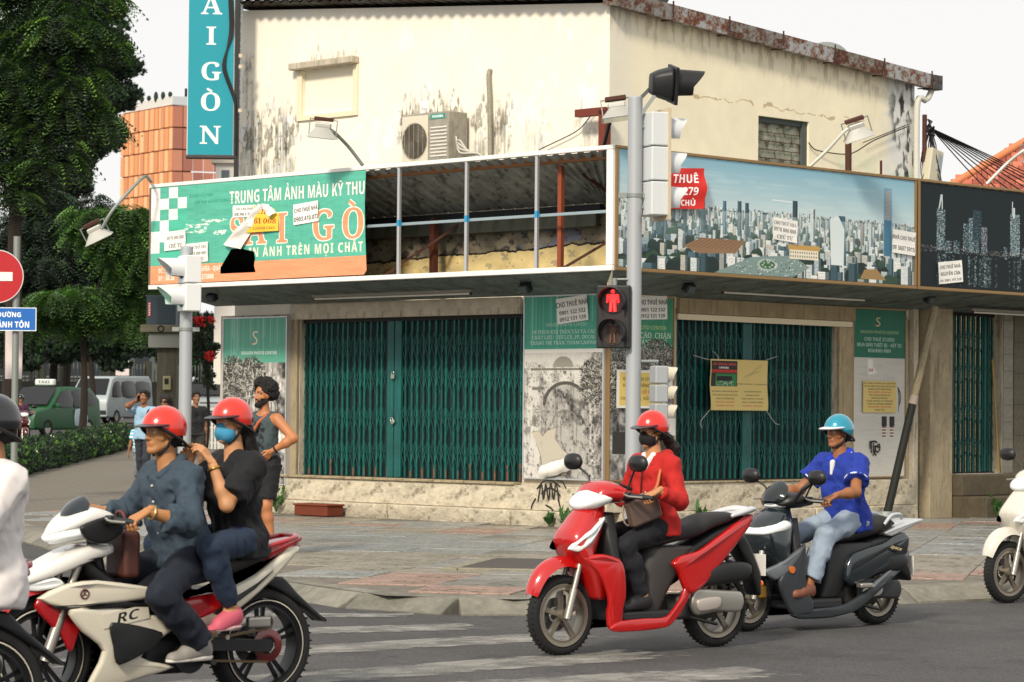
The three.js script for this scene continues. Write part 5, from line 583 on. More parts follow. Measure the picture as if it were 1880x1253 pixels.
{
  const base = G(1160, 1078, PAVE), d = -base.z; trafficPole('tall grey traffic pole carrying the walking signal at the kerb', base, D(1158, 180, d).y - PAVE);
  const at2 = (px, py, k = 0) => D(px, py, d - k), s1 = at2(1200, 398, -0.02);
  signalHead('traffic_signal', 'white three lamp traffic signal seen from behind on the tall pole', s1, 1.95, { n: 3, w: 0.27, h: 0.277, d: 0.16, housing: hous, lensR: 0.1, vlen: 0.2, vmat: hous, plate: mat('#c4b59a', 0.6), lenses: ['#5a1512', '#6a5012', '#113d22'].map(dLens) });
  obj('mount_arm', [bar(at2(1165, 235), at2(1200, 232, -0.02), 0.016), bar(at2(1165, 380), at2(1200, 384, -0.02), 0.016)].map((g) => g.translate(-s1.x, -s1.y, -s1.z).rotateY(-1.95)), M.zinc, scene.children.at(-1));
  { const p = at2(1222, 155), t = thing('flashing_beacon', 'black hooded warning lamp strapped to the top of the tall pole', 'signal', p, 1.75); const b = obj('lamp_box', [bx(0.3, 0.3, 0.03, 0, 0, 0.06, 0.008), loft([{ p: [-0.12, 0], h: 0.08, w: 0.08, e: 4 }, { p: [-0.06, 0], h: 0.11, w: 0.11, e: 4 }, { p: [0.05, 0], h: 0.14, w: 0.14, e: 4 }], 16, 3).rotateY(-PI / 2)], blackP, t); obj('visor', visor(0.125, 0.24).translate(0, 0, 0.075), blackP, t); obj('lens', cyl(0.1, 0.1, 0.02, 0, 0, 0.08, PI / 2), dLens('#5c3a0e'), t); t.rotation.set(0, 1.75, 0.22, 'YXZ');
    obj('strap', [beam(at2(1166, 226).toArray(), at2(1226, 142, 0.1).toArray(), 0.006, 0.03), beam(at2(1162, 195).toArray(), at2(1196, 160, -0.1).toArray(), 0.006, 0.03)].map((g) => { g.translate(-p.x, -p.y, -p.z); return g.applyQuaternion(t.quaternion.clone().invert()); }), M.zinc, t); }
  { const p = at2(1128, 640, 0.02), w = 0.27, h = 0.25, t = thing('walking_signal', 'black pedestrian signal with a lit red standing figure', 'signal', p, -0.22);
    const box = obj('housing', [bx(w, h * 2, 0.14, 0, h, 0, 0.012)], blackP, t); for (const i of [0, 1]) { const y = h * 1.5 - i * h; obj('lens', cyl(0.104, 0.104, 0.01, 0, y, 0.072, PI / 2), mat(i ? '#3a2f28' : '#1c0c0c', 0.25), t); obj('visor', visor(0.112, 0.17).translate(0, y, 0.072), blackP, t); }
    const man = [sph(0.016, 0, 0.075, 0), loft([{ p: [0, 0.052], a: PI / 2, h: 0.04, w: 0.006 }, { p: [0, 0.02], a: PI / 2, h: 0.036, w: 0.006 }, { p: [0, -0.015], a: PI / 2, h: 0.024, w: 0.006 }], 12, 3), bar([-0.04, 0.05, 0], [-0.046, -0.015, 0], 0.0085, 6), bar([0.04, 0.05, 0], [0.046, -0.015, 0], 0.0085, 6), bar([-0.014, -0.01, 0], [-0.018, -0.085, 0], 0.012, 6), bar([0.014, -0.01, 0], [0.018, -0.085, 0], 0.012, 6)];
    obj('red_figure', man.map((g) => g.translate(0, h * 1.5, 0.084)), mat('#ff3a34', 0.4, 0, { emissive: '#ff2a2a', emissiveIntensity: 2.2 }), t); obj('dark_figure', man.map((g) => g.clone().translate(0, -h, -0.003)), mat('#6a4a3c', 0.5), t); obj('top_bracket', [cyl(0.02, 0.02, 0.06, 0.0, h * 2 + 0.03, 0), bar([0, h * 2 + 0.05, 0], [0.14, h * 2 + 0.05, -0.02], 0.01)], M.zinc, t);
    const lamp = new THREE.PointLight('#ff3030', 0.03); lamp.position.set(0, h * 1.5, 0.16); lamp.castShadow = true; t.add(lamp); }
  signalHead('repeater_signal', 'small grey repeater signal low on the tall pole', at2(1209, 775, -0.03), 1.9, { n: 3, w: 0.14, h: 0.15, d: 0.11, housing: galv, lensR: 0.055, vlen: 0.1, vmat: mat('#c9c2ae', 0.5), lenses: ['#5a1512', '#6a5012', '#113d22'].map(dLens) });
  obj('mount_arm', [bar(at2(1160, 664), at2(1209, 664, -0.03), 0.014)].map((g) => { const p = at2(1209, 775, -0.03); return g.translate(-p.x, -p.y, -p.z).rotateY(-1.9); }), M.zinc, scene.children.at(-1));
  // the other pole
  const d2 = 26, b2_ = D(336, 1016, d2).setY(PAVE), a3 = (px, py, k = 0) => D(px, py, d2 - k); trafficPole('grey traffic pole with a two lamp signal in front of the green banner', b2_, a3(332, 455).y - PAVE, 0.06);
  const gl = mat('#1d7f5a', 0.2, 0, { clearcoat: 0.5 }); const sp = a3(347, 573, 0.1); const s2 = signalHead('traffic_signal', 'pale two lamp signal with deep visors facing the side street', sp, -1.12, { n: 2, w: 0.24, h: 0.27, d: 0.16, housing: mat('#dfe1df', 0.4), lensR: 0.095, vlen: 0.24, vmat: mat('#d3d6d6', 0.45), lenses: [dLens('#20201f'), gl] });
  obj('green_figure', [bar([-0.02, 0.07, 0.085], [0.0, 0.15, 0.085], 0.01, 6), bar([0.025, 0.07, 0.085], [0.0, 0.15, 0.085], 0.01, 6), bar([0, 0.15, 0.085], [0.03, 0.11, 0.085], 0.008, 6), sph(0.016, 0, 0.185, 0.085)], mat('#2fe0a0', 0.4, 0, { emissive: '#1fe09a', emissiveIntensity: 0.8 }), s2); const gLamp = new THREE.PointLight('#35e0a0', 0.006); gLamp.position.set(0, 0.13, 0.17); gLamp.castShadow = true; s2.add(gLamp);
  obj('mount_arm', [bar(a3(336, 592), a3(352, 578), 0.018), bar(a3(336, 472), a3(350, 468, 0.05), 0.018)].map((g) => g.translate(-sp.x, -sp.y, -sp.z).rotateY(1.12)), M.zinc, s2);
  // no-entry sign with the street name
  const d3 = 40, c3 = (px, py, k = 0) => D(px, py, d3 - k), sb = c3(24, 921).setY(PAVE); const sg = thing('no_entry_sign', 'round red no entry sign on a grey post', 'sign', sb); obj('post', cyl(0.05, 0.05, 3.9, 0, 1.95, 0), M.zinc, sg);
  const dc = c3(-6, 508, 0.08).sub(sb); obj('sign_disc', cyl(0.385, 0.385, 0.015, dc.x, dc.y, 0.08, PI / 2, 0, 0, 48), mat('#b3121c', 0.4), sg); obj('white_bar', bx(0.5, 0.13, 0.006, dc.x - 0.02, dc.y, 0.092, 0.001), mat('#e9e6e2', 0.4), sg); obj('rim', fin(new THREE.TorusGeometry(0.385, 0.008, 6, 48), dc.x, dc.y, 0.085), mat('#d8d8d8', 0.4), sg);
  const nb = c3(34, 608, 0.1), nw = (68 - (-70)) / 125, nh = 43 / 125, nt = canvasTex(660, 206, (g, w, h) => { g.fillStyle = '#e8ecf0'; g.fillRect(0, 0, w, h); g.fillStyle = '#1463b5'; g.fillRect(7, 7, w - 14, h - 14); vtext(g, 'ĐƯỜNG', w * 0.64, 84, 58, { align: 'center' }); vtext(g, 'LÊ THÁNH TÔN', w * 0.57, 176, 74, { align: 'center', sx: 0.86 }); });
  const ns = thing('street_name_sign', 'blue street name plate with white letters below the red sign', 'sign', V3(c3(68, 608).x - nw, nb.y, nb.z)); obj('sign_plate', uv01(b2(0, nw, 0, nh, -0.012, 0), 0, nw, 0, nh), txm(nt, 0.4), ns); obj('plate_bracket', bx(0.12, 0.05, 0.04, 0.75, nh / 2, -0.03), M.zinc, ns);
  for (const [px, y0, y1, w, dd, lab] of [[24, 696, 606, 0.26, 41, 'white street banner hung on the grey post under the blue sign'], [224, 690, 624, 0.62, 127, 'white street banner on a thin lamp post beside the van']]) { const a = D(px, y0, dd), b = D(px, y1, dd), t = thing('street_banner', lab, 'banner', a); obj('banner_cloth', warp(b2(-w / 2, w / 2, 0, b.y - a.y, -0.003, 0.003), (v) => { v.z += 0.02 * Math.sin(v.x * 14 + v.y * 3); }), mat('#d8cdc9', 0.8), t); obj('banner_rod', bar([-w / 2 - 0.04, b.y - a.y + 0.01, 0], [w / 2 + 0.04, b.y - a.y + 0.01, 0], 0.012), M.zinc, t); if (dd > 50) obj('banner_post', bar([0.02, b.y - a.y + 0.6, -0.05], [0.02, PAVE + gy(dd) - a.y, -0.05], 0.04), M.zinc, t); }
  // leaning pole
  const lb = at(FR, on(FR, 1627, 945, 0.3)[0], PAVE, 0.3), lt = at(FR, ...on(FR, 1719, 555, 0.7), 0.7), lp = thing('leaning_pole', 'black and white painted pole leaning against the canopy', 'pole', lb), dv = lt.clone().sub(lb), q = (k) => dv.clone().multiplyScalar(k); obj('lower_section', bar(q(0), q(0.55), 0.056, 14, 0.053), mat('#1d2422', 0.7, 0, { map: rep(TX.plinth, 0.7) }), lp); obj('upper_section', bar(q(0.55), q(0.98), 0.053, 14, 0.05), mat('#c9c4b6', 0.8, 0, { map: rep(TX.plinth, 0.5) }), lp); obj('pole_joint', bar(q(0.53), q(0.57), 0.06, 14), mat('#9b8f83', 0.8), lp); obj('ground_socket', cyl(0.16, 0.13, 0.12, 0, 0.05, 0), M.zinc, lp);
}
// ---------- far buildings ----------
{
  const d = 290, a = D(232, 335, d), e = D(315, 335, d), f = D(345, 335, d), top = D(316, 192, d).y, t = thing('orange_office_block', 'far orange glass office block with vertical fins and roof plants', 'building', V3(e.x, 0, e.z)); const H = top, w1 = 11.5, w2 = 9, panes = ['#d99563', '#e3a873', '#cf8a5c', '#e8b887'].map((c) => mat(c, 0.35)), pan2 = ['#ab6e58', '#9a6152', '#b97d64'].map((c) => mat(c, 0.4));
  obj('core', b2(-w1, -0.2, 0, H, -8, -0.3), mat('#a8643a', 0.6), t).rotation.y = 0.95; const L = new THREE.Group(); 
  for (let fl = 0; fl < 5; fl++) { const y = H - (fl + 1) * 2.35; for (let i = 0; i < 15; i++) { const m = obj('facade_pane', b2(0, 0.72, 0, 2.2, -0.1, 0.12 * ((i * 7 + fl * 3) % 3)), panes[(i * 5 + fl * 3) % 4], t); const k = -(i + 1) * 0.76; m.position.set(k * Math.cos(0.95), y, -k * Math.sin(0.95) * -1); m.rotation.y = -0.95 + PI * 0; m.position.z = k * Math.sin(0.95); } for (let i = 0; i < 7; i++) { const m = obj('side_pane', b2(0, 1.05, 0, 2.2, -0.1, 0.1 * ((i + fl) % 2)), pan2[(i * 2 + fl) % 3], t); m.position.set(0.05 + i * 1.12 * Math.cos(0.3), y, -i * 1.12 * Math.sin(0.3)); m.rotation.y = 0.3; } }
  t.children[0].rotation.y = -0.95; t.children[0].scale.z = 0.3; const pr = b2(0, 9, 0, 0.9, -0.3, 0); obj('parapet', pr, mat('#b6bcc0', 0.5), t).position.set(0, H, 0); t.children.at(-1).rotation.y = 0.3; const p2 = obj('parapet', b2(-w1, 0, 0, 0.9, -0.3, 0), mat('#d5d2cb', 0.5), t); p2.position.y = H; p2.rotation.y = -0.95;
  for (let i = 0; i < 7; i++) { const k = -(0.6 + i * 1.6); obj('roof_plant', sph(0.3, k * Math.cos(0.95), H + 1.15, k * Math.sin(0.95), 0.8, 1 + (i % 3) * 0.5, 0.8, 8), mat('#24351f', 0.9), t); } obj('roof_box', b2(1.2, 4.4, H + 0.9, H + 1.8, -3, -0.5), M.dark, t);
  for (const [x0, x1, y0, dd, c, lab] of [[396, 450, 300, 120, '#d9d4cb', 'pale low building behind the canopy end']]) { const p = D(x0, y0, dd), q = D(x1, y0, dd), b = thing('pale_building', lab, 'building', V3(p.x, 0, p.z)); obj('wall', b2(0, q.x - p.x, 0, p.y, -5, 0), mat(c, 0.9), b); obj('roof_edge', b2(-0.2, q.x - p.x + 0.2, p.y, p.y + 0.25, -5.2, 0.2), mat('#b9b1a2', 0.9), b); for (let i = 0; i < 2; i++) obj('window', b2(0.25 + i * 0.6, 0.6 + i * 0.6, p.y - 0.8, p.y - 0.3, 0, 0.03), mat('#56616a', 0.3), b); }
}
{ // tiled roof behind the right-hand sign
  const d = 50, A = D(1672, 372, d), B = D(1930, 372, d), T = D(1900, 236, d), t = thing('tiled_roof_house', 'house with a sloping red clay tile roof behind the night skyline sign', 'building', A), W = B.x - A.x, H = T.y - A.y, n = 15, rh = H / n, tiles = ['#a85a48', '#b4654f', '#98503f', '#bd7058', '#8d4a3c'].map((c) => mat(c, 0.85)), tw = 0.2, tg = warp(bx(tw * 0.97, rh * 1.25, 0.04, 0, 0, 0, 0.01), (v) => { v.z += 0.03 * Math.cos(v.x / tw * PI); }), back = 0.9, r = rng(61);
  const hip = (y) => 0.2 + (y / H) * W * 0.93; obj('roof_deck', fin(new THREE.ExtrudeGeometry(shape([[0, -0.6], [W + 1.6, -0.6], [W + 1.6, H], [hip(H), H], [0, 0]]), { depth: 0.05, bevelEnabled: false })), mat('#6d3a30', 0.9), t).rotation.x = 0; t.children[0].position.z = -0.12; const sl = 0.9; t.children[0].geometry.applyMatrix4(new THREE.Matrix4().makeShear(0, 0, 0, 0, 0, 0)); { const p = t.children[0].geometry.attributes.position; for (let i = 0; i < p.count; i++) p.setZ(i, p.getZ(i) - p.getY(i) * sl); t.children[0].geometry.computeVertexNormals(); }
  let c = 0; for (let j = 0; j < n; j++) for (let i = 0; i < 16; i++) { const y = (j + 0.5) * rh, x = i * tw + (j & 1 ? tw / 2 : 0) + 0.1; if (x < hip(y) - 0.12 || x > W + 0.3 || c >= 300) continue; const m = obj('roof_tile', tg, tiles[(r() * 5) | 0], t); m.position.set(x, y, -y * sl + (r() - 0.5) * 0.015); m.rotation.set(-Math.atan(sl) + 0.12, 0, (r() - 0.5) * 0.05); c++; }
  obj('ridge_cap', bar([0.05, -0.1, 0.1], [hip(H), H + 0.05, -H * sl], 0.075, 8), mat('#c67a50', 0.8), t); obj('wall', b2(0.3, W + 1.4, -A.y + 0.05, -0.3, -3, -0.6), mat('#c9b48c', 0.9), t);
  const f = D(1711, 300, 58), fi = thing('roof_finial', 'small stone roof finial beyond the tiled roof', 'finial', f.clone().setY(f.y - 0.55)); obj('pedestal', [bx(0.16, 0.3, 0.16, 0, 0.15, 0), bx(0.55, 0.14, 0.3, 0.05, 0.05, 0)], mat('#8a7f5f', 0.9), fi); obj('finial_top', lathe([[0, 0], [0.07, 0.02], [0.04, 0.1], [0.08, 0.14], [0.03, 0.22], [0, 0.26]], 12, 0, 0.3, 0), mat('#a39666', 0.9), fi);
}
// ---------- side street: fence, gate pillar, hedge, trees ----------
{
  const fz = (x, d) => V3(x, gy(d) + PAVE, -d);
  { const p = D(312, 740, 66).setY(gy(66) + PAVE), k = 66 / 5000, t = thing('gate_pillar', 'grey concrete gate pillar with a heavy stepped cap and meter box', 'pillar', p); const yy = (py) => D(312, py, 66).y - p.y; const W = (px) => D(px, 600, 66).x - p.x; obj('shaft', b2(W(291), W(326), 0, yy(640), -0.25, 0.25, 0.01), mat('#6f716b', 0.9, 0, { map: rep(TX.lower, 3, 3) }), t); obj('lower_cap', b2(W(276), W(345), yy(640), yy(613), -0.4, 0.4, 0.02), mat('#7b7d77', 0.9), t); obj('upper_cap', b2(W(262), W(372), yy(612), yy(598), -0.5, 0.5, 0.02), mat('#8c8e86', 0.9, 0, { map: rep(TX.lower, 3, 3) }), t); obj('cap_emblem', fin(new THREE.TorusGeometry(0.07, 0.015, 6, 20), W(300), yy(605), 0.51), M.dark, t); obj('meter_box', bx(0.19, 0.34, 0.1, W(310), yy(704), 0.3, 0.02), mat('#8f8a68', 0.6), t); obj('meter_window', bx(0.1, 0.14, 0.01, W(310), yy(701), 0.352), M.dark, t);
    const c = thing('metal_cabinet', 'dark ribbed metal cabinet with a small red sign on top of the pillar', 'cabinet', V3(p.x, p.y + yy(598) + 0.003, p.z)); obj('cabinet_body', b2(W(271), W(325), 0, 0.72, -0.3, 0.3, 0.01), mat('#2c3a42', 0.6), c); for (let i = 0; i < 10; i++) obj('rib', b2(W(290) + i * 0.045, W(290) + i * 0.045 + 0.02, 0.03, 0.69, 0.3, 0.32), mat('#35454e', 0.6), c); obj('red_sign', uv01(b2(W(274), W(279), 0.2, 0.55, 0.3, 0.315), W(274), W(279), 0.2, 0.55), txm(canvasTex(40, 160, (g, w, h) => { g.fillStyle = '#a33a36'; g.fillRect(0, 0, w, h); g.fillStyle = '#e8d8d0'; for (let i = 0; i < 6; i++) g.fillRect(9, 12 + i * 24, 22, 13); })), c); }
  { const bd = 215, p0 = D(-60, 700, bd), p1 = D(330, 700, bd), b = thing('dark_building', 'dark grey building closing the end of the side street', 'building', V3(p0.x, 0, -bd)), W2 = p1.x - p0.x, hh = D(100, 560, bd).y; obj('wall', b2(0, W2, 0, hh, -6, 0), mat('#4c5350', 0.9), b); obj('roof_edge', b2(-0.3, W2 + 0.3, hh, hh + 0.4, -6.3, 0.3), mat('#5d625e', 0.9), b); for (let i = 0; i < 9; i++) for (let j = 0; j < 2; j++) { const w = obj('window', b2(0.6 + i * 1.8, 1.7 + i * 1.8, hh - 2.6 - j * 3, hh - 1 - j * 3, 0.01, 0.06), mat('#1c2427', 0.2), b); obj('window_sill', b2(0.5 + i * 1.8, 1.8 + i * 1.8, hh - 2.75 - j * 3, hh - 2.62 - j * 3, 0.01, 0.15), mat('#6a6f6a', 0.9), w); } }
  { const t = thing('street_wall', 'dark boundary wall with railings behind the parked taxi', 'wall', V3(0, 0, 0)); const a = V3(-27, gy(118), -118), b = V3(-15, gy(150), -150); const wm = mat('#4d524c', 0.9, 0, { map: rep(TX.lower, 4, 3) }); obj('wall_base', beam([a.x, a.y + 0.9, a.z], [b.x, b.y + 0.9, b.z], 0.3, 1.9), wm, t); for (let i = 0; i <= 16; i++) { const q = a.clone().lerp(b, i / 16); obj('wall_post', b2(-0.2, 0.2, 0, 2.9, -0.2, 0.2).translate(q.x, q.y, q.z), wm, t); } const rl = bx(0.05, 0.9, 0.05); for (let i = 0; i < 90; i++) { const q = a.clone().lerp(b, i / 90), m = obj('railing_bar', rl, mat('#5a605a', 0.8), t); m.position.set(q.x, q.y + 2.3, q.z); }
    const f = thing('picket_fence', 'white picket fence behind the pillar', 'fence', D(345, 775, 72).setY(gy(72) + PAVE)); const pk = bx(0.055, 0.75, 0.02, 0, 0.45, 0, 0.004); for (let i = 0; i < 16; i++) obj('picket', pk, mat('#c9c9c0', 0.7), f).position.x = i * 0.09; obj('fence_rail', bx(1.6, 0.05, 0.03, 0.7, 0.25, -0.026), mat('#bdbdb4', 0.7), f); obj('fence_rail', bx(1.6, 0.05, 0.03, 0.7, 0.65, -0.026), mat('#bdbdb4', 0.7), f); }
  const gm = (c, tr = 0.25) => mat(c, 0.75, 0, { transmission: tr, thickness: 0 });
  const leaf = (l, w) => { const s = new THREE.Shape(); s.moveTo(0, 0); s.quadraticCurveTo(w, l * 0.45, 0, l); s.quadraticCurveTo(-w, l * 0.45, 0, 0); return fin(new THREE.ShapeGeometry(s, 2)); };
  const sprig = (() => { const g = []; for (let i = 0; i < 7; i++) for (const s of [-1, 1]) g.push(leaf(0.13 - i * 0.009, 0.03).rotateX(-PI / 2 + 0.35).rotateY(s * (1.15 - i * 0.05)).translate(0, -0.006 * i * i, 0.04 + i * 0.05)); return mergeGeometries(g); })(), tuft = (() => { const g = [], r = rng(4); for (let i = 0; i < 9; i++) g.push(leaf(0.1 + r() * 0.05, 0.045).rotateX(-PI / 2 + r() * 1.3).rotateY(i * 0.7 + r())); return mergeGeometries(g); })();
  const greens = ['#2a4a17', '#3a601c', '#1f3d18', '#4f7a22', '#1a331a', '#345a1e'].map((c) => new THREE.Color(c));
  function foliage(parent, name, blobs, count, geo, scale, material, r, pal = greens, fill = 0.55) {
    const im = shadowed(new THREE.InstancedMesh(geo, material, count)); im.name = name; im.userData.kind = 'stuff'; const m = new THREE.Matrix4(), q = new THREE.Quaternion(), e = new THREE.Euler(), vol = blobs.map(([, , , a, b, c]) => a * b * c), tot = vol.reduce((a, b) => a + b);
    for (let i = 0; i < count; i++) { let k = r() * tot, j = 0; while (k > vol[j]) k -= vol[j++]; const [x, y, z, a, b, c] = blobs[j]; const d = V3(r() - 0.5, r() - 0.5, r() - 0.5).normalize(), rad = Math.pow(r(), fill) * (0.82 + 0.36 * vnoise(d.x * 3 + j, d.y * 3, d.z * 3)); const p = V3(x + d.x * a * rad, y + d.y * b * rad, z + d.z * c * rad); e.set((r() - 0.5) * 0.9 - 0.1, Math.atan2(d.x, d.z) + (r() - 0.5) * 1.6, (r() - 0.5) * 0.8); q.setFromEuler(e); const s = scale * (0.65 + r() * 0.7); m.compose(p, q, V3(s, s, s)); im.setMatrixAt(i, m); im.setColorAt(i, pal[(r() * pal.length) | 0].clone().multiplyScalar(0.75 + r() * 0.6)); }
    parent.add(im); return im;
  }
  const bark = mat('#2c241c', 0.95, 0, { bumpMap: rep(TX.grain, 0.3), bumpScale: 0.02 }), lm = gm('#ffffff'), branch = (P, r0, r1) => { const c = new THREE.CatmullRomCurve3(P.map((p) => V3(...p))), n = 14, g = fin(new THREE.TubeGeometry(c, n, 1, 9)), p = g.attributes.position; const v = V3(); for (let i = 0; i < p.count; i++) { v.fromBufferAttribute(p, i); let best = 0, bd = 1e9; for (let k = 0; k <= n; k++) { const q = c.getPoint(k / n), dd = q.distanceToSquared(v); if (dd < bd) { bd = dd; best = k / n; } } const o = c.getPoint(best), w = lerp(r0, r1, best); v.sub(o).multiplyScalar(w / Math.max(1e-3, v.length())).add(o); p.setXYZ(i, v.x, v.y, v.z); } g.computeVertexNormals(); return g; };
  function tree(name, label, px, d, blobsPx, count, scale, geo, pal, seed, trunkTop, tr = 0.16) { const base = V3(D(px, 700, d).x, gy(d) + PAVE, -d), t = thing(name, label, 'tree', base, 0, 'trees along the side street'), r = rng(seed), k = d / FPX, blobs = blobsPx.map(([x, y, rx, ry]) => { const p = D(x, y, d).sub(base); return [p.x, p.y, (r() - 0.5) * rx * k * 0.8, rx * k, ry * k, rx * k * 0.9]; }), core = blobs.length; for (let i = 0; i < core; i++) { const [x, y, z, a, b, c] = blobs[i]; blobs[i] = [x, y, z, a * 0.72, b * 0.72, c * 0.72]; for (let j = 0; j < 6; j++) { const d = V3(r() - 0.5, r() - 0.5, r() - 0.5).normalize(), q = 0.75 + r() * 0.35, e = 0.28 + r() * 0.26; blobs.push([x + d.x * a * q, y + d.y * b * q, z + d.z * c * q, a * e, b * e * 0.8, c * e]); } }
    const tp = D(trunkTop[0], trunkTop[1], d).sub(base); obj('trunk', [branch([[0, -0.1, 0], [tp.x * 0.2 + 0.08, tp.y * 0.4, 0.05], [tp.x, tp.y, 0]], tr, tr * 0.6), ...blobs.slice(0, 6).map(([x, y, z]) => branch([[tp.x, tp.y * 0.92, 0], [lerp(tp.x, x, 0.5), lerp(tp.y, y, 0.45) + 0.1, z * 0.4], [x, y, z]], tr * 0.5, tr * 0.12))], bark, t); foliage(t, 'crown', blobs, count, geo, scale, lm, r, pal); return t; }
  const bright = ['#3f6b1c', '#4f7d22', '#2d5219', '#5c8a26', '#254519'].map((c) => new THREE.Color(c)), dark = ['#16301a', '#1d3a1b', '#112616', '#254a1f', '#1a3320'].map((c) => new THREE.Color(c));
  tree('feathery_tree', 'tall feathery tree with bright fern like leaves at the street side', 14, 58, [[60, 60, 90, 70], [130, 40, 80, 70], [20, 150, 80, 80], [100, 130, 85, 70], [150, 200, 60, 60], [60, 240, 80, 60], [20, 310, 70, 60], [110, 300, 60, 50], [30, -40, 110, 60], [130, -40, 80, 50]], 13000, 1.2, sprig, dark.concat(dark, bright, ['#6d9a2c', '#7fa836'].map((c) => new THREE.Color(c))), 101, [30, 260], 0.22);
  tree('leafy_tree', 'dark small leaved tree standing out against the sky', 118, 112, [[170, 60, 55, 60], [215, 110, 50, 55], [225, 180, 42, 45], [180, 150, 60, 60], [150, 240, 70, 60], [205, 255, 45, 45], [130, 330, 60, 45], [200, 10, 50, 50], [160, -30, 70, 40]], 16000, 1.5, tuft, dark, 102, [140, 330], 0.2);
  tree('broad_tree', 'broad dark tree over the taxi', 92, 106, [[60, 430, 90, 70], [150, 420, 80, 60], [110, 500, 100, 70], [190, 480, 70, 60], [30, 530, 70, 60], [80, 380, 70, 50], [60, 590, 90, 45], [160, 600, 80, 40], [110, 560, 80, 50]], 15000, 1.75, sprig, dark, 103, [105, 540], 0.2);
  tree('street_tree', 'slim trunked tree with spreading light green crown behind the van', 150, 78, [[215, 440, 75, 45], [250, 500, 55, 55], [160, 560, 85, 50], [230, 570, 60, 40], [100, 590, 60, 40], [260, 420, 30, 40]], 9000, 1.3, sprig, bright, 104, [152, 600], 0.13);
  tree('street_tree', 'slim tree behind the van with a crooked trunk', 168, 104, [[160, 640, 70, 40], [230, 620, 60, 40], [90, 640, 70, 40], [40, 610, 50, 50], [270, 600, 40, 50]], 8000, 1.6, tuft, dark, 105, [165, 650], 0.15);
  for (const [px, d, bl, lab, s] of [[60, 160, [[40, 560, 80, 60], [120, 600, 80, 50], [10, 640, 50, 40]], 'far dark tree closing the street behind the taxi', 106], [210, 170, [[200, 560, 80, 60], [270, 520, 50, 60], [250, 610, 70, 50]], 'far dark tree closing the street behind the van', 107], [300, 150, [[300, 600, 50, 60], [330, 660, 50, 45], [380, 640, 40, 60], [390, 720, 30, 40]], 'far dark tree behind the gate pillar', 108]]) tree('far_tree', lab, px, d, bl, 7000, 2.6, tuft, dark, s, [bl[0][0], bl[0][1] + 40], 0.25);
  { const t = tree('flowering_tree', 'small tree with red blossoms beside the shop wall', 378, 64, [[372, 600, 24, 22], [385, 650, 22, 25], [362, 640, 18, 22], [380, 700, 18, 30]], 700, 0.6, tuft, dark, 109, [376, 640], 0.05); const r = rng(5), base = t.position, bl = [[368, 592, 14, 12], [384, 655, 10, 12], [388, 590, 9, 8]].map(([x, y, a, b]) => { const p = D(x, y, 63.6).sub(base); return [p.x, p.y, p.z, a * 0.0127, b * 0.0127, 0.15]; }); foliage(t, 'blossoms', bl, 160, tuft, 0.45, mat('#ffffff', 0.8), r, ['#c8282c', '#d8443f', '#b51f28'].map((c) => new THREE.Color(c)), 0.5); }
  { // clipped hedge along the pavement
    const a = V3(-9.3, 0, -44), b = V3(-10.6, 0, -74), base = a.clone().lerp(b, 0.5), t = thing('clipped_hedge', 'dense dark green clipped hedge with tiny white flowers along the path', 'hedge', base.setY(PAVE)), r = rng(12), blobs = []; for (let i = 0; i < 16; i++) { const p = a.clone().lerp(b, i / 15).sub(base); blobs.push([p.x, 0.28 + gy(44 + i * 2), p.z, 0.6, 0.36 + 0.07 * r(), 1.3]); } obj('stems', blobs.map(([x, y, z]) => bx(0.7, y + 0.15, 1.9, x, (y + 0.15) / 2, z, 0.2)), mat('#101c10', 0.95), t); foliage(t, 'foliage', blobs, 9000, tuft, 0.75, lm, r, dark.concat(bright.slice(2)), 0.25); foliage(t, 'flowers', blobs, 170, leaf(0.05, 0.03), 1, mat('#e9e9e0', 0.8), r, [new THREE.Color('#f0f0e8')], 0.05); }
  const wr = rng(90); for (const [px, py, s, lab] of [[513, 925, 0.3, 'green weed sprouting beside the waterfall poster'], [1040, 945, 0.16, 'small weed sprouting from the plinth under the spray tag'], [1283, 955, 0.22, 'green weed at the plinth under the gate with the notice'], [1010, 965, 0.1, 'tiny weed in a plinth crack'], [1768, 925, 0.3, 'scrubby weed growing beside the stone steps']]) { const F = px < 1112 ? FL : FR, p = at(F, on(F, px, py, 0.22)[0], PAVE, px === 513 ? 0.28 : px > 1700 ? 0.8 : 0.24), t = thing('wall_weed', lab, 'weed', p, 0, 'weeds along the plinth'); const g = [], st = []; for (let i = 0; i < 16; i++) { const a = wr() * 6.28, h = s * (0.3 + wr() * 0.8); st.push(bar([0, 0, 0], [Math.cos(a) * h * 0.3, h * 0.8, Math.sin(a) * h * 0.3], 0.004, 4)); for (let k = 0; k < 2; k++) g.push(leaf(0.09 + wr() * 0.05, 0.055).rotateX(-PI / 2 + 0.5 + wr()).rotateY(wr() * 6.28).translate(Math.cos(a) * h * 0.3, h * (0.5 + 0.35 * k), Math.sin(a) * h * 0.3)); } obj('leaves', g, gm('#3c6b26', 0.3), t); obj('stems', st, mat('#47602a', 0.8), t); }
}

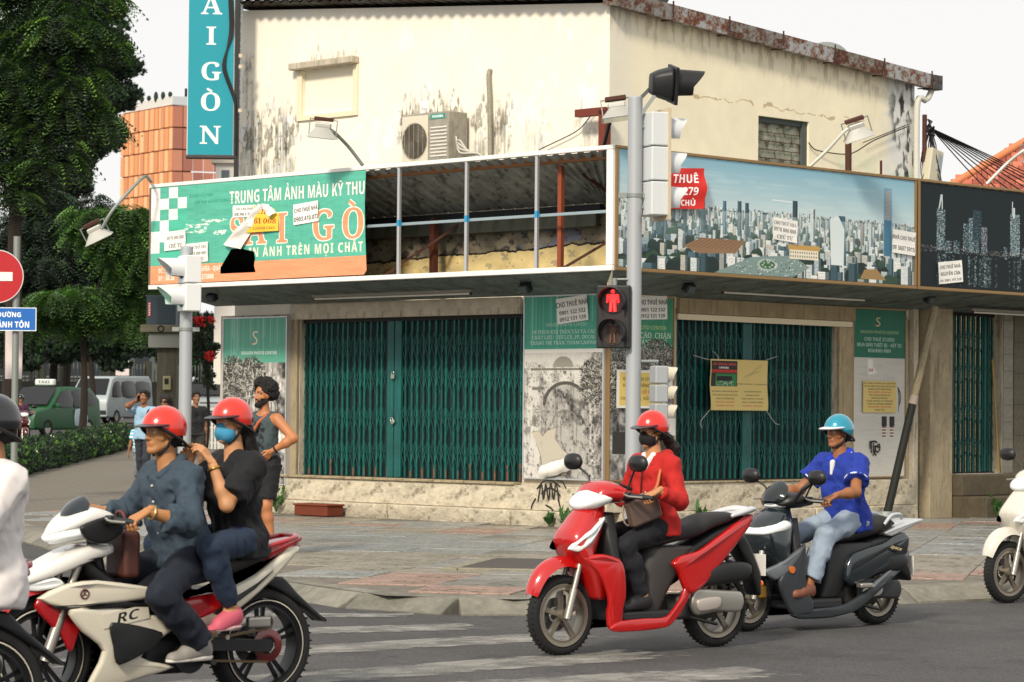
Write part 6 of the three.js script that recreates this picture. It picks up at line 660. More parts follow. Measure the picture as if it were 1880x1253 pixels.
// ---------- bodies: distance fields meshed by surface nets ----------
const v3 = (p) => Array.isArray(p) ? V3(...p) : p.clone();
function cap(a, b, ra, rb = ra, cuts = []) { // tapered capsule; cuts: [point, outward normal]
  a = v3(a); b = v3(b); const ax = a.x, ay = a.y, az = a.z, dx = b.x - ax, dy = b.y - ay, dz = b.z - az, L = dx * dx + dy * dy + dz * dz || 1e-9, R = Math.max(ra, rb);
  return { lo: [Math.min(a.x, b.x) - R, Math.min(a.y, b.y) - R, Math.min(a.z, b.z) - R], hi: [Math.max(a.x, b.x) + R, Math.max(a.y, b.y) + R, Math.max(a.z, b.z) + R],
    d(x, y, z) { let t = ((x - ax) * dx + (y - ay) * dy + (z - az) * dz) / L; t = t < 0 ? 0 : t > 1 ? 1 : t; const ex = x - ax - dx * t, ey = y - ay - dy * t, ez = z - az - dz * t; let d = Math.sqrt(ex * ex + ey * ey + ez * ez) - (ra + (rb - ra) * t); for (const [p, n] of cuts) d = Math.max(d, (x - p.x) * n.x + (y - p.y) * n.y + (z - p.z) * n.z); return d; } };
}
function ell(c, r, sub = false, q) { c = v3(c); const [a, b, e] = r, m = Math.max(a, b, e), qi = q?.clone().invert(), v = V3(); return { sub, lo: [c.x - m, c.y - m, c.z - m], hi: [c.x + m, c.y + m, c.z + m], d(x, y, z) { let X = x - c.x, Y = y - c.y, Z = z - c.z; if (qi) { v.set(X, Y, Z).applyQuaternion(qi); X = v.x; Y = v.y; Z = v.z; } const k0 = Math.hypot(X / a, Y / b, Z / e), k1 = Math.hypot(X / (a * a), Y / (b * b), Z / (e * e)); return k1 < 1e-9 ? -Math.min(a, b, e) : k0 * (k0 - 1) / k1; } }; }
function meshField(prims, cell, k, noise) {
  const lo = [9e9, 9e9, 9e9], hi = [-9e9, -9e9, -9e9]; for (const p of prims) if (!p.sub) for (let i = 0; i < 3; i++) { lo[i] = Math.min(lo[i], p.lo[i]); hi[i] = Math.max(hi[i], p.hi[i]); }
  for (let i = 0; i < 3; i++) { lo[i] -= cell * 2.5; hi[i] += cell * 2.5; }
  const n = [0, 1, 2].map((i) => Math.ceil((hi[i] - lo[i]) / cell) + 1), [nx, ny, nz] = n, F = new Float32Array(nx * ny * nz).fill(1), m = k + cell * 2.5;
  for (const p of prims) { const a = [0, 1, 2].map((i) => Math.max(0, Math.floor((p.lo[i] - m - lo[i]) / cell))), b = [0, 1, 2].map((i) => Math.min(n[i] - 1, Math.ceil((p.hi[i] + m - lo[i]) / cell)));
    for (let z = a[2]; z <= b[2]; z++) for (let y = a[1]; y <= b[1]; y++) for (let x = a[0]; x <= b[0]; x++) { const o = (z * ny + y) * nx + x, d = p.d(lo[0] + x * cell, lo[1] + y * cell, lo[2] + z * cell), f = F[o]; if (p.sub) { const h = Math.max(k * 0.5 - Math.abs(f + d), 0) / (k * 0.5 || 1); F[o] = Math.max(f, -d) + h * h * k * 0.125; } else { const h = Math.max(k - Math.abs(f - d), 0) / k; F[o] = Math.min(f, d) - h * h * k * 0.25; } } }
  if (noise) for (let z = 0, o = 0; z < nz; z++) for (let y = 0; y < ny; y++) for (let x = 0; x < nx; x++, o++) if (Math.abs(F[o]) < 0.03) F[o] += noise(lo[0] + x * cell, lo[1] + y * cell, lo[2] + z * cell);
  const id = new Int32Array(nx * ny * nz).fill(-1), pos = [], idx = [];
  const C = [[0, 0, 0], [1, 0, 0], [0, 1, 0], [1, 1, 0], [0, 0, 1], [1, 0, 1], [0, 1, 1], [1, 1, 1]], E = [[0, 1], [2, 3], [4, 5], [6, 7], [0, 2], [1, 3], [4, 6], [5, 7], [0, 4], [1, 5], [2, 6], [3, 7]], off = C.map(([a, b, c]) => (c * ny + b) * nx + a), f = new Float32Array(8);
  for (let z = 0; z < nz - 1; z++) for (let y = 0; y < ny - 1; y++) for (let x = 0; x < nx - 1; x++) {
    const o = (z * ny + y) * nx + x; let s = 0; for (let i = 0; i < 8; i++) { f[i] = F[o + off[i]]; if (f[i] < 0) s++; } if (s === 0 || s === 8) continue;
    let px = 0, py = 0, pz = 0, c = 0; for (const [a, b] of E) if ((f[a] < 0) !== (f[b] < 0)) { const t = f[a] / (f[a] - f[b]); px += C[a][0] + t * (C[b][0] - C[a][0]); py += C[a][1] + t * (C[b][1] - C[a][1]); pz += C[a][2] + t * (C[b][2] - C[a][2]); c++; }
    id[o] = pos.length / 3; pos.push(lo[0] + (x + px / c) * cell, lo[1] + (y + py / c) * cell, lo[2] + (z + pz / c) * cell);
  }
  const sx = 1, sy = nx, sz = nx * ny; for (let z = 1; z < nz - 1; z++) for (let y = 1; y < ny - 1; y++) for (let x = 1; x < nx - 1; x++) { const o = (z * ny + y) * nx + x, a = F[o] < 0; const q = (s, u, v) => { if (a === (F[o + s] < 0)) return; const i = [id[o], id[o - u], id[o - u - v], id[o - v]]; if (i.some((k) => k < 0)) return; a ? idx.push(i[0], i[1], i[2], i[0], i[2], i[3]) : idx.push(i[0], i[2], i[1], i[0], i[3], i[2]); }; q(sx, sy, sz); q(sy, sz, sx); q(sz, sx, sy); }
  const g = new THREE.BufferGeometry(); g.setAttribute('position', new THREE.Float32BufferAttribute(pos, 3)); g.setIndex(idx); g.computeVertexNormals(); return g;
}
function paintVerts(g, fn) { const p = g.attributes.position, c = new Float32Array(p.count * 3), q = new THREE.Color(); for (let i = 0; i < p.count; i++) { q.set(fn(p.getX(i), p.getY(i), p.getZ(i))); c.set([q.r, q.g, q.b], i * 3); } g.setAttribute('color', new THREE.BufferAttribute(c, 3)); return g; }
function ik(A, T, l1, l2, pole) { const d = T.clone().sub(A), L = Math.min(d.length(), (l1 + l2) * 0.999), u = d.normalize(), x = (l1 * l1 - l2 * l2 + L * L) / (2 * L), h = Math.sqrt(Math.max(0, l1 * l1 - x * x)), w = pole.clone().addScaledVector(u, -pole.dot(u)).normalize(); return [A.clone().addScaledVector(u, x).addScaledVector(w, h), A.clone().addScaledVector(u, L)]; }
const vcMat = (rough = 0.6, extra = {}) => mat('#ffffff', rough, 0, { vertexColors: true, ...extra });
TX.cloth = dataTex(128, 128, (u, v) => 0.5 + 0.2 * Math.sin(u * 128 * PI) * Math.sin(v * 128 * PI) + 0.3 * (fb(u, v) - 0.5), false);
const cloth = (c, rough = 0.85) => mat(c, rough, 0, { sheen: 0.25, sheenColor: new THREE.Color(c).lerp(new THREE.Color('#ffffff'), 0.3), sheenRoughness: 0.6 });
const skinM = vcMat(0.55);
function headParts(s, o) { const C = (a, b, r, r2) => cap(a.map((q) => q * s), b.map((q) => q * s), r * s, (r2 ?? r) * s), L = (c, r, sub) => ell(c.map((q) => q * s), r.map((q) => q * s), sub), P = [L([-0.018, 0.03, 0], [0.093, 0.1, 0.074]), L([0.026, -0.03, 0], [0.062, 0.088, 0.06])];
  for (const z of [-1, 1]) P.push(C([0.0, -0.06, z * 0.05], [0.062, -0.097, z * 0.012], 0.024), C([0.078, 0.03, z * 0.014], [0.066, 0.028, z * 0.05], 0.011), L([-0.01, -0.005, z * 0.076], [0.022, 0.032, 0.009]), C([0.06, -0.025, z * 0.04], [0.04, -0.03, z * 0.052], 0.018));
  P.push(C([0.07, -0.095, 0], [0.074, -0.1, 0], 0.02), C([0.083, 0.012, 0], [0.103, -0.03, 0], 0.008, 0.012), C([0.09, -0.034, -0.012], [0.09, -0.034, 0.012], 0.008), C([0.083, -0.06, -0.018], [0.083, -0.06, 0.018], 0.0075), C([0.081, -0.073, -0.015], [0.081, -0.073, 0.015], 0.008));
  for (const z of [-1, 1]) P.push(L([0.09, 0.008, z * 0.031], [0.016, 0.011, 0.017], true)); for (const z of [-1, 1]) P.push(L([0.066, 0.008, z * 0.031], [0.014, 0.013, 0.014])); return P; }
function handGeo(s, side, curl, spread = 0.25, thumb = 0.5) { // x along the fingers, y back of the hand, z to the right; side +1 right hand (thumb towards -z when the back is up)
  const P = [], k = 0.96 * s, t = -side; for (let i = 0; i < 4; i++) { const z = (i - 1.5) * -t * -0.021 * k * -1, zz = t * (1.5 - i) * 0.0215 * k, base = V3(0.088 * k - Math.abs(i - 1) * 0.005 * k, 0, zz), len = [0.074, 0.083, 0.077, 0.06][i] * k, c = Array.isArray(curl) ? curl[i] : curl; P.push(cap([0.0, 0, zz * 0.55], base, 0.0135 * k, 0.0125 * k)); let a = c * 0.55, p = base; for (const [f, r] of [[0.44, 0.0098], [0.32, 0.0088], [0.26, 0.0078]]) { const q = p.clone().add(V3(Math.cos(a) * len * f, -Math.sin(a) * len * f, zz * spread * f)); P.push(cap(p, q, r * k, r * 0.9 * k)); p = q; a += c; } }
  const tb = V3(0.022 * k, -0.006 * k, t * 0.028 * k), t1 = tb.clone().add(V3(0.03 * k, -0.012 * k, t * 0.026 * k * (1 - thumb * 0.4))), t2 = t1.clone().add(V3(0.032 * k, -0.02 * k * thumb, t * 0.004 * k - t * 0.016 * k * thumb)); P.push(cap(tb, t1, 0.0135 * k, 0.011 * k), cap(t1, t2, 0.0105 * k, 0.0085 * k), cap([-0.03 * k, 0, 0], [0.02 * k, 0, 0], 0.0215 * k, 0.022 * k)); return meshField(P, 0.0036, 0.007); }
const basis = (x, y) => { x = x.clone().normalize(); const z = x.clone().cross(y).normalize(); return new THREE.Matrix4().makeBasis(x, z.clone().cross(x), z); };
/* person: x forward, y up, z to the person's right; o holds the pose and the clothes */
function person(label, o, place, group) {
  const H = o.H ?? 1.7, s = H / 1.7, t = thing('person', label, 'person', place.p, place.ry, group), far = o.far ?? 1, cell = (o.cell ?? 0.0105) * far, pel = v3(o.pelvis), lean = o.lean ?? 0, side = o.side ?? 0;
  const up = V3(Math.sin(lean), Math.cos(lean), side).normalize(), fwd = V3(up.y, -up.x, 0).normalize().applyAxisAngle(up, o.twist ?? 0), rt = fwd.clone().cross(up).normalize(), J = (f, u, r) => pel.clone().addScaledVector(fwd, f * s).addScaledVector(up, u * s * 0.93).addScaledVector(rt, r * s), bulk = o.bulk ?? 1;
  const neck = J(-0.005, 0.51, 0), chest = J(0.01, 0.36, 0), hy = o.headYaw ?? 0, hp = o.headPitch ?? 0, hq = new THREE.Quaternion().setFromEuler(new THREE.Euler(0, hy, -hp - lean * (o.headFollow ?? 0.15), 'YXZ')), head = neck.clone().addScaledVector(up, 0.07 * s).add(V3(0.03 * s, 0.1 * s, 0));
  const B = [], sh = [], hip = [], limb = {}; // skin
  const torso = (i) => [cap(J(0, -0.01, -0.07), J(0, -0.01, 0.07), (0.105 * bulk + i) * s), cap(J(0.01, 0.02, -0.045), J(0.02, 0.2, -0.06), (0.092 * bulk + i) * s, (0.09 * bulk + i) * s), cap(J(0.01, 0.02, 0.045), J(0.02, 0.2, 0.06), (0.092 * bulk + i) * s, (0.09 * bulk + i) * s), cap(J(0.02, 0.2, -0.06), J(0.0, 0.39, -0.085), (0.09 * bulk + i) * s, (0.085 + i) * s), cap(J(0.02, 0.2, 0.06), J(0.0, 0.39, 0.085), (0.09 * bulk + i) * s, (0.085 + i) * s), cap(J(0, 0.39, -0.06), J(0, 0.39, 0.06), (0.088 + i) * s)];
  B.push(...torso(0), cap(J(0, 0.44, 0), head.clone().add(V3(-0.015 * s, -0.07 * s, 0)), 0.062 * s, 0.05 * s));
  const cut = (p, d) => [[p, d.clone().normalize()]], shirt = [...torso(o.shirtFit ?? 0.014)], pants = [];
  const hemY = o.hem ?? -0.1, hemCut = [J(0, hemY, 0), up.clone().negate()], wrap = (p) => { const f = p.d; p.d = (x, y, z) => Math.max(f(x, y, z), (x - hemCut[0].x) * hemCut[1].x + (y - hemCut[0].y) * hemCut[1].y + (z - hemCut[0].z) * hemCut[1].z); return p; }; shirt.push(cap(J(0.005, -0.09, -0.06), J(0.005, -0.09, 0.06), (0.115 * bulk + (o.shirtFit ?? 0.014)) * s)); shirt.forEach(wrap);
  const parts = [], fit = o.shirtFit ?? 0.014, SW = o.shoulder ?? 0.178;
  for (const [k, sd] of [['l', -1], ['r', 1]]) {
    const S = J(0, 0.435, sd * SW), T = v3(o.hand[k].at), [E, W] = ik(S, T, 0.29 * s, 0.255 * s, v3(o.hand[k].pole ?? [-0.3, -1, sd * 0.5])), fd = W.clone().sub(E).normalize(), ud = E.clone().sub(S).normalize(); limb[k] = { S, E, W };
    B.push(cap(J(0, 0.45, sd * 0.05), S, 0.055 * s, 0.053 * s), cap(S, E, 0.05 * s * (o.arm ?? 1), 0.04 * s * (o.arm ?? 1)), cap(E, E.clone().addScaledVector(fd, 0.09 * s), 0.04 * s * (o.arm ?? 1), 0.041 * s * (o.arm ?? 1)), cap(E.clone().addScaledVector(fd, 0.09 * s), W, 0.04 * s * (o.arm ?? 1), 0.025 * s));
    const sl = o.sleeve ?? 0.55; // 0..1 upper arm, 1..2 forearm
    if (sl > 0) { shirt.push(cap(J(0, 0.45, sd * 0.055), S, (0.05 + fit) * s, (0.05 + fit) * s)); const loose = o.loose ?? 0.006; if (sl <= 1) { const q = S.clone().lerp(E, sl); shirt.push(cap(S, E, (0.049 + fit + loose * 0.5) * s, (0.048 + fit + loose * 2) * s, cut(q, ud))); } else { const q = E.clone().lerp(W, sl - 1); shirt.push(cap(S, E, (0.049 + fit) * s, (0.04 + fit * 0.8) * s), cap(E, W, (0.041 + fit * 0.8) * s, (0.03 + fit * 0.7) * s, cut(q, fd))); if (o.rolled) shirt.push(cap(E.clone().lerp(W, sl - 1.16), E.clone().lerp(W, sl - 1.02), (0.046 + fit) * s, (0.045 + fit) * s, cut(E.clone().lerp(W, sl - 0.99), fd))); } } else if (o.tank) shirt.push(cap(J(0.01, 0.44, sd * 0.085), J(0, 0.47, sd * 0.1), 0.045 * s));
    const hd = o.hand[k], dir = hd.dir ? v3(hd.dir) : fd, hg = handGeo(s, sd, hd.curl ?? 0.5, hd.spread ?? 0.2, hd.thumb ?? 0.5); hg.applyMatrix4(basis(dir, v3(hd.back ?? [0, 1, 0]))).translate(W.x, W.y, W.z); parts.push(hg);
    const Hp = J(0, -0.02, sd * 0.085), F = v3(o.foot[k].at), fdir = v3(o.foot[k].dir ?? [1, 0, 0]).normalize(), ank = F.clone().add(V3(0, 0.085 * s, 0)).addScaledVector(fdir, -0.05 * s), [K, A] = ik(Hp, ank, 0.43 * s, 0.41 * s, v3(o.foot[k].pole ?? [1, 0.4, sd * 0.25])), kd = A.clone().sub(K).normalize(); Object.assign(limb[k], { Hp, K, A });
    B.push(cap(Hp, K, 0.08 * s, 0.054 * s), cap(K, K.clone().lerp(A, 0.3), 0.05 * s, 0.05 * s), cap(K.clone().lerp(A, 0.3), A, 0.05 * s, 0.034 * s), cap(A, F.clone().add(V3(0, 0.04 * s, 0)).addScaledVector(fdir, 0.1 * s), 0.036 * s, 0.028 * s));
    const pl = o.pant ?? 1.92, pf = o.pantFit ?? 0.012; pants.push(cap(Hp, K, (0.086 + pf) * s, (0.056 + pf) * s, pl <= 1 ? cut(Hp.clone().lerp(K, pl), K.clone().sub(Hp)) : [])); if (pl > 1) pants.push(cap(K, K.clone().lerp(A, 0.36), (0.058 + pf) * s, (0.059 + pf) * s, cut(K.clone().lerp(A, pl - 1), kd)), cap(K.clone().lerp(A, 0.3), A, (0.058 + pf) * s, ((o.flare ?? 0.043) + pf) * s, cut(K.clone().lerp(A, pl - 1), kd)));
    const sf = F.clone(), sd2 = V3(-fdir.z, 0, fdir.x), pr = [cap(sf.clone().addScaledVector(fdir, -0.075 * s).add(V3(0, 0.038 * s, 0)), sf.clone().addScaledVector(fdir, 0.13 * s).add(V3(0, 0.03 * s, 0)), 0.044 * s, 0.038 * s), cap(sf.clone().addScaledVector(fdir, -0.06 * s).add(V3(0, 0.07 * s, 0)), sf.clone().addScaledVector(fdir, 0.04 * s).add(V3(0, 0.055 * s, 0)), 0.05 * s, 0.042 * s)]; const fl = V3(0, -1, 0), gp = sf.clone().add(V3(0, 0.004, 0)); for (const p of pr) { const f = p.d; p.d = (x, y, z) => Math.max(f(x, y, z), gp.y - y); }
    if (o.shoe !== null) { const m = obj(o.shoeName ?? 'shoe', fin(meshField(pr, 0.008 * far, 0.02)), cloth(o.shoe ?? '#333333', 0.6), t); if (o.sole) obj('sole', fin(meshField([cap(sf.clone().addScaledVector(fdir, -0.08 * s).add(V3(0, 0.016 * s, 0)), sf.clone().addScaledVector(fdir, 0.135 * s).add(V3(0, 0.016 * s, 0)), 0.043 * s, 0.037 * s)].map((p) => { const f = p.d; p.d = (x, y, z) => Math.max(f(x, y, z), y - gp.y - 0.022 * s, gp.y - 0.006 - y); return p; }), 0.008 * far, 0.01)), mat(o.sole, 0.7), m); }
  }
  pants.unshift(cap(J(0, -0.02, -0.07), J(0, -0.02, 0.07), (0.113 * bulk + (o.pantFit ?? 0.012)) * s)); { const w = [J(0, o.waist ?? -0.05, 0), up]; const p = pants[0], f = p.d; p.d = (x, y, z) => Math.max(f(x, y, z), (x - w[0].x) * up.x + (y - w[0].y) * up.y + (z - w[0].z) * up.z); }
  // head
  const hs = 0.93 * s * (o.headScale ?? 1), hg = meshField(headParts(hs, o), 0.0052 * Math.sqrt(far), 0.012 * hs), sk = new THREE.Color(o.skin ?? '#a87450');
  const lip = sk.clone().lerp(new THREE.Color('#8a3a34'), 0.45), dk = new THREE.Color(o.hairColor ?? '#17120f');
  paintVerts(hg, (x, y, z) => { x /= hs; y /= hs; z = Math.abs(z / hs); if (x > 0.062 && Math.hypot(y - 0.008, (z - 0.031)) < 0.0105 && !(o.beard && y < 0)) return Math.hypot(y - 0.008, z - 0.031) < 0.0062 ? '#140d0a' : '#cfc6bc'; if (x > 0.055 && Math.abs(y - 0.031 - 0.004 * Math.sin(z * 60)) < 0.0055 && z > 0.012 && z < 0.052) return dk; if (o.beard && y < -0.035 && x > -0.01 && !(x > 0.078 && Math.abs(y + 0.067) < 0.012 && z < 0.02) && (y < -0.055 || z > 0.045)) return dk; if (o.beard && x > 0.07 && y < -0.042 && y > -0.055 && z < 0.03) return dk; if (x > 0.074 && Math.abs(y + 0.067) < 0.011 && z < 0.021) return lip; return sk.clone().multiplyScalar(0.94 + 0.12 * vnoise(x * 40, y * 40, z * 40)); });
  hg.applyQuaternion(hq).translate(head.x, head.y, head.z); const bg = paintVerts(meshField(B, cell, 0.03 * s), (x, y, z) => sk.clone().multiplyScalar(0.93 + 0.14 * vnoise(x * 12, y * 12, z * 12))); for (const g of parts) paintVerts(g, (x, y, z) => sk.clone().multiplyScalar(0.95 + 0.1 * vnoise(x * 60, y * 60, z * 60)));
  const keepC = (g) => { g = g.toNonIndexed(); g.setAttribute('uv', new THREE.BufferAttribute(new Float32Array(g.attributes.position.count * 2), 2)); return g; };
  const body = shadowed(new THREE.Mesh(mergeGeometries([bg, hg, ...parts].map(keepC)), skinM)); body.name = 'body'; t.add(body);
  const ridge = (n) => 1 - Math.abs(2 * n - 1) * 2, wr = (amp, f) => (x, y, z) => -amp * (0.62 * ridge(vnoise(x * f + y * f * 0.7, y * f * 0.55 - x * 4, z * f)) + 0.4 * ridge(vnoise(x * f * 2 - y * f, y * f * 1.3, z * f * 1.8 + 7)) - 0.25);
  const shG = meshField(shirt, cell, 0.03 * s, wr(o.wrinkle ?? 0.013, 15)); if (o.shirtPaint) { const q = shadowed(new THREE.Mesh(keepC(paintVerts(shG, (x, y, z) => { const p = V3(x, y, z).sub(pel); return o.shirtPaint(p.dot(fwd) / s, p.dot(up) / s, p.dot(rt) / s); })), vcMat(0.85))); q.name = o.shirtName ?? 'shirt'; t.add(q); } else obj(o.shirtName ?? 'shirt', fin(shG), cloth(o.shirt ?? '#888888'), t);
  obj(o.pantName ?? 'trousers', fin(meshField(pants, cell, 0.02 * s, wr(0.011, 13))), cloth(o.pants ?? '#222222'), t);
  const api = { t, head, hq, hs, s, limb, J, up, fwd, rt, neck, onHead(name, geo, m, parent) { geo = [].concat(geo).map((g) => g.applyQuaternion(hq).translate(head.x, head.y, head.z)); return obj(name, geo, m, parent ?? t); } };
  if (o.hair) { const P = o.hair.map(([a, b, r, r2]) => cap(a.map((q) => q * hs), b.map((q) => q * hs), r * hs, (r2 ?? r) * hs)); const fr = o.hairNoise ?? [0.01, 30]; api.onHead('hair', fin(meshField(P, 0.009 * Math.sqrt(far), 0.02, (x, y, z) => fr[0] * (vnoise(x * fr[1], y * fr[1], z * fr[1]) - 0.5) * 2)), mat(o.hairColor ?? '#17120f', 0.8), t); }
  if (o.helmet) helmet(api, o.helmet);
  return api;
}
const helmHair = [[[-0.06, -0.01, -0.04], [-0.06, -0.01, 0.04], 0.05], [[-0.075, -0.04, -0.035], [-0.075, -0.04, 0.035], 0.04]];
const shortHair = [[[-0.03, 0.055, -0.03], [-0.03, 0.055, 0.03], 0.078], [[-0.06, 0.0, -0.04], [-0.06, 0.0, 0.04], 0.055], [[0.03, 0.09, -0.03], [0.03, 0.09, 0.03], 0.045]];
function helmet(a, h) { const k = a.hs, g = new THREE.SphereGeometry(1, 36, 22, 0, 2 * PI, 0, PI * 0.6), p = g.attributes.position; // half shell, lower at the back and sides
  const low = (x) => x > 0 ? lerp(-0.01, 0.042, clamp(x / 0.1)) : lerp(-0.01, -0.065, clamp(-x / 0.12)); for (let i = 0; i < p.count; i++) { let x = p.getX(i) * 0.138 - 0.02, y = p.getY(i) * 0.13 + 0.026, z = p.getZ(i) * 0.115; const L = low(x); if (y < L) y = L; p.setXYZ(i, x * k, y * k, z * k); } g.computeVertexNormals();
  const shell = a.onHead('helmet', fin(toCreasedNormals(g, 0.9)), mat(h.color, h.rough ?? 0.25, h.metal ?? 0, { clearcoat: 0.8, clearcoatRoughness: 0.15 }), a.t);
  const arc = (r, a0, a1, y, w) => { const pos = [], n = 24; for (let i = 0; i < n; i++) { const q = [[i, 0], [i + 1, 0], [i + 1, 1], [i, 1]].map(([j, e]) => { const t = lerp(a0, a1, j / n), ww = w * Math.pow(Math.cos((j / n - 0.5) * PI), 0.7), R = e ? r + ww : r; return [(Math.cos(t) * (0.138 + R) - 0.02) * k, (y - e * ww * 0.28) * k, Math.sin(t) * (0.115 + R * 0.9) * k]; }); for (const j of [0, 1, 2, 0, 2, 3]) pos.push(...q[j]); } const g = new THREE.BufferGeometry(); g.setAttribute('position', new THREE.Float32BufferAttribute(pos, 3)); g.computeVertexNormals(); return fin(g); };
  a.onHead('helmet_peak', [arc(-0.006, -1.25, 1.25, 0.05, 0.066), arc(-0.006, -1.25, 1.25, 0.044, 0.064)], mat(h.peak ?? '#1c1d20', 0.35), shell);
  const rimP = []; for (let i = 0; i <= 40; i++) { const t = i / 40 * 2 * PI, x = Math.cos(t) * 0.139 - 0.02; rimP.push([x * k, (low(x) - 0.004) * k, Math.sin(t) * 0.116 * k]); } a.onHead('helmet_rim', tube(rimP.slice(0, -1), 0.009 * k, 6, 60, true), mat('#141416', 0.6), shell);
  a.onHead('chin_strap', [-1, 1].map((z) => tube([[0.0, -0.03 * k, z * 0.09 * k], [0.012 * k, -0.08 * k, z * 0.068 * k], [0.035 * k, -0.128 * k, z * 0.02 * k]], 0.0085 * k, 6)), mat('#131315', 0.8), shell);
  if (h.liner !== false) a.onHead('helmet_liner', sph(1, 0, 0, 0, 1, 1, 1, 20).scale(0.085 * k, 0.085 * k, 0.079 * k).translate(-0.05 * k, -0.01 * k, 0), mat('#0e0e10', 0.9), shell); }

// ---------- motorcycles: x forward, y up, z to the rider's right; the ground is y = 0 ----------
const paintM = (c, rough = 0.22) => mat(c, rough, 0, { clearcoat: 0.9, clearcoatRoughness: 0.08 }), MB = { tyre: mat('#141414', 0.85), rim: mat('#8d8578', 0.35, 0.7), rimDark: mat('#1b1b1d', 0.4, 0.5), plastic: mat('#1d1e20', 0.6), plasticB: mat('#131415', 0.45), seat: mat('#221f1f', 0.65), chrome: mat('#c9c9c8', 0.18, 0.95), silver: mat('#a8a49b', 0.35, 0.75), steel: mat('#6d6d6c', 0.4, 0.8), glass: mat('#dfe3e2', 0.08, 0, { clearcoat: 1 }), red: mat('#8c1016', 0.2, 0, { clearcoat: 1 }), orange: mat('#d0691a', 0.25, 0, { clearcoat: 1 }) };
const ring = (pts, n = 44) => lathe(pts, n, 0, 0, 0, PI / 2);
function wheel(t, name, x, R, w, rimR, spokes, { rim = MB.rim, disc = true, steer = 0, twin = false } = {}) {
  const g = [ring([[rimR - 0.028, -w * 0.42], [rimR - 0.012, -w * 0.36], [rimR + 0.006, -w * 0.46], [rimR + 0.012, -w * 0.4], [rimR - 0.006, -w * 0.3], [rimR - 0.006, w * 0.3], [rimR + 0.012, w * 0.4], [rimR + 0.006, w * 0.46], [rimR - 0.012, w * 0.36], [rimR - 0.028, w * 0.42], [rimR - 0.028, -w * 0.42]]), cyl(0.038, 0.038, w * 1.2, 0, 0, 0, PI / 2)];
  for (let i = 0; i < spokes; i++) { const a = i / spokes * 2 * PI + 0.3, da = twin ? [-0.11, 0.11] : [0]; for (const d of da) g.push(beam([Math.cos(a + d * 2) * 0.03, Math.sin(a + d * 2) * 0.03, 0], [Math.cos(a + d) * (rimR - 0.02), Math.sin(a + d) * (rimR - 0.02), 0], twin ? 0.02 : 0.03, twin ? 0.014 : 0.026, V3(0, 0, 1))); }
  const m = obj(name, g, rim, t); m.position.set(x, R, 0); m.rotation.y = steer;
  const P = []; for (let i = 0; i <= 14; i++) { const a = -PI * 0.62 + i / 14 * PI * 1.24, rr0 = (R - rimR) * 0.56; P.push([R - rr0 + Math.cos(a) * rr0, Math.sin(a) * w * 0.5]); } P.push(P[0]); const tg = [ring(P, 56)]; const nt = 46; for (let i = 0; i < nt; i++) { const a = i / nt * 2 * PI; for (const z of [-1, 1]) tg.push(fin(new THREE.BoxGeometry(0.006, 0.008, w * 0.34), R - 0.004, 0, z * w * 0.2, 0, 0, 0).rotateX(0).rotateY(0).applyMatrix4(new THREE.Matrix4().makeRotationZ(a + z * 0.03)).translate(0, 0, 0)); }
  obj('tyre', tg, MB.tyre, m); if (disc) { obj('brake_disc', [ring([[0.05, -0.004], [0.105, -0.004], [0.105, 0.004], [0.05, 0.004], [0.05, -0.004]], 32).translate(0, 0, w * 0.62)], MB.steel, m); }
  return m;
}
function fender(R, a0, a1, w0, w1, drop = 0.35, n = 22, lift = 0) { const pos = [], m = 12; const P = (i, j) => { const t = i / n, a = lerp(a0, a1, t), w = lerp(w0, w1, t) * Math.pow(Math.sin(clamp(t * 0.92 + 0.06) * PI), 0.25), u = j / m * 2 - 1, r = R + lift * Math.sin(t * PI) - w * drop * (Math.pow(Math.abs(u), 2.4) * 2); return [Math.cos(a) * r, Math.sin(a) * r, u * w]; }; for (let i = 0; i < n; i++) for (let j = 0; j < m; j++) for (const [a, b] of [[0, 0], [1, 0], [1, 1], [0, 0], [1, 1], [0, 1]]) pos.push(...P(i + a, j + b)); const g = new THREE.BufferGeometry(); g.setAttribute('position', new THREE.Float32BufferAttribute(pos, 3)); const q = mergeVertices(g, 1e-5); q.computeVertexNormals(); return fin(q); }
const skinPanel = (pts, z, th, bevel, f, smooth = 4) => { const g = ext(pts, th, { bevel, smooth, z: 0, seg: 3 }); return warp(g, (v) => { const o = z + (f ? f(v.x, v.y) : 0); v.z = v.z + o; }); };
const both = (make) => [make(-1), make(1)];
const mirrorG = (g) => { const q = g.clone(); const p = q.attributes.position; for (let i = 0; i < p.count; i++) p.setZ(i, -p.getZ(i)); const n = q.attributes.normal; for (let i = 0; i < n.count; i++) n.setZ(i, -n.getZ(i)); return q; };
function pair(name, g, m, t) { const a = obj(name, g, m, t), b = obj(name, mirrorG(g), m, t); return [a, b]; }
function mirrorArm(t, x, y, z, len = 0.22, out = 0.1) { for (const sd of [-1, 1]) { const a = [x, y, sd * z], b = [x + 0.02, y + len * 0.7, sd * (z + out)], m = obj('mirror', loft([{ p: [-0.02, 0], h: 0.02, w: 0.03 }, { p: [0, 0], h: 0.052, w: 0.085, e: 2.4 }, { p: [0.03, 0], h: 0.045, w: 0.07, e: 2.4 }, { p: [0.05, 0], h: 0.01, w: 0.02 }], 18, 3).translate(b[0], b[1] + 0.03, b[2] + sd * 0.04), MB.plasticB, t); obj('mirror_stem', tube([a, [x - 0.01, y + len * 0.4, sd * (z + out * 0.3)], b], 0.007, 7), MB.plasticB, m); obj('mirror_glass', fin(new THREE.SphereGeometry(1, 16, 10)).scale(0.006, 0.042, 0.072).translate(b[0] - 0.015, b[1] + 0.03, b[2] + sd * 0.04), mat('#9aa4a8', 0.05, 1), m); } }
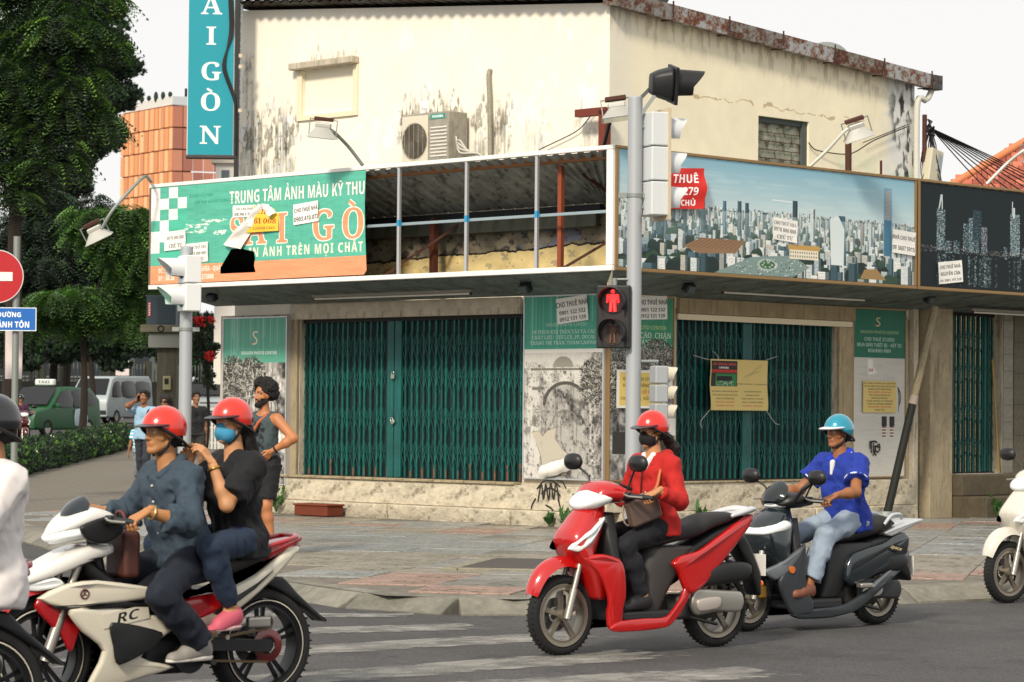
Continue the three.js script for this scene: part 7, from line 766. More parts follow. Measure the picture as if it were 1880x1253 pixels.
function grips(t, x, y, w, back = 0.06) { for (const sd of [-1, 1]) { const g = obj('grip', bar([x, y, sd * (w - 0.13)], [x - back, y - 0.01, sd * w], 0.017, 10), MB.plastic, t); obj('brake_lever', tube([[x + 0.04, y + 0.01, sd * (w - 0.15)], [x + 0.055, y, sd * (w - 0.08)], [x + 0.02, y - 0.005, sd * (w + 0.01)]], 0.007, 6), MB.silver, g); obj('switch_box', bx(0.05, 0.05, 0.06, x + 0.005, y, sd * (w - 0.16), 0.012), MB.plasticB, g); } }
function plate(t, x, y) { const m = obj('number_plate', bx(0.008, 0.14, 0.19, x, y, 0, 0.003), mat('#d9d7d0', 0.5), t); m.rotation.z = 0; return m; }
function placeBike(name, label, front, rear, group) { const h = front.clone().sub(rear), ry = Math.atan2(-h.z, h.x), mid = front.clone().add(rear).multiplyScalar(0.5); return thing(name, label, 'motorbike', V3(mid.x, 0, mid.z), ry, group); }
function cvt(t, x, y, c = MB.silver) { // belt case, engine, filter box, silencer
  obj('belt_case', [skinPanel([[x + 0.3, y + 0.06], [x + 0.26, y + 0.1], [x + 0.05, y + 0.085], [x - 0.1, y + 0.07], [x - 0.13, y], [x - 0.09, y - 0.06], [x + 0.1, y - 0.05], [x + 0.26, y - 0.07], [x + 0.31, y]], -0.13, 0.05, 0.018)], c, t); obj('belt_case_cover', [skinPanel([[x + 0.27, y + 0.03], [x + 0.1, y + 0.045], [x + 0.08, y], [x + 0.12, y - 0.03], [x + 0.26, y - 0.04]], -0.162, 0.02, 0.008)], mat('#c0b6ac', 0.4, 0.5), t);
  obj('filter_box', loft([{ p: [x + 0.2, y + 0.16], h: 0.05, w: 0.035, z: -0.13, e: 3 }, { p: [x + 0.05, y + 0.19], h: 0.07, w: 0.05, z: -0.13, e: 3 }, { p: [x - 0.12, y + 0.2], h: 0.06, w: 0.05, z: -0.13, e: 3 }, { p: [x - 0.18, y + 0.21], h: 0.03, w: 0.03, z: -0.13, e: 3 }], 20, 3), MB.plasticB, t); obj('engine_block', [bx(0.34, 0.16, 0.18, x + 0.2, y - 0.02, 0.01, 0.04), cyl(0.07, 0.07, 0.2, x + 0.34, y - 0.02, 0, 0, 0, PI / 2)], mat('#4a4845', 0.6, 0.5), t);
  obj('silencer', loft([{ p: [x + 0.25, y - 0.04], h: 0.03, w: 0.03, z: 0.15 }, { p: [x + 0.1, y + 0.02], h: 0.055, w: 0.05, z: 0.17 }, { p: [x - 0.2, y + 0.1], h: 0.06, w: 0.05, z: 0.17 }, { p: [x - 0.28, y + 0.12], h: 0.04, w: 0.035, z: 0.17 }], 18, 3), MB.plasticB, t); obj('exhaust_pipe', tube([[x + 0.35, y - 0.06, 0.06], [x + 0.3, y - 0.11, 0.12], [x + 0.2, y - 0.06, 0.15]], 0.018, 8), MB.steel, t);
  obj('stand', [bar([x + 0.3, y - 0.08, -0.12], [x + 0.1, y - 0.13, -0.15], 0.011)], MB.plasticB, t); obj('shock_absorber', [bar([x - 0.06, y + 0.02, -0.1], [x - 0.02, y + 0.36, -0.09], 0.013), tube(Array.from({ length: 60 }, (_, i) => [x - 0.055 + 0.035 * i / 60 + Math.cos(i * 0.7) * 0.028, y + 0.08 + 0.22 * i / 60, -0.1 + Math.sin(i * 0.7) * 0.028]), 0.006, 5, 160)], MB.plasticB, t);
}
function redScooter(label, front, rear, paint, o = {}) {
  const t = placeBike('motor_scooter', label, front, rear, 'motorbikes on the road'), f = 0.62, b = -0.62, R = 0.25, pm = paintM(paint);
  wheel(t, 'front_wheel', f, R, 0.085, 0.186, 5, { steer: 0.05 }); wheel(t, 'rear_wheel', b, R + 0.005, 0.095, 0.186, 5);
  for (const sd of [-1, 1]) { const k = obj('fork_leg', [bar([f, R, sd * 0.075], [f - 0.11, R + 0.35, sd * 0.065], 0.019, 12, 0.017)], MB.silver, t); obj('fork_slider', bar([f + 0.004, R - 0.02, sd * 0.075], [f - 0.05, R + 0.16, sd * 0.072], 0.025, 12), MB.silver, k); }
  obj('brake_caliper', bx(0.07, 0.1, 0.04, f - 0.07, R + 0.07, 0.09, 0.015), MB.steel, t);
  obj('front_fender', fender(R + 0.04, 0.5, 2.5, 0.085, 0.08, 0.38, 26, 0.075).translate(f, R, 0), pm, t);
  obj('front_apron', loft([{ p: [0.36, 0.34], a: -PI / 2, h: 0.05, w: 0.1, e: 2.6 }, { p: [0.43, 0.5], a: -1.3, h: 0.08, w: 0.15, e: 2.6 }, { p: [0.52, 0.645], a: -1.0, h: 0.118, w: 0.15, e: 2.7 }, { p: [0.47, 0.75], a: -0.75, h: 0.112, w: 0.135, e: 2.7 }, { p: [0.4, 0.85], a: -0.7, h: 0.1, w: 0.105, e: 2.3 }, { p: [0.335, 0.93], a: -0.8, h: 0.05, w: 0.06 }], 28, 5), pm, t);
  pair('turn_signal', skinPanel([[0.63, 0.66], [0.6, 0.7], [0.5, 0.78], [0.385, 0.855], [0.42, 0.79], [0.53, 0.68], [0.58, 0.645]], -0.158, 0.04, 0.012, (x, y) => (x > 0.5 ? (x - 0.5) * 0.5 : (0.5 - x) * 0.28)), MB.glass, t);
  pair('leg_shield', skinPanel([[0.55, 0.605], [0.44, 0.63], [0.31, 0.6], [0.265, 0.54], [0.25, 0.4], [0.265, 0.2], [0.33, 0.155], [0.37, 0.19], [0.385, 0.36], [0.45, 0.51]], -0.175, 0.045, 0.018, (x, y) => (x > 0.42 ? (x - 0.42) * 0.45 : 0) + (y < 0.3 ? 0.02 : 0)), pm, t); obj('inner_shield', loft([{ p: [0.27, 0.22], a: -PI / 2, h: 0.03, w: 0.17, e: 4 }, { p: [0.3, 0.5], a: -PI / 2, h: 0.035, w: 0.18, e: 4 }, { p: [0.32, 0.72], a: -PI / 2, h: 0.05, w: 0.15, e: 4 }, { p: [0.3, 0.88], a: -PI / 2, h: 0.05, w: 0.08, e: 3 }], 24, 4), MB.plastic, t);
  obj('floorboard', bx(0.44, 0.06, 0.33, 0.08, 0.235, 0, 0.02), MB.plastic, t); pair('lower_skirt', skinPanel([[0.37, 0.17], [0.3, 0.21], [0.1, 0.22], [-0.08, 0.225], [-0.2, 0.33], [-0.28, 0.47], [-0.33, 0.42], [-0.22, 0.26], [-0.1, 0.165], [0.1, 0.145], [0.32, 0.145]], -0.172, 0.03, 0.012, (x) => x < -0.1 ? (-0.1 - x) * 0.12 : 0), pm, t);
  obj('underseat_cover', loft([{ p: [0.0, 0.24], a: -PI / 2, h: 0.09, w: 0.13, e: 3 }, { p: [-0.06, 0.4], a: -PI / 2, h: 0.12, w: 0.14, e: 3 }, { p: [-0.13, 0.55], a: -PI / 2, h: 0.19, w: 0.14, e: 3 }, { p: [-0.2, 0.66], a: -PI / 2, h: 0.2, w: 0.13, e: 3 }], 24, 4), mat('#35312f', 0.6), t);
  pair('side_panel', skinPanel([[-0.14, 0.555], [-0.2, 0.6], [-0.36, 0.635], [-0.55, 0.72], [-0.78, 0.83], [-0.87, 0.845], [-0.86, 0.79], [-0.74, 0.68], [-0.58, 0.55], [-0.42, 0.42], [-0.3, 0.36], [-0.24, 0.39], [-0.19, 0.49]], -0.155, 0.06, 0.026, (x, y) => x < -0.35 ? (-0.35 - x) * 0.17 : 0, 5), pm, t);
  obj('tail_body', loft([{ p: [-0.3, 0.58], h: 0.07, w: 0.12, e: 3 }, { p: [-0.55, 0.68], h: 0.08, w: 0.1, e: 3 }, { p: [-0.8, 0.79], h: 0.05, w: 0.07, e: 3 }, { p: [-0.86, 0.81], h: 0.03, w: 0.05, e: 3 }], 20, 3), MB.plasticB, t); obj('tail_light', loft([{ p: [-0.83, 0.79], a: -0.4, h: 0.035, w: 0.08 }, { p: [-0.9, 0.83], a: -0.4, h: 0.022, w: 0.06 }, { p: [-0.93, 0.845], a: -0.4, h: 0.006, w: 0.03 }], 18, 3), MB.red, t);
  obj('seat', loft([{ p: [0.03, 0.655], a: 0.3, h: 0.02, w: 0.06, e: 2.6 }, { p: [-0.05, 0.69], a: 0.25, h: 0.045, w: 0.11, e: 2.8 }, { p: [-0.22, 0.735], a: 0.05, h: 0.055, w: 0.135, e: 2.8 }, { p: [-0.38, 0.765], a: -0.25, h: 0.055, w: 0.135, e: 2.8 }, { p: [-0.52, 0.81], a: -0.15, h: 0.052, w: 0.12, e: 2.8 }, { p: [-0.68, 0.835], a: -0.1, h: 0.035, w: 0.1, e: 2.6 }, { p: [-0.75, 0.84], h: 0.012, w: 0.06 }], 26, 5), MB.seat, t);
  obj('grab_rail', [loft([{ p: [-0.66, 0.845], h: 0.012, w: 0.012, z: -0.12 }, { p: [-0.75, 0.865], h: 0.018, w: 0.02, z: -0.115 }, { p: [-0.86, 0.885], h: 0.02, w: 0.03, z: -0.08 }, { p: [-0.93, 0.88], h: 0.014, w: 0.05, z: 0 }, { p: [-0.86, 0.885], h: 0.02, w: 0.03, z: 0.08 }, { p: [-0.75, 0.865], h: 0.018, w: 0.02, z: 0.115 }, { p: [-0.66, 0.845], h: 0.012, w: 0.012, z: 0.12 }], 14, 5), loft([{ p: [-0.72, 0.85], h: 0.012, w: 0.09, e: 3 }, { p: [-0.9, 0.87], h: 0.012, w: 0.06, e: 3 }], 14, 3)], mat('#cfd0d2', 0.3, 0.3), t);
  cvt(t, b, 0.29); obj('rear_mudguard', [skinPanel([[-0.74, 0.72], [-0.84, 0.7], [-0.96, 0.48], [-0.97, 0.33], [-0.93, 0.34], [-0.88, 0.5], [-0.78, 0.62]], 0, 0.14, 0.02)], MB.plasticB, t); plate(t, -0.975, 0.52).rotation.z = 0; obj('reflector', cyl(0.02, 0.02, 0.012, -0.965, 0.4, -0.06, 0, 0, PI / 2), MB.orange, t);
  obj('bar_cowl', loft([{ p: [0.44, 0.99], a: 0.5, h: 0.035, w: 0.07, e: 2.4 }, { p: [0.4, 1.0], a: 0.4, h: 0.075, w: 0.13, e: 2.4 }, { p: [0.3, 1.005], a: 0.2, h: 0.075, w: 0.17, e: 2.2 }, { p: [0.22, 0.99], h: 0.05, w: 0.2, e: 2.2 }, { p: [0.14, 0.98], h: 0.02, w: 0.16 }], 24, 4), pm, t); obj('headlight', loft([{ p: [0.495, 0.95], a: 0.6, h: 0.03, w: 0.07 }, { p: [0.465, 0.955], a: 0.5, h: 0.068, w: 0.12 }, { p: [0.39, 0.965], a: 0.3, h: 0.075, w: 0.15 }, { p: [0.33, 0.965], a: 0.2, h: 0.04, w: 0.15 }], 22, 3), MB.glass, t); obj('dial_panel', bx(0.12, 0.02, 0.2, 0.19, 1.04, 0, 0.01, 0, 0, 0.3), MB.plasticB, t);
  grips(t, 0.24, 0.985, 0.345, 0.07); mirrorArm(t, 0.25, 1.02, 0.19, 0.2, 0.1);
  return t;
}
function blackScooter(label, front, rear) {
  const t = placeBike('motor_scooter', label, front, rear, 'motorbikes on the road'), f = 0.615, b = -0.615, R = 0.225, pm = paintM('#192125', 0.18), grey = mat('#6f7478', 0.35, 0.5), X = (x) => b + x; // X: measured from the rear axle
  wheel(t, 'front_wheel', f, R, 0.095, 0.158, 5, { steer: 0.05 }); wheel(t, 'rear_wheel', b, R, 0.1, 0.158, 5);
  for (const sd of [-1, 1]) obj('fork_leg', bar([f, R, sd * 0.075], [f - 0.09, R + 0.33, sd * 0.065], 0.022, 12), MB.silver, t); obj('front_fender', fender(R + 0.035, 0.1, 2.5, 0.085, 0.08, 0.4, 24, 0.05).translate(f, R, 0), pm, t); obj('brake_caliper', bx(0.07, 0.09, 0.04, f - 0.06, R + 0.05, -0.095, 0.015), mat('#a8803a', 0.3, 0.8), t);
  obj('front_apron', loft([{ p: [X(0.95), 0.24], a: -PI / 2, h: 0.05, w: 0.12, e: 3 }, { p: [X(1.0), 0.42], a: -1.4, h: 0.08, w: 0.19, e: 3 }, { p: [X(1.05), 0.56], a: -1.15, h: 0.13, w: 0.2, e: 2.6 }, { p: [X(1.03), 0.68], a: -1.0, h: 0.14, w: 0.19, e: 2.4 }, { p: [X(0.96), 0.78], a: -0.9, h: 0.1, w: 0.15, e: 2.4 }, { p: [X(0.9), 0.85], a: -0.9, h: 0.05, w: 0.08 }], 28, 5), pm, t); obj('headlight', loft([{ p: [X(1.19), 0.685], a: 0.5, h: 0.01, w: 0.08, e: 3 }, { p: [X(1.15), 0.7], a: 0.45, h: 0.045, w: 0.15, e: 3 }, { p: [X(1.05), 0.725], a: 0.35, h: 0.06, w: 0.196, e: 3 }, { p: [X(0.98), 0.73], a: 0.3, h: 0.04, w: 0.19, e: 3 }], 24, 3), MB.glass, t);
  pair('silver_wing', skinPanel([[X(1.2), 0.42], [X(1.1), 0.47], [X(0.9), 0.58], [X(0.93), 0.5], [X(1.05), 0.4], [X(1.12), 0.36]], -0.195, 0.04, 0.014, (x) => x > X(1.05) ? (x - X(1.05)) * 0.4 : 0), grey, t); pair('reflector', cyl(0.025, 0.025, 0.012, X(1.0), 0.43, -0.215, PI / 2), MB.orange, t); pair('leg_shield', skinPanel([[X(1.1), 0.36], [X(0.92), 0.55], [X(0.86), 0.6], [X(0.85), 0.3], [X(0.78), 0.2], [X(0.8), 0.12], [X(0.97), 0.11], [X(1.04), 0.2]], -0.19, 0.04, 0.016), mat('#2b2f33', 0.45), t);
  obj('inner_shield', loft([{ p: [X(0.88), 0.2], a: -PI / 2, h: 0.03, w: 0.18, e: 4 }, { p: [X(0.9), 0.5], a: -PI / 2, h: 0.04, w: 0.19, e: 4 }, { p: [X(0.9), 0.78], a: -PI / 2, h: 0.05, w: 0.13, e: 4 }], 24, 4), MB.plastic, t); obj('floorboard', bx(0.44, 0.07, 0.36, X(0.7), 0.18, 0, 0.02), MB.plastic, t); pair('lower_skirt', skinPanel([[X(0.99), 0.12], [X(0.8), 0.15], [X(0.55), 0.16], [X(0.4), 0.2], [X(0.1), 0.33], [X(-0.02), 0.36], [X(0.1), 0.27], [X(0.35), 0.13], [X(0.6), 0.085], [X(0.9), 0.085]], -0.19, 0.04, 0.015, (x) => x < X(0.4) ? (X(0.4) - x) * 0.07 : 0), mat('#2b2f33', 0.45), t);
  obj('underseat_cover', loft([{ p: [X(0.55), 0.2], a: -PI / 2, h: 0.1, w: 0.14, e: 3 }, { p: [X(0.47), 0.38], a: -PI / 2, h: 0.14, w: 0.16, e: 3 }, { p: [X(0.35), 0.53], a: -PI / 2, h: 0.24, w: 0.16, e: 3 }, { p: [X(0.3), 0.6], a: -PI / 2, h: 0.24, w: 0.14, e: 3 }], 24, 4), MB.plasticB, t);
  pair('side_panel', skinPanel([[X(0.4), 0.52], [X(0.3), 0.55], [X(0.05), 0.6], [X(-0.15), 0.66], [X(-0.22), 0.63], [X(-0.2), 0.53], [X(-0.05), 0.45], [X(0.2), 0.36], [X(0.38), 0.3], [X(0.46), 0.34], [X(0.45), 0.44]], -0.165, 0.07, 0.03, (x) => x < X(0.1) ? (X(0.1) - x) * 0.18 : 0, 5), pm, t); pair('silver_strip', skinPanel([[X(-0.21), 0.53], [X(-0.1), 0.46], [X(0.15), 0.33], [X(0.2), 0.28], [X(0.12), 0.28], [X(-0.1), 0.38], [X(-0.2), 0.46]], -0.172, 0.04, 0.014, (x) => x < X(0.1) ? (X(0.1) - x) * 0.16 : 0), grey, t); pair('foot_peg', bx(0.12, 0.035, 0.06, X(0.3), 0.3, -0.21, 0.012), MB.silver, t);
  const tx = canvasTex(256, 64, (g, w, h) => { g.fillStyle = '#15171a'; g.fillRect(0, 0, w, h); g.transform(1, 0, -0.3, 1, 10, 0); vtext(g, 'Space', w / 2, 46, 48, { fill: '#c9b48a', align: 'center' }); }); { const m = obj('side_lettering', uv01(bx(0.2, 0.045, 0.004, 0, 0, 0), -0.1, 0.1, -0.022, 0.022), txm(tx, 0.3), t); m.position.set(X(-0.03), 0.555, -0.185); m.rotation.set(0, PI - 0.17, -0.25, 'YXZ'); }
  obj('tail_body', loft([{ p: [X(0.2), 0.55], h: 0.07, w: 0.14, e: 3 }, { p: [X(0), 0.58], h: 0.07, w: 0.12, e: 3 }, { p: [X(-0.2), 0.62], h: 0.05, w: 0.09, e: 3 }], 20, 3), MB.plasticB, t); obj('tail_light', loft([{ p: [X(-0.15), 0.605], h: 0.045, w: 0.12, e: 3 }, { p: [X(-0.22), 0.61], h: 0.04, w: 0.1, e: 3 }, { p: [X(-0.25), 0.61], h: 0.02, w: 0.06, e: 3 }], 18, 3), mat('#c7a8a2', 0.15, 0, { clearcoat: 1 }), t);
  obj('seat', loft([{ p: [X(0.52), 0.61], a: 0.35, h: 0.02, w: 0.07, e: 2.6 }, { p: [X(0.45), 0.635], a: 0.3, h: 0.05, w: 0.13, e: 2.8 }, { p: [X(0.3), 0.67], a: 0.05, h: 0.065, w: 0.15, e: 2.8 }, { p: [X(0.12), 0.7], a: -0.2, h: 0.065, w: 0.145, e: 2.8 }, { p: [X(-0.02), 0.73], a: -0.1, h: 0.055, w: 0.125, e: 2.8 }, { p: [X(-0.12), 0.725], h: 0.02, w: 0.08 }], 26, 5), MB.seat, t);
  obj('grab_rail', [tube([[X(0.04), 0.72, -0.135], [X(-0.03), 0.785, -0.14], [X(-0.13), 0.79, -0.12], [X(-0.17), 0.76, -0.1]], 0.013, 10), tube([[X(0.04), 0.72, 0.135], [X(-0.03), 0.785, 0.14], [X(-0.13), 0.79, 0.12], [X(-0.17), 0.76, 0.1]], 0.013, 10)], mat('#c9ccce', 0.3, 0.4), t); obj('rear_carrier', skinPanel([[X(0.02), 0.66], [X(-0.1), 0.7], [X(-0.34), 0.755], [X(-0.36), 0.74], [X(-0.22), 0.69], [X(-0.05), 0.635]], 0, 0.26, 0.012), mat('#c3c6c8', 0.3, 0.4), t);
  cvt(t, b, 0.25, mat('#37383a', 0.5, 0.4)); obj('rear_mudguard', [skinPanel([[X(-0.1), 0.5], [X(-0.22), 0.5], [X(-0.31), 0.33], [X(-0.28), 0.31], [X(-0.18), 0.38], [X(-0.05), 0.42]], 0, 0.15, 0.02)], MB.plasticB, t); plate(t, X(-0.3), 0.42);
  obj('bar_cowl', loft([{ p: [X(1.0), 0.89], a: 0.4, h: 0.03, w: 0.08, e: 2.5 }, { p: [X(0.96), 0.9], a: 0.4, h: 0.055, w: 0.14, e: 2.5 }, { p: [X(0.86), 0.9], a: 0.2, h: 0.06, w: 0.18, e: 2.3 }, { p: [X(0.76), 0.885], h: 0.03, w: 0.17 }], 24, 4), MB.plasticB, t); obj('cowl_light', loft([{ p: [X(1.01), 0.87], a: 0.5, h: 0.012, w: 0.06 }, { p: [X(0.97), 0.875], a: 0.4, h: 0.035, w: 0.12 }, { p: [X(0.92), 0.875], h: 0.02, w: 0.14 }], 18, 3), MB.glass, t);
  obj('windscreen', warp(fender(0.22, 0.2, 1.25, 0.13, 0.11, 0.25, 16), (v) => { v.x = X(0.86) + v.x * 0.85; v.y = 0.86 + v.y * 0.85; }), mat('#3a4346', 0.1, 0, { transmission: 0.6, thickness: 0 }), t); grips(t, X(0.82), 0.905, 0.35, 0.06); mirrorArm(t, X(0.86), 0.93, 0.2, 0.15, 0.1); obj('mirror_arm_cover', tube([[X(0.95), 0.9, -0.18], [X(0.93), 0.98, -0.24], [X(0.88), 1.04, -0.3]], 0.014, 7), MB.plasticB, t);
  return t;
}
function sportBike(label, front, rear, c) { // underbone sports motorbike
  const t = placeBike('underbone_motorbike', label, front, rear, 'motorbikes on the road'), f = 0.64, b = -0.64, R = 0.295, pm = paintM(c.main), pm2 = paintM(c.tail), ac = paintM(c.accent), X = (x) => b + x;
  wheel(t, 'front_wheel', f, R, 0.09, 0.222, 5, { rim: MB.rimDark, twin: true }); wheel(t, 'rear_wheel', b, R, 0.12, 0.222, 5, { rim: MB.rimDark, twin: true }); for (const [x, w] of [[f, 0.05], [b, 0.06]]) obj('rim_stripe', [ring([[0.226, -w], [0.231, -w], [0.231, -w + 0.004], [0.226, -w + 0.004], [0.226, -w]], 48).translate(x, R, 0)], mat('#c9c2b0', 0.4), t);
  for (const sd of [-1, 1]) obj('fork_leg', [bar([f, R, sd * 0.08], [f - 0.2, R + 0.5, sd * 0.08], 0.02, 12), bar([f, R - 0.02, sd * 0.08], [f - 0.1, R + 0.24, sd * 0.08], 0.027, 12)], MB.silver, t);
  obj('front_fender', fender(R + 0.03, 0.55, 2.35, 0.075, 0.065, 0.4, 22, 0.04).translate(f, R, 0), ac, t); pair('fender_wing', skinPanel([[f + 0.02, R + 0.3], [f - 0.14, R + 0.3], [f - 0.2, R + 0.2], [f - 0.14, R + 0.02], [f - 0.08, R + 0.1], [f + 0.06, R + 0.24]], -0.085, 0.03, 0.012), ac, t);
  obj('front_beak', loft([{ p: [X(1.47), 0.64], a: 0.25, h: 0.01, w: 0.03 }, { p: [X(1.38), 0.67], a: 0.3, h: 0.03, w: 0.08, e: 3.2 }, { p: [X(1.24), 0.725], a: 0.3, h: 0.05, w: 0.125, e: 3.6 }, { p: [X(1.08), 0.78], a: 0.3, h: 0.055, w: 0.14, e: 3.6 }, { p: [X(0.93), 0.81], h: 0.03, w: 0.12, e: 3 }], 24, 4), pm, t); pair('position_light', skinPanel([[X(1.42), 0.635], [X(1.25), 0.68], [X(1.2), 0.645], [X(1.33), 0.615]], -0.1, 0.05, 0.012, (x) => x > X(1.25) ? (x - X(1.25)) * 0.5 : 0), MB.glass, t);
  pair('upper_fairing', skinPanel([[X(1.33), 0.58], [X(1.2), 0.65], [X(1.05), 0.665], [X(0.8), 0.63], [X(0.66), 0.6], [X(0.8), 0.56], [X(1.05), 0.545], [X(1.2), 0.53]], -0.16, 0.05, 0.016, (x) => x > X(1.15) ? (x - X(1.15)) * 0.4 : 0, 2), pm2, t); pair('fairing_stripe', skinPanel([[X(1.28), 0.545], [X(0.9), 0.555], [X(0.62), 0.52], [X(0.9), 0.53], [X(1.2), 0.525]], -0.19, 0.012, 0.004, (x) => x > X(1.15) ? (x - X(1.15)) * 0.4 : 0, 2), MB.plasticB, t); pair('beak_stripe', skinPanel([[X(1.34), 0.705], [X(1.1), 0.765], [X(0.98), 0.775], [X(1.1), 0.74], [X(1.3), 0.69]], -0.128, 0.02, 0.004, (x) => x > X(1.15) ? (x - X(1.15)) * 0.3 : 0, 2), MB.plasticB, t); pair('lower_fairing', skinPanel([[X(1.20), 0.53], [X(0.93), 0.53], [X(0.68), 0.47], [X(0.48), 0.44], [X(0.63), 0.4], [X(0.80), 0.28], [X(0.60), 0.22], [X(0.83), 0.16], [X(1.04), 0.1], [X(1.08), 0.14], [X(1.01), 0.32], [X(1.13), 0.42]], -0.165, 0.05, 0.02, (x, y) => y < 0.3 ? (0.3 - y) * 0.25 : 0, 3), pm2, t); pair('fairing_insert', skinPanel([[X(0.98), 0.46], [X(0.70), 0.4], [X(0.76), 0.32], [X(0.94), 0.25], [X(0.97), 0.34]], -0.198, 0.02, 0.008), MB.plasticB, t);
  const rc = canvasTex(320, 90, (g, w, h) => { g.clearRect(0, 0, w, h); g.fillStyle = c.tail; g.fillRect(0, 0, w, h); g.transform(1, 0, -0.35, 1, 30, 0); vtext(g, 'RC', w * 0.5, 74, 84, { fill: '#19191b', align: 'center', sx: 1.5 }); }); { const m = obj('fairing_lettering', uv01(bx(0.26, 0.07, 0.003), -0.13, 0.13, -0.035, 0.035), txm(rc, 0.3), t); m.position.set(X(0.9), 0.485, -0.193); m.rotation.set(0, PI, 0.17, 'YXZ'); const q = obj('round_emblem', [fin(new THREE.TorusGeometry(0.022, 0.004, 6, 24)), bar([0, 0, 0], [0, 0.02, 0], 0.003, 5), bar([0, 0, 0], [0.017, -0.01, 0], 0.003, 5), bar([0, 0, 0], [-0.017, -0.01, 0], 0.003, 5)], mat('#5a2a26', 0.4), t); q.position.set(X(1.12), 0.6, -0.178); }
  obj('frame_core', [loft([{ p: [X(1.05), 0.72], h: 0.06, w: 0.06, e: 3 }, { p: [X(0.8), 0.55], h: 0.07, w: 0.09, e: 3 }, { p: [X(0.5), 0.42], h: 0.08, w: 0.09, e: 3 }, { p: [X(0.3), 0.5], h: 0.07, w: 0.08, e: 3 }], 16, 3), bar([X(1.0), 0.95, 0], [X(0.93), 0.62, 0], 0.035)], MB.plasticB, t); obj('engine_block', [bx(0.3, 0.2, 0.24, X(0.6), 0.28, 0, 0.04), cyl(0.09, 0.09, 0.28, X(0.5), 0.27, 0, PI / 2), cyl(0.07, 0.06, 0.2, X(0.8), 0.34, 0, 0, 0, PI / 2 - 0.3)], mat('#26272a', 0.5, 0.4), t);
  pair('seat_panel', skinPanel([[X(0.62), 0.5], [X(0.5), 0.56], [X(0.3), 0.58], [X(0.32), 0.5], [X(0.5), 0.44]], -0.13, 0.05, 0.018), ac, t); pair('tail_panel', skinPanel([[X(0.5), 0.47], [X(0.3), 0.58], [X(0.1), 0.66], [X(-0.12), 0.79], [X(-0.19), 0.79], [X(-0.1), 0.7], [X(0.08), 0.57], [X(0.3), 0.44], [X(0.45), 0.4]], -0.12, 0.05, 0.02, (x) => x < X(0.2) ? (X(0.2) - x) * 0.14 : 0, 3), pm2, t); pair('tail_stripe', skinPanel([[X(0.36), 0.5], [X(0.1), 0.62], [X(0.0), 0.68], [X(0.12), 0.59], [X(0.34), 0.47]], -0.146, 0.012, 0.004, (x) => x < X(0.2) ? (X(0.2) - x) * 0.14 : 0, 2), MB.plasticB, t);
  obj('seat', loft([{ p: [X(0.72), 0.6], a: 0.3, h: 0.02, w: 0.05 }, { p: [X(0.6), 0.64], a: 0.1, h: 0.045, w: 0.1, e: 2.6 }, { p: [X(0.42), 0.67], h: 0.055, w: 0.13, e: 2.8 }, { p: [X(0.25), 0.71], a: -0.2, h: 0.055, w: 0.125, e: 2.8 }, { p: [X(0.05), 0.765], a: -0.2, h: 0.045, w: 0.11, e: 2.8 }, { p: [X(-0.08), 0.79], h: 0.02, w: 0.07 }], 24, 5), MB.seat, t);
  obj('tail_cowl', loft([{ p: [X(0.02), 0.76], h: 0.04, w: 0.1, e: 3 }, { p: [X(-0.1), 0.8], h: 0.035, w: 0.085, e: 3 }, { p: [X(-0.22), 0.835], h: 0.016, w: 0.05, e: 3 }], 18, 3), ac, t); obj('tail_light', loft([{ p: [X(-0.12), 0.775], h: 0.025, w: 0.06 }, { p: [X(-0.21), 0.8], h: 0.02, w: 0.05 }], 14, 2), MB.red, t); obj('grab_rail', [tube([[X(0.05), 0.8, -0.12], [X(-0.08), 0.83, -0.12], [X(-0.18), 0.85, -0.06], [X(-0.18), 0.85, 0.06], [X(-0.08), 0.83, 0.12], [X(0.05), 0.8, 0.12]], 0.012, 8)], ac, t);
  obj('rear_mudguard', skinPanel([[X(0.02), 0.62], [X(-0.1), 0.64], [X(-0.2), 0.55], [X(-0.36), 0.42], [X(-0.37), 0.4], [X(-0.22), 0.49], [X(-0.1), 0.56]], 0, 0.12, 0.012), MB.plasticB, t); obj('swingarm', [beam([X(0.42), 0.32, -0.1], [b, R, -0.1], 0.03, 0.06), beam([X(0.42), 0.32, 0.1], [b, R, 0.1], 0.03, 0.06)], MB.plasticB, t); obj('sprocket', [ring([[0.045, -0.005], [0.085, -0.005], [0.085, 0.005], [0.045, 0.005], [0.045, -0.005]], 28).translate(b, R, -0.075)], paintM('#5e100e'), t); obj('chain', [beam([b, R + 0.085, -0.075], [X(0.45), 0.33, -0.075], 0.012, 0.012), beam([b, R - 0.085, -0.075], [X(0.45), 0.24, -0.075], 0.012, 0.012)], mat('#6a5a40', 0.5, 0.6), t); obj('shock_absorber', [bar([X(0.3), 0.34, 0], [X(0.22), 0.6, 0], 0.03)], MB.silver, t);
  obj('silencer', loft([{ p: [X(0.45), 0.2], h: 0.02, w: 0.02, z: 0.13 }, { p: [X(0.25), 0.28], h: 0.05, w: 0.05, z: 0.15 }, { p: [X(-0.1), 0.38], h: 0.06, w: 0.055, z: 0.16 }, { p: [X(-0.16), 0.4], h: 0.05, w: 0.045, z: 0.16 }], 18, 3), MB.silver, t); obj('rear_caliper', bx(0.14, 0.06, 0.04, X(0.06), R + 0.12, -0.08, 0.015), MB.silver, t); pair('foot_peg', bar([X(0.42), 0.24, -0.1], [X(0.42), 0.24, -0.24], 0.014), MB.plastic, t); pair('foot_peg', bar([X(0.33), 0.36, -0.1], [X(0.33), 0.36, -0.22], 0.013), MB.silver, t); pair('peg_bracket', beam([X(0.44), 0.3, -0.11], [X(0.3), 0.4, -0.11], 0.012, 0.03), MB.silver, t);
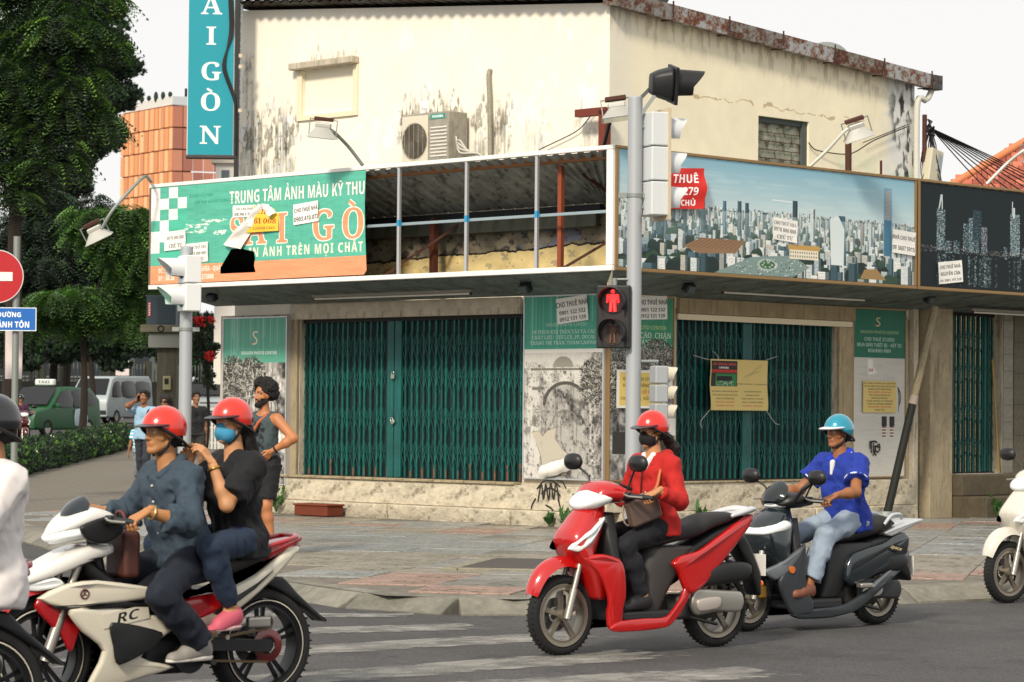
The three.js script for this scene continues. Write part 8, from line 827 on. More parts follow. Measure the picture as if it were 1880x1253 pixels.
  obj('bar_cowl', loft([{ p: [X(1.22), 0.9], a: 0.6, h: 0.02, w: 0.05 }, { p: [X(1.17), 0.93], a: 0.5, h: 0.045, w: 0.1, e: 3 }, { p: [X(1.07), 0.965], a: 0.3, h: 0.055, w: 0.14, e: 3 }, { p: [X(0.95), 0.96], h: 0.04, w: 0.135, e: 3 }, { p: [X(0.88), 0.94], h: 0.02, w: 0.1 }], 24, 4), pm, t); obj('headlight', loft([{ p: [X(1.235), 0.875], a: 0.6, h: 0.02, w: 0.05 }, { p: [X(1.2), 0.88], a: 0.5, h: 0.05, w: 0.1 }, { p: [X(1.12), 0.89], a: 0.4, h: 0.05, w: 0.14 }, { p: [X(1.05), 0.89], h: 0.03, w: 0.13 }], 20, 3), MB.glass, t); obj('cowl_insert', [skinPanel([[X(1.13), 0.93], [X(0.95), 0.98], [X(0.9), 0.9], [X(1.0), 0.84], [X(1.1), 0.86]], -0.15, 0.03, 0.012)], MB.plasticB, t);
  obj('windscreen', warp(fender(0.2, 0.35, 1.2, 0.12, 0.1, 0.25, 16), (v) => { v.x = X(0.98) + v.x * 0.9; v.y = 0.92 + v.y * 0.8; }), mat('#30383f', 0.1, 0, { transmission: 0.4, thickness: 0 }), t); grips(t, X(0.98), 0.955, 0.345, 0.07); if (c.mirrors) mirrorArm(t, X(0.98), 0.99, 0.2, 0.2, 0.1);
  return t;
}

// ---------- the traffic ----------
const placeOf = (t) => ({ p: t.position.clone(), ry: t.rotation.y });
{ // red scooter
  const t = redScooter('glossy red scooter ridden by the woman in a red jacket', G(1020, 1205), G(1318, 1188), '#b3100e'), P = placeOf(t);
  const w = person('woman in red jacket, black face mask and red helmet riding a scooter', { H: 1.52, pelvis: [-0.14, 0.815, 0], lean: 0.06, bulk: 0.98, skin: '#b98257', arm: 0.9, shirtName: 'jacket', shirt: '#b01913', sleeve: 1.86, hem: -0.1, shirtFit: 0.018, wrinkle: 0.011, pants: '#121319', pant: 1.95, flare: 0.036, pantFit: 0.008, shoe: '#17161a', hairColor: '#1f130d', headYaw: 0.12, headPitch: 0.1, headFollow: 0,
    hand: { l: { at: [0.11, 1.02, -0.315], pole: [-0.5, -1, -0.35], dir: [0.75, -0.35, 0.12], back: [0.3, 1, -0.1], curl: [0.95, 1.0, 1.05, 1.1] }, r: { at: [0.11, 1.02, 0.315], pole: [-0.5, -1, 0.35], dir: [0.75, -0.35, -0.12], back: [0.3, 1, 0.1], curl: 1.0 } },
    foot: { l: { at: [0.11, 0.27, -0.13], dir: [1, -0.05, -0.05], pole: [1, 0.55, -0.15] }, r: { at: [0.13, 0.27, 0.13], dir: [1, -0.05, 0.05], pole: [1, 0.55, 0.15] } },
    hair: [[[-0.07, 0.02, -0.03], [-0.07, 0.02, 0.03], 0.06], [[-0.1, -0.03, 0], [-0.16, -0.07, 0.0], 0.03, 0.04], [[-0.16, -0.07, 0], [-0.22, -0.16, -0.01], 0.04, 0.045], [[-0.22, -0.16, -0.01], [-0.24, -0.26, 0], 0.042, 0.02]], hairNoise: [0.012, 40], helmet: { color: '#d6220f', peak: '#33363a' } }, P, 'riders');
  w.onHead('face_mask', fin(meshField([ell([0.042 * w.hs, -0.06 * w.hs, 0], [0.066 * w.hs, 0.064 * w.hs, 0.07 * w.hs]), cap([0.083 * w.hs, -0.02 * w.hs, 0], [0.09 * w.hs, -0.05 * w.hs, 0], 0.026 * w.hs)], 0.006, 0.02)), cloth('#121214'), w.t); w.onHead('mask_strap', [-1, 1].map((z) => tube([[0.06 * w.hs, -0.03 * w.hs, z * 0.058 * w.hs], [0.02 * w.hs, -0.01 * w.hs, z * 0.074 * w.hs], [-0.02 * w.hs, 0.0, z * 0.082 * w.hs]], 0.004, 5)), mat('#141416', 0.8), w.t);
  const nk = w.neck; obj('jacket_hood', [fin(meshField([cap(w.J(-0.06, 0.5, -0.08), w.J(-0.095, 0.47, 0.0), 0.038, 0.045), cap(w.J(-0.095, 0.47, 0), w.J(-0.06, 0.5, 0.08), 0.045, 0.038), cap(w.J(-0.05, 0.5, -0.085), w.J(0.075, 0.44, -0.075), 0.03, 0.022), cap(w.J(-0.05, 0.5, 0.085), w.J(0.075, 0.44, 0.075), 0.03, 0.022)], 0.009, 0.03))], cloth('#a81812'), w.t); obj('shirt_collar', [fin(meshField([cap(w.J(0.045, 0.51, -0.05), w.J(0.105, 0.42, -0.025), 0.02, 0.024), cap(w.J(0.045, 0.51, 0.05), w.J(0.105, 0.42, 0.025), 0.02, 0.024)], 0.007, 0.012))], cloth('#dcd8d6'), w.t);
  const st = canvasTex(64, 256, (g, W, H) => { g.fillStyle = '#b01913'; g.fillRect(0, 0, W, H); g.save(); g.translate(46, H - 10); g.rotate(-PI / 2); vtext(g, 'NATR', 0, 0, 50, { fill: '#ecd9d4', sx: 1.35 }); g.restore(); }); const sp = obj('jacket_print', fin(new THREE.PlaneGeometry(0.035, 0.17)), txm(st, 0.8), w.t); sp.position.copy(w.J(0.132, 0.2, -0.06)); sp.rotation.y = PI / 2 + 0.5;
  obj('zipper', tube([0.42, 0.32, 0.22, 0.1, 0.0].map((u, i) => w.J([0.112, 0.128, 0.135, 0.13, 0.128][i], u, 0)), 0.005, 5), mat('#5a0d0a', 0.5), w.t);
  const bag = thing('shoulder_bag', 'transparent brown shoulder bag on the lap of the red jacket rider', 'bag', P.p.clone().add(V3(0.1, 0.84, -0.16).applyAxisAngle(V3(0, 1, 0), P.ry)), P.ry, null); obj('bag_body', bx(0.24, 0.17, 0.07, 0, 0.06, 0, 0.02, 0, 0, -0.3), mat('#6f5a50', 0.35, 0, { transmission: 0.25, thickness: 0 }), bag); obj('bag_strap', tube([[-0.03, 0.13, 0], [-0.1, 0.2, -0.01], [-0.14, 0.28, 0.01], [-0.2, 0.35, 0.05], [-0.29, 0.36, 0.09]], 0.01, 6), mat('#b8683f', 0.6), bag); obj('bag_trim', tube([[-0.12, 0.02, 0.036], [0.1, -0.04, 0.036], [0.12, 0.1, 0.036], [-0.1, 0.16, 0.036]], 0.006, 5, 30, true), mat('#a99a8d', 0.5), bag);
}
{ // black scooter
  const t = blackScooter('black scooter with silver trim behind the red one', G(1370, 1160), G(1605, 1147)), P = placeOf(t), X = (x) => -0.615 + x;
  const m = person('man in blue polo shirt, pale jeans and blue helmet riding a scooter', { H: 1.57, pelvis: [X(0.27), 0.785, 0], lean: 0.16, bulk: 1.04, skin: '#96613c', shirt: '#15308f', sleeve: 0.62, loose: 0.016, hem: -0.12, shirtFit: 0.022, wrinkle: 0.016, pants: '#8a98a8', pant: 1.86, flare: 0.06, pantFit: 0.018, shoe: '#7b4a35', shoeName: 'sandal', hairColor: '#15110f', headYaw: 0.1, headPitch: 0.02, headFollow: 0,
    hand: { l: { at: [X(0.7), 0.94, -0.325], pole: [-0.35, -1, -0.5], dir: [0.8, -0.3, 0.1], back: [0.3, 1, -0.1], curl: 1.0 }, r: { at: [X(0.7), 0.94, 0.325], pole: [-0.35, -1, 0.5], dir: [0.8, -0.3, -0.1], back: [0.3, 1, 0.1], curl: 1.0 } },
    foot: { l: { at: [X(0.84), 0.23, -0.17], dir: [1, 0, -0.25], pole: [1, 0.4, -0.35] }, r: { at: [X(0.86), 0.23, 0.17], dir: [1, 0, 0.25], pole: [1, 0.4, 0.35] } }, hair: helmHair, helmet: { color: '#1f8fa8', metal: 0.3, rough: 0.2, peak: '#d8dcdd' } }, P, 'riders');
  obj('polo_collar', [fin(meshField([cap(m.J(-0.06, 0.53, -0.04), m.J(-0.06, 0.53, 0.04), 0.026), cap(m.J(-0.05, 0.525, -0.06), m.J(0.075, 0.48, -0.05), 0.024, 0.022), cap(m.J(-0.05, 0.525, 0.06), m.J(0.075, 0.48, 0.05), 0.024, 0.022)], 0.008, 0.02))], cloth('#1836b4'), m.t); obj('collar_trim', [tube([m.J(0.09, 0.465, -0.07), m.J(-0.03, 0.52, -0.088), m.J(-0.09, 0.525, 0), m.J(-0.03, 0.52, 0.088), m.J(0.09, 0.465, 0.07)], 0.006, 6)], mat('#d9dde4', 0.8), m.t); obj('placket', [fin(meshField([cap(m.J(0.09, 0.46, 0), m.J(0.118, 0.37, 0), 0.022, 0.012)], 0.008, 0.01))], cloth('#d5d3d2'), m.t);
  for (const k of ['l', 'r']) { const { S, E } = m.limb[k], c = S.clone().lerp(E, 0.585), d = E.clone().sub(S).normalize(), g = fin(new THREE.TorusGeometry(0.083, 0.006, 6, 28)); g.applyQuaternion(new THREE.Quaternion().setFromUnitVectors(V3(0, 0, 1), d)).translate(c.x, c.y, c.z); obj('sleeve_trim', g, mat('#d9dde4', 0.8), m.t); }
}
{ // white and red bike with two riders
  const rear = G(475, 1289), front = G(57, 1318), h = front.clone().sub(rear).setLength(1.28), t = sportBike('white and red sports motorbike carrying two riders in red helmets', rear.clone().add(h), rear, { main: '#dcd9d2', tail: '#d2cbb8', accent: '#a80f18' }), P = placeOf(t), X = (x) => -0.64 + x;
  const a = person('man in denim shirt and dark jeans driving a motorbike with red helmet', { H: 1.62, pelvis: [X(0.45), 0.78, 0], lean: 0.24, skin: '#b07a4c', shirt: '#33424f', sleeve: 1.5, rolled: true, hem: -0.15, shirtFit: 0.026, wrinkle: 0.02, pants: '#121a28', pant: 1.95, flare: 0.06, pantFit: 0.02, shoe: '#8a857e', sole: '#cfc9c0', headYaw: 0.15, headPitch: -0.02, headFollow: 0, hairColor: '#120f0e',
    hand: { l: { at: [X(0.86), 1.0, -0.315], pole: [-0.4, -1, -0.6], dir: [0.7, -0.4, 0.15], back: [0.35, 1, -0.15], curl: [0.75, 0.85, 0.9, 0.95], spread: 0.35 }, r: { at: [X(0.86), 1.0, 0.315], pole: [-0.4, -1, 0.6], dir: [0.75, -0.3, -0.1], back: [0.3, 1, 0.1], curl: 1.0 } },
    foot: { l: { at: [X(0.52), 0.25, -0.2], dir: [1, -0.12, -0.1], pole: [1, 0.5, -0.4] }, r: { at: [X(0.52), 0.25, 0.2], dir: [1, -0.12, 0.1], pole: [1, 0.5, 0.4] } }, hair: helmHair, helmet: { color: '#d92a12', peak: '#3a3c40' } }, P, 'riders');
  obj('shirt_collar', [fin(meshField([cap(a.J(-0.065, 0.53, -0.04), a.J(-0.065, 0.53, 0.04), 0.027), cap(a.J(-0.05, 0.525, -0.062), a.J(0.085, 0.47, -0.05), 0.025, 0.024), cap(a.J(-0.05, 0.525, 0.062), a.J(0.085, 0.47, 0.05), 0.025, 0.024)], 0.009, 0.02))], cloth('#33424f'), a.t); for (let i = 0; i < 5; i++) obj('button', sph(0.007, ...a.J([0.118, 0.13, 0.136, 0.134, 0.132][i], 0.42 - i * 0.09, 0).toArray()), mat('#c9c4b8', 0.4), a.t); obj('chest_pocket', [bx(0.008, 0.12, 0.11, 0, 0, 0, 0.004).applyMatrix4(basis(a.fwd.clone().addScaledVector(a.rt, -0.45), a.up)).translate(...a.J(0.104, 0.32, -0.1).toArray())], cloth('#303f4c'), a.t); { const { E, W } = a.limb.l, d = W.clone().sub(E).normalize(), c = W.clone().addScaledVector(d, -0.03), g = fin(new THREE.TorusGeometry(0.031, 0.007, 8, 24)); g.applyQuaternion(new THREE.Quaternion().setFromUnitVectors(V3(0, 0, 1), d)).translate(c.x, c.y, c.z); obj('wrist_watch', [g, bx(0.028, 0.01, 0.03).translate(c.x, c.y + 0.034, c.z)], mat('#c9b27a', 0.3, 0.8), a.t); }
  const b = person('woman in black shirt and jeans riding pillion with a blue face mask', { H: 1.54, pelvis: [X(0.13), 0.85, 0], lean: 0.08, skin: '#c08a60', shirt: '#0e0f12', sleeve: 0.78, loose: 0.014, hem: -0.12, shirtFit: 0.02, wrinkle: 0.015, pants: '#1c2c42', pant: 1.9, flare: 0.04, pantFit: 0.01, shoe: '#c4586a', sole: '#d8b3ae', headYaw: 0.22, headPitch: 0.04, headFollow: 0, arm: 0.92, hairColor: '#120d0b',
    hand: { l: { at: [X(0.38), 1.235, -0.13], pole: [0.25, -1, -0.25], dir: [0.35, 0.75, 0.45], back: [-0.5, 0.3, -0.8], curl: [0.5, 0.45, 0.6, 0.7], spread: 0.3 }, r: { at: [X(0.4), 1.22, 0.05], pole: [0.3, -1, 0.4], dir: [0.4, 0.75, -0.2], back: [0.2, 0.3, 0.9], curl: 0.7 } },
    foot: { l: { at: [X(0.34), 0.395, -0.21], dir: [0.95, -0.35, -0.1], pole: [1, 0.5, -0.5] }, r: { at: [X(0.34), 0.395, 0.21], dir: [0.95, -0.35, 0.1], pole: [1, 0.5, 0.5] } }, hair: [[[-0.07, 0.02, -0.04], [-0.07, 0.02, 0.04], 0.062], [[-0.08, -0.05, 0.02], [-0.13, -0.25, 0.03], 0.06, 0.05], [[-0.1, -0.05, -0.04], [-0.14, -0.25, -0.03], 0.05, 0.05], [[-0.13, -0.25, 0], [-0.16, -0.5, 0], 0.075, 0.03]], hairNoise: [0.012, 35], helmet: { color: '#d92a12', peak: '#2f3134' } }, P, 'riders');
  b.onHead('face_mask', fin(meshField([ell([0.042 * b.hs, -0.062 * b.hs, 0], [0.066 * b.hs, 0.064 * b.hs, 0.07 * b.hs]), cap([0.083 * b.hs, -0.02 * b.hs, 0], [0.09 * b.hs, -0.05 * b.hs, 0], 0.026 * b.hs)], 0.006, 0.02)), cloth('#3f93b8'), b.t); { const { E, W } = b.limb.l, d = W.clone().sub(E).normalize(), c = W.clone().addScaledVector(d, -0.035), g = fin(new THREE.TorusGeometry(0.029, 0.006, 8, 24)); g.applyQuaternion(new THREE.Quaternion().setFromUnitVectors(V3(0, 0, 1), d)).translate(c.x, c.y, c.z); obj('gold_bracelet', g, mat('#c7a04a', 0.3, 0.9), b.t); }
  const hb = thing('handbag', 'brown leather handbag hung between the driver and the handlebar', 'bag', P.p.clone().add(V3(X(0.82), 0.68, -0.02).applyAxisAngle(V3(0, 1, 0), P.ry)), P.ry); obj('bag_body', [bx(0.1, 0.24, 0.2, 0, 0.1, 0, 0.03)], mat('#4a241b', 0.5), hb); obj('bag_handle', tube([[0, 0.2, -0.06], [0.02, 0.3, -0.03], [0.02, 0.3, 0.03], [0, 0.2, 0.06]], 0.01, 6), mat('#5a2a20', 0.5), hb);
}
{ // the bike just ahead, half out of the picture
  const rear = D(-42, 1290, 11.5).setY(0), h = V3(-1.06, 0, 0.7).setLength(1.28), t = sportBike('black and red sports motorbike just ahead with only its tail in view', rear.clone().add(h), rear, { main: '#17181b', tail: '#1b1c1f', accent: '#a80f18' }), P = placeOf(t), X = (x) => -0.64 + x;
  const a = person('passenger in a white shirt and black helmet on the bike ahead', { H: 1.64, pelvis: [X(-0.05), 0.8, 0], lean: -0.02, skin: '#a06c45', shirt: '#dcd6d3', sleeve: 1.5, hem: -0.16, shirtFit: 0.03, pantFit: 0.002, wrinkle: 0.009, pants: '#1a2436', shoe: '#333333', headYaw: 0.1, headFollow: 0, hairColor: '#120f0e', hand: { l: { at: [X(0.34), 0.94, -0.16], pole: [-0.4, -1, -0.6], dir: [0.9, -0.3, 0.15], back: [0.3, 1, -0.15], curl: 0.6 }, r: { at: [X(0.34), 0.94, 0.16], pole: [-0.4, -1, 0.6], dir: [0.9, -0.3, -0.15], back: [0.3, 1, 0.15], curl: 0.6 } }, foot: { l: { at: [X(0.36), 0.38, -0.2], dir: [1, 0, -0.1], pole: [1, 0.5, -0.4] }, r: { at: [X(0.36), 0.38, 0.2], dir: [1, 0, 0.1], pole: [1, 0.5, 0.4] } }, hair: helmHair, helmet: { color: '#15171c', peak: '#101114' } }, P, 'riders');
}
redScooter('white scooter at the kerb with only its front in view', G(1848, 1108), G(1848, 1108).add(V3(1.02, 0, -0.72)), '#cfcabd');
{ // man standing on the pavement
  const p = D(482, 1025, 26).setY(PAVE), ry = -2.25; // looks along the street
  const m = person('bearded curly haired man in grey tank top standing with hand on hip', { H: 1.64, pelvis: [0, 0.9, 0], lean: 0.0, skin: '#b07248', hairColor: '#0f0c0b', beard: true, tank: true, sleeve: 0, shirtName: 'tank_top', shirtFit: 0.012, hem: -0.09, pants: '#15161a', pantName: 'shorts', pant: 0.86, pantFit: 0.03, shoe: '#2a2a2c', headYaw: -0.12, headPitch: 0.03, arm: 1.1, wrinkle: 0.012,
    shirtPaint: (f, u, r) => { const gx = r + 0.02, c = new THREE.Color('#3d4a4d'); if (u > 0.1 && u < 0.32 && f > 0 && Math.abs(r) < 0.11 && vnoise(gx * 40, u * 40, 2) > 0.42) return new THREE.Color('#161c1d'); return c; },
    hand: { l: { at: [0.1, 0.99, -0.2], pole: [-0.35, 0.1, -1], dir: [0.35, -0.7, 0.6], back: [-0.2, 0.5, -0.9], curl: [0.3, 0.35, 0.4, 0.45], spread: 0.5, thumb: 0.2 }, r: { at: [0.08, 0.85, 0.27], pole: [-1, 0, 0.4], curl: 0.5, back: [0, 0, 1], dir: [0.1, -1, 0] } },
    foot: { l: { at: [0.05, 0, -0.13], dir: [1, 0, -0.15], pole: [1, 0, 0] }, r: { at: [-0.05, 0, 0.12], dir: [1, 0, 0.2], pole: [1, 0, 0] } },
    hair: [[[-0.055, 0.075, -0.035], [-0.055, 0.075, 0.035], 0.1], [[-0.09, 0.02, -0.045], [-0.09, 0.02, 0.045], 0.082], [[-0.04, 0.125, -0.02], [0.01, 0.125, 0.02], 0.07], [[-0.07, 0.01, -0.075], [-0.06, 0.06, -0.07], 0.045], [[-0.07, 0.01, 0.075], [-0.06, 0.06, 0.07], 0.045]], hairNoise: [0.017, 62] }, { p, ry }, null);
  m.onHead('beard', fin(meshField([cap([0.01 * m.hs, -0.07 * m.hs, -0.055 * m.hs], [0.07 * m.hs, -0.105 * m.hs, -0.02 * m.hs], 0.022 * m.hs), cap([0.01 * m.hs, -0.07 * m.hs, 0.055 * m.hs], [0.07 * m.hs, -0.105 * m.hs, 0.02 * m.hs], 0.022 * m.hs), cap([0.062 * m.hs, -0.108 * m.hs, -0.015 * m.hs], [0.062 * m.hs, -0.108 * m.hs, 0.015 * m.hs], 0.028 * m.hs)], 0.006, 0.015, (x, y, z) => 0.008 * (vnoise(x * 90, y * 90, z * 90) - 0.5))), mat('#0f0c0b', 0.9), m.t);
  const W = (f, u, r) => m.J(f, u, r); obj('bag_strap', tube([W(0.03, 0.5, -0.1), W(0.12, 0.4, -0.04), W(0.135, 0.25, 0.04), W(0.125, 0.1, 0.12), W(0.08, 0.0, 0.16)], 0.015, 7, 40), mat('#b5562c', 0.7), m.t); obj('necklace', tube([W(0.0, 0.49, -0.07), W(0.1, 0.42, -0.03), W(0.12, 0.36, 0), W(0.1, 0.42, 0.03), W(0.0, 0.49, 0.07)], 0.0035, 5, 30), M.dark, m.t); obj('pendant', sph(0.012, ...W(0.128, 0.35, 0).toArray()), mat('#c9c2b5', 0.3, 0.7), m.t); { const { E, W: w2 } = m.limb.l, d = w2.clone().sub(E).normalize(), c = w2.clone().addScaledVector(d, -0.04), g = fin(new THREE.TorusGeometry(0.032, 0.009, 8, 24)); g.applyQuaternion(new THREE.Quaternion().setFromUnitVectors(V3(0, 0, 1), d)).translate(c.x, c.y, c.z); obj('wrist_watch', g, M.black, m.t); }
}
// people further up the side street
const stand = (H, o) => ({ H, pelvis: [0, 0.545 * H, 0], far: 1.5, hand: { l: { at: [0.05, 0.46 * H, -0.2], pole: [-1, 0, -0.3], dir: [0.1, -1, 0], back: [0, 0, -1], curl: 0.4 }, r: { at: [0.05, 0.46 * H, 0.2], pole: [-1, 0, 0.3], dir: [0.1, -1, 0], back: [0, 0, 1], curl: 0.4 } }, foot: { l: { at: [0.12, 0, -0.09], pole: [1, 0, 0] }, r: { at: [-0.1, 0, 0.09], pole: [1, 0, 0] } }, hair: shortHair, ...o, ...(o.handR ? { hand: { l: { at: [0.05, 0.46 * H, -0.2], pole: [-1, 0, -0.3], dir: [0.1, -1, 0], back: [0, 0, -1], curl: 0.4 }, r: o.handR } } : {}) });
const PG = 'people walking on the side street', onPave = (px, py, d) => { const q = D(px, py, d); return q.setY(PAVE + gy(d)); };
const ph = person('man in light blue shirt holding a phone to his ear', stand(1.72, { shirt: '#8fb0c8', sleeve: 0.7, pants: '#2b2f38', skin: '#8a5a3a', handR: { at: [0.06, 1.53, 0.12], pole: [0.4, -1, 0.5], dir: [0.1, 1, -0.1], back: [0.2, 0, 1], curl: 0.9 } }), { p: onPave(263, 890, 48.5), ry: -PI / 2 - 0.25 }, PG);
obj('phone', bx(0.02, 0.13, 0.065, 0, 0, 0, 0.008).translate(...ph.head.clone().add(V3(0.0, -0.02, 0.1)).toArray()), M.black, ph.t); obj('bag_strap', [tube([ph.J(0.04, 0.48, -0.11), ph.J(0.125, 0.36, -0.1), ph.J(0.11, 0.1, -0.1)], 0.02, 6)], M.black, ph.t);
person('boy in blue and white striped shirt and grey trousers walking', stand(1.2, { headScale: 1.16, sleeve: 0.6, shirtPaint: (f, u) => new THREE.Color(Math.floor(u * 22 + 40) % 2 ? '#4fb0d0' : '#d9e2e4'), pants: '#7d8084', pant: 1.75, pantFit: 0.022, shoe: '#2f63b0', skin: '#8a5a3a' }), { p: G(255, 888, PAVE), ry: -PI / 2 - 0.1 }, PG);
const wo = person('woman with dark curly hair and sunglasses in a pale dress', stand(1.62, { shirt: '#b9a48c', sleeve: 0.6, pants: '#8d7a64', pant: 1.3, skin: '#9a6a48', shoe: '#3a3230', hair: [[[-0.02, 0.06, -0.04], [-0.02, 0.06, 0.04], 0.09], [[-0.07, -0.02, -0.05], [-0.07, -0.02, 0.05], 0.08]], hairNoise: [0.015, 40] }), { p: onPave(303, 890, 47.5), ry: -PI / 2 - 0.45 }, PG);
wo.onHead('sunglasses', [bx(0.01, 0.04, 0.05, 0.092 * wo.hs, 0.008, -0.034, 0.004), bx(0.01, 0.04, 0.05, 0.092 * wo.hs, 0.008, 0.034, 0.004), bx(0.008, 0.008, 0.15, 0.085 * wo.hs, 0.02, 0)], mat('#1d1512', 0.15), wo.t);
person('person in black shirt and shorts with a bag standing behind the grey pole', stand(1.7, { shirt: '#17181a', sleeve: 0.7, pants: '#2a2a26', pant: 0.9, pantFit: 0.03, skin: '#8a5f42', shoe: '#222222' }), { p: onPave(357, 870, 53), ry: -PI / 2 + 0.5 }, PG);
// ---------- vehicles up the street ----------
function car(name, label, p, ry, o) { // x forward, z right
  const t = thing(name, label, o.cat, p, ry), L = o.L, W = o.W / 2, body = mat(o.color, 0.4), gl = mat('#060a0b', 0.3);
  const sh = (pts, w, top, tw, b = 0.05) => warp(ext(pts, w * 2, { bevel: b, seg: 3, smooth: 0 }), (v) => { const k = clamp((v.y - top[0]) / (top[1] - top[0])); v.z *= 1 - k * tw; });
  obj('body', sh(o.side, W, [o.belt, o.H], 0.16, 0.07), body, t); for (const [i, pts] of o.glassSide.entries()) for (const sd of [-1, 1]) obj('side_window', skinPanel(pts, sd * (W + 0.006), 0.03, 0.008, (x, y) => -sd * clamp((y - o.belt) / (o.H - o.belt)) * W * 0.16, 2), gl, t);
  const [wx0, wy0, wx1, wy1] = o.screen; obj('windscreen', quadSlab([wx0, wy0, -W * 0.84], [wx0, wy0, W * 0.84], [wx1, wy1, W * 0.74], [wx1, wy1, -W * 0.74], 0.02).translate(0.05, 0.05, 0), gl, t);
  for (const x of o.axles) for (const sd of [-1, 1]) { const m = obj('wheel', cyl(0.19, 0.19, 0.16, 0, 0, 0, PI / 2, 0, 0, 24), MB.silver, t); m.position.set(x, 0.31, sd * (W - 0.08)); obj('tyre', ring([[0.2, -0.09], [0.29, -0.1], [0.315, -0.06], [0.315, 0.06], [0.29, 0.1], [0.2, 0.09]], 28), MB.tyre, m); }
  for (const sd of [-1, 1]) { obj('headlight', bx(0.1, 0.15, 0.34, o.nose - 0.06, o.lamp, sd * (W - 0.24), 0.03), MB.glass, t); obj('door_mirror', bx(0.12, 0.14, 0.18, o.mir[0], o.mir[1], sd * (W + 0.08), 0.04), o.mirC ?? body, t); }
  obj('grille', bx(0.06, 0.1, W * 1.0, o.nose - 0.01, o.lamp, 0, 0.01), MB.chrome, t); obj('grille_slot', bx(0.06, 0.03, W * 0.9, o.nose + 0.004, o.lamp, 0), M.black, t); obj('bumper', bx(0.14, 0.24, W * 1.94, o.nose - 0.02, o.bump, 0, 0.05), o.bumpC ?? body, t); obj('air_intake', bx(0.06, 0.1, W * 1.2, o.nose + 0.04, o.bump - 0.04, 0, 0.02), M.black, t); obj('number_plate', uv01(bx(0.012, 0.13, 0.36).rotateY(0), -0.006, 0.006, -0.065, 0.065), mat('#d5d5d0', 0.5), t).position.set(o.nose + 0.08, o.bump + 0.03, 0); return t; }
const taxi = car('taxi', 'green taxi with a roof sign waiting behind the hedge', V3(D(85, 760, 94).x, gy(94), -94), Math.atan2(-0.93, -0.36), { cat: 'taxi', color: '#0b4a24', L: 4.6, W: 1.78, H: 1.74, belt: 0.98, nose: 2.2, lamp: 0.78, bump: 0.45, mir: [0.9, 1.08], axles: [1.4, -1.35], side: [[2.25, 0.3], [2.28, 0.62], [2.15, 0.86], [1.25, 1.02], [0.35, 1.68], [-0.2, 1.74], [-1.7, 1.7], [-2.2, 1.3], [-2.25, 0.35], [-1.8, 0.25], [1.8, 0.25]], glassSide: [[[0.95, 1.06], [0.35, 1.56], [-0.25, 1.6], [-0.25, 1.04]], [[-0.35, 1.04], [-0.35, 1.6], [-1.1, 1.58], [-1.15, 1.05]], [[-1.25, 1.06], [-1.2, 1.56], [-1.65, 1.52], [-1.95, 1.2]]], screen: [1.22, 1.07, 0.42, 1.66] });
obj('roof_sign', [bx(0.2, 0.22, 0.75, 0.1, 1.88, 0, 0.05)], mat('#d3d8d4', 0.4), taxi); { const m = obj('roof_sign_print', uv01(bx(0.68, 0.14, 0.004), -0.34, 0.34, -0.07, 0.07), txm(canvasTex(256, 64, (g, w, h) => { g.fillStyle = '#d3d8d4'; g.fillRect(0, 0, w, h); vtext(g, 'TAXI', w / 2, 52, 56, { fill: '#14522e', align: 'center', sx: 1.4 }); })), taxi); m.position.set(0.205, 1.89, 0); m.rotation.y = PI / 2; }
{ const m = obj('door_panel', skinPanel([[-0.4, 0.4], [-0.4, 0.95], [-1.15, 0.95], [-1.2, 0.4]], -0.905, 0.02, 0.005, null, 2), mat('#9fb3b8', 0.3), taxi); }
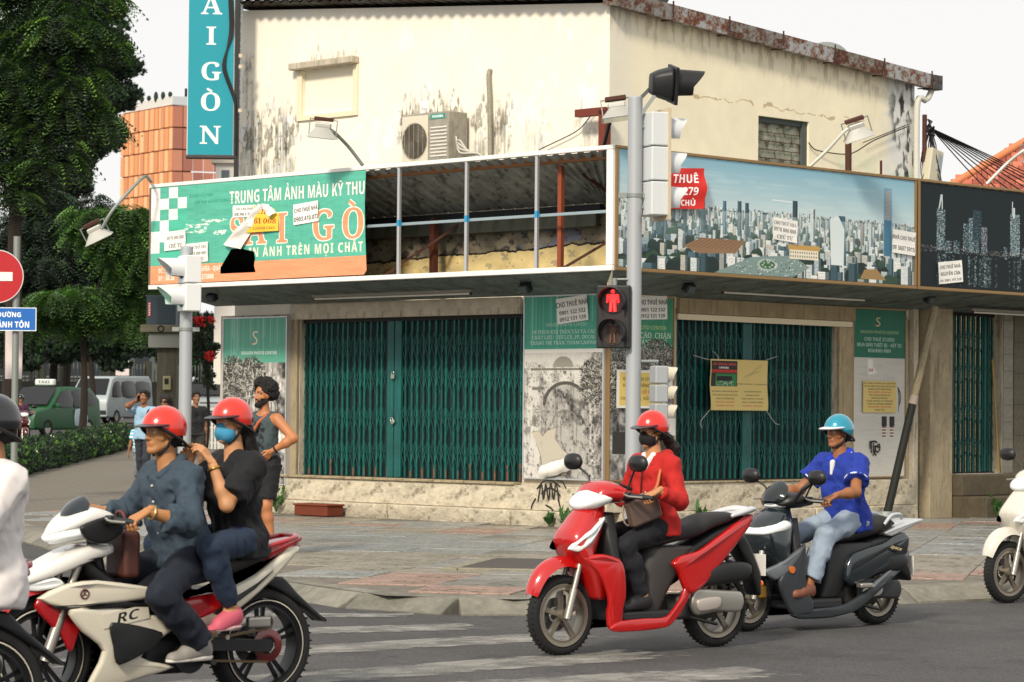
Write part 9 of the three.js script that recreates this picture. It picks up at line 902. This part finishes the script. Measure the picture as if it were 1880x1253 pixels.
car('minivan', 'silver passenger van parked up the side street', V3(D(203, 760, 122).x, gy(122), -122), Math.atan2(-0.955, -0.3), { cat: 'van', color: '#9aa4a6', L: 4.9, W: 1.88, H: 2.15, belt: 1.15, nose: 2.3, lamp: 0.98, bump: 0.5, mir: [1.75, 1.25], mirC: M.black, axles: [1.35, -1.3], side: [[2.33, 0.32], [2.36, 0.85], [2.22, 1.18], [1.6, 1.95], [1.2, 2.1], [-2.3, 2.15], [-2.5, 1.9], [-2.5, 0.35], [-2, 0.28], [2, 0.28]], glassSide: [[[1.85, 1.22], [1.45, 1.82], [0.9, 1.86], [0.85, 1.2]], [[0.7, 1.2], [0.7, 1.86], [-0.6, 1.88], [-0.6, 1.2]], [[-0.75, 1.2], [-0.75, 1.88], [-2.2, 1.86], [-2.2, 1.2]]], screen: [2.14, 1.24, 1.58, 1.95], bumpC: mat('#1a2124', 0.4) });
car('parked_car', 'silver car glimpsed behind the picket fence', V3(D(376, 760, 112).x, gy(112) + 0.35, -112), Math.atan2(-0.96, 0.2), { cat: 'car', color: '#a5abad', L: 4.4, W: 1.75, H: 1.5, belt: 0.92, nose: 2.15, lamp: 0.7, bump: 0.42, mir: [0.8, 1.0], axles: [1.35, -1.3], side: [[2.2, 0.3], [2.22, 0.6], [2.0, 0.8], [1.1, 0.95], [0.3, 1.45], [-0.9, 1.48], [-1.8, 1.05], [-2.2, 0.95], [-2.2, 0.35], [-1.8, 0.25], [1.8, 0.25]], glassSide: [[[0.9, 0.98], [0.3, 1.36], [-0.3, 1.4], [-0.3, 0.98]], [[-0.4, 0.98], [-0.4, 1.4], [-0.9, 1.38], [-1.5, 1.02]]], screen: [1.1, 0.99, 0.36, 1.42] });
{ const fr = V3(D(52, 800, 80).x, 0, -79.4), t = redScooter('dark maroon scooter ridden past the taxi far up the street', fr, fr.clone().add(V3(-0.45, 0, -1.15)), '#4a1512'); t.position.y = gy(80); person('rider in a purple jacket and dark helmet passing the green taxi', { H: 1.6, far: 1.7, pelvis: [-0.14, 0.815, 0], lean: 0.04, skin: '#9a6a48', shirt: '#4a2440', sleeve: 1.85, pants: '#24242a', shoe: '#222222', headFollow: 0, helmet: { color: '#1c1d22' }, hair: helmHair, hand: { l: { at: [0.11, 1.02, -0.315], pole: [-0.5, -1, -0.35], curl: 1 }, r: { at: [0.11, 1.02, 0.315], pole: [-0.5, -1, 0.35], curl: 1 } }, foot: { l: { at: [0.11, 0.27, -0.13], pole: [1, 0.55, -0.15] }, r: { at: [0.13, 0.27, 0.13], pole: [1, 0.55, 0.15] } } }, { p: t.position.clone(), ry: t.rotation.y }, 'riders'); }

renderer.render(scene, camera);
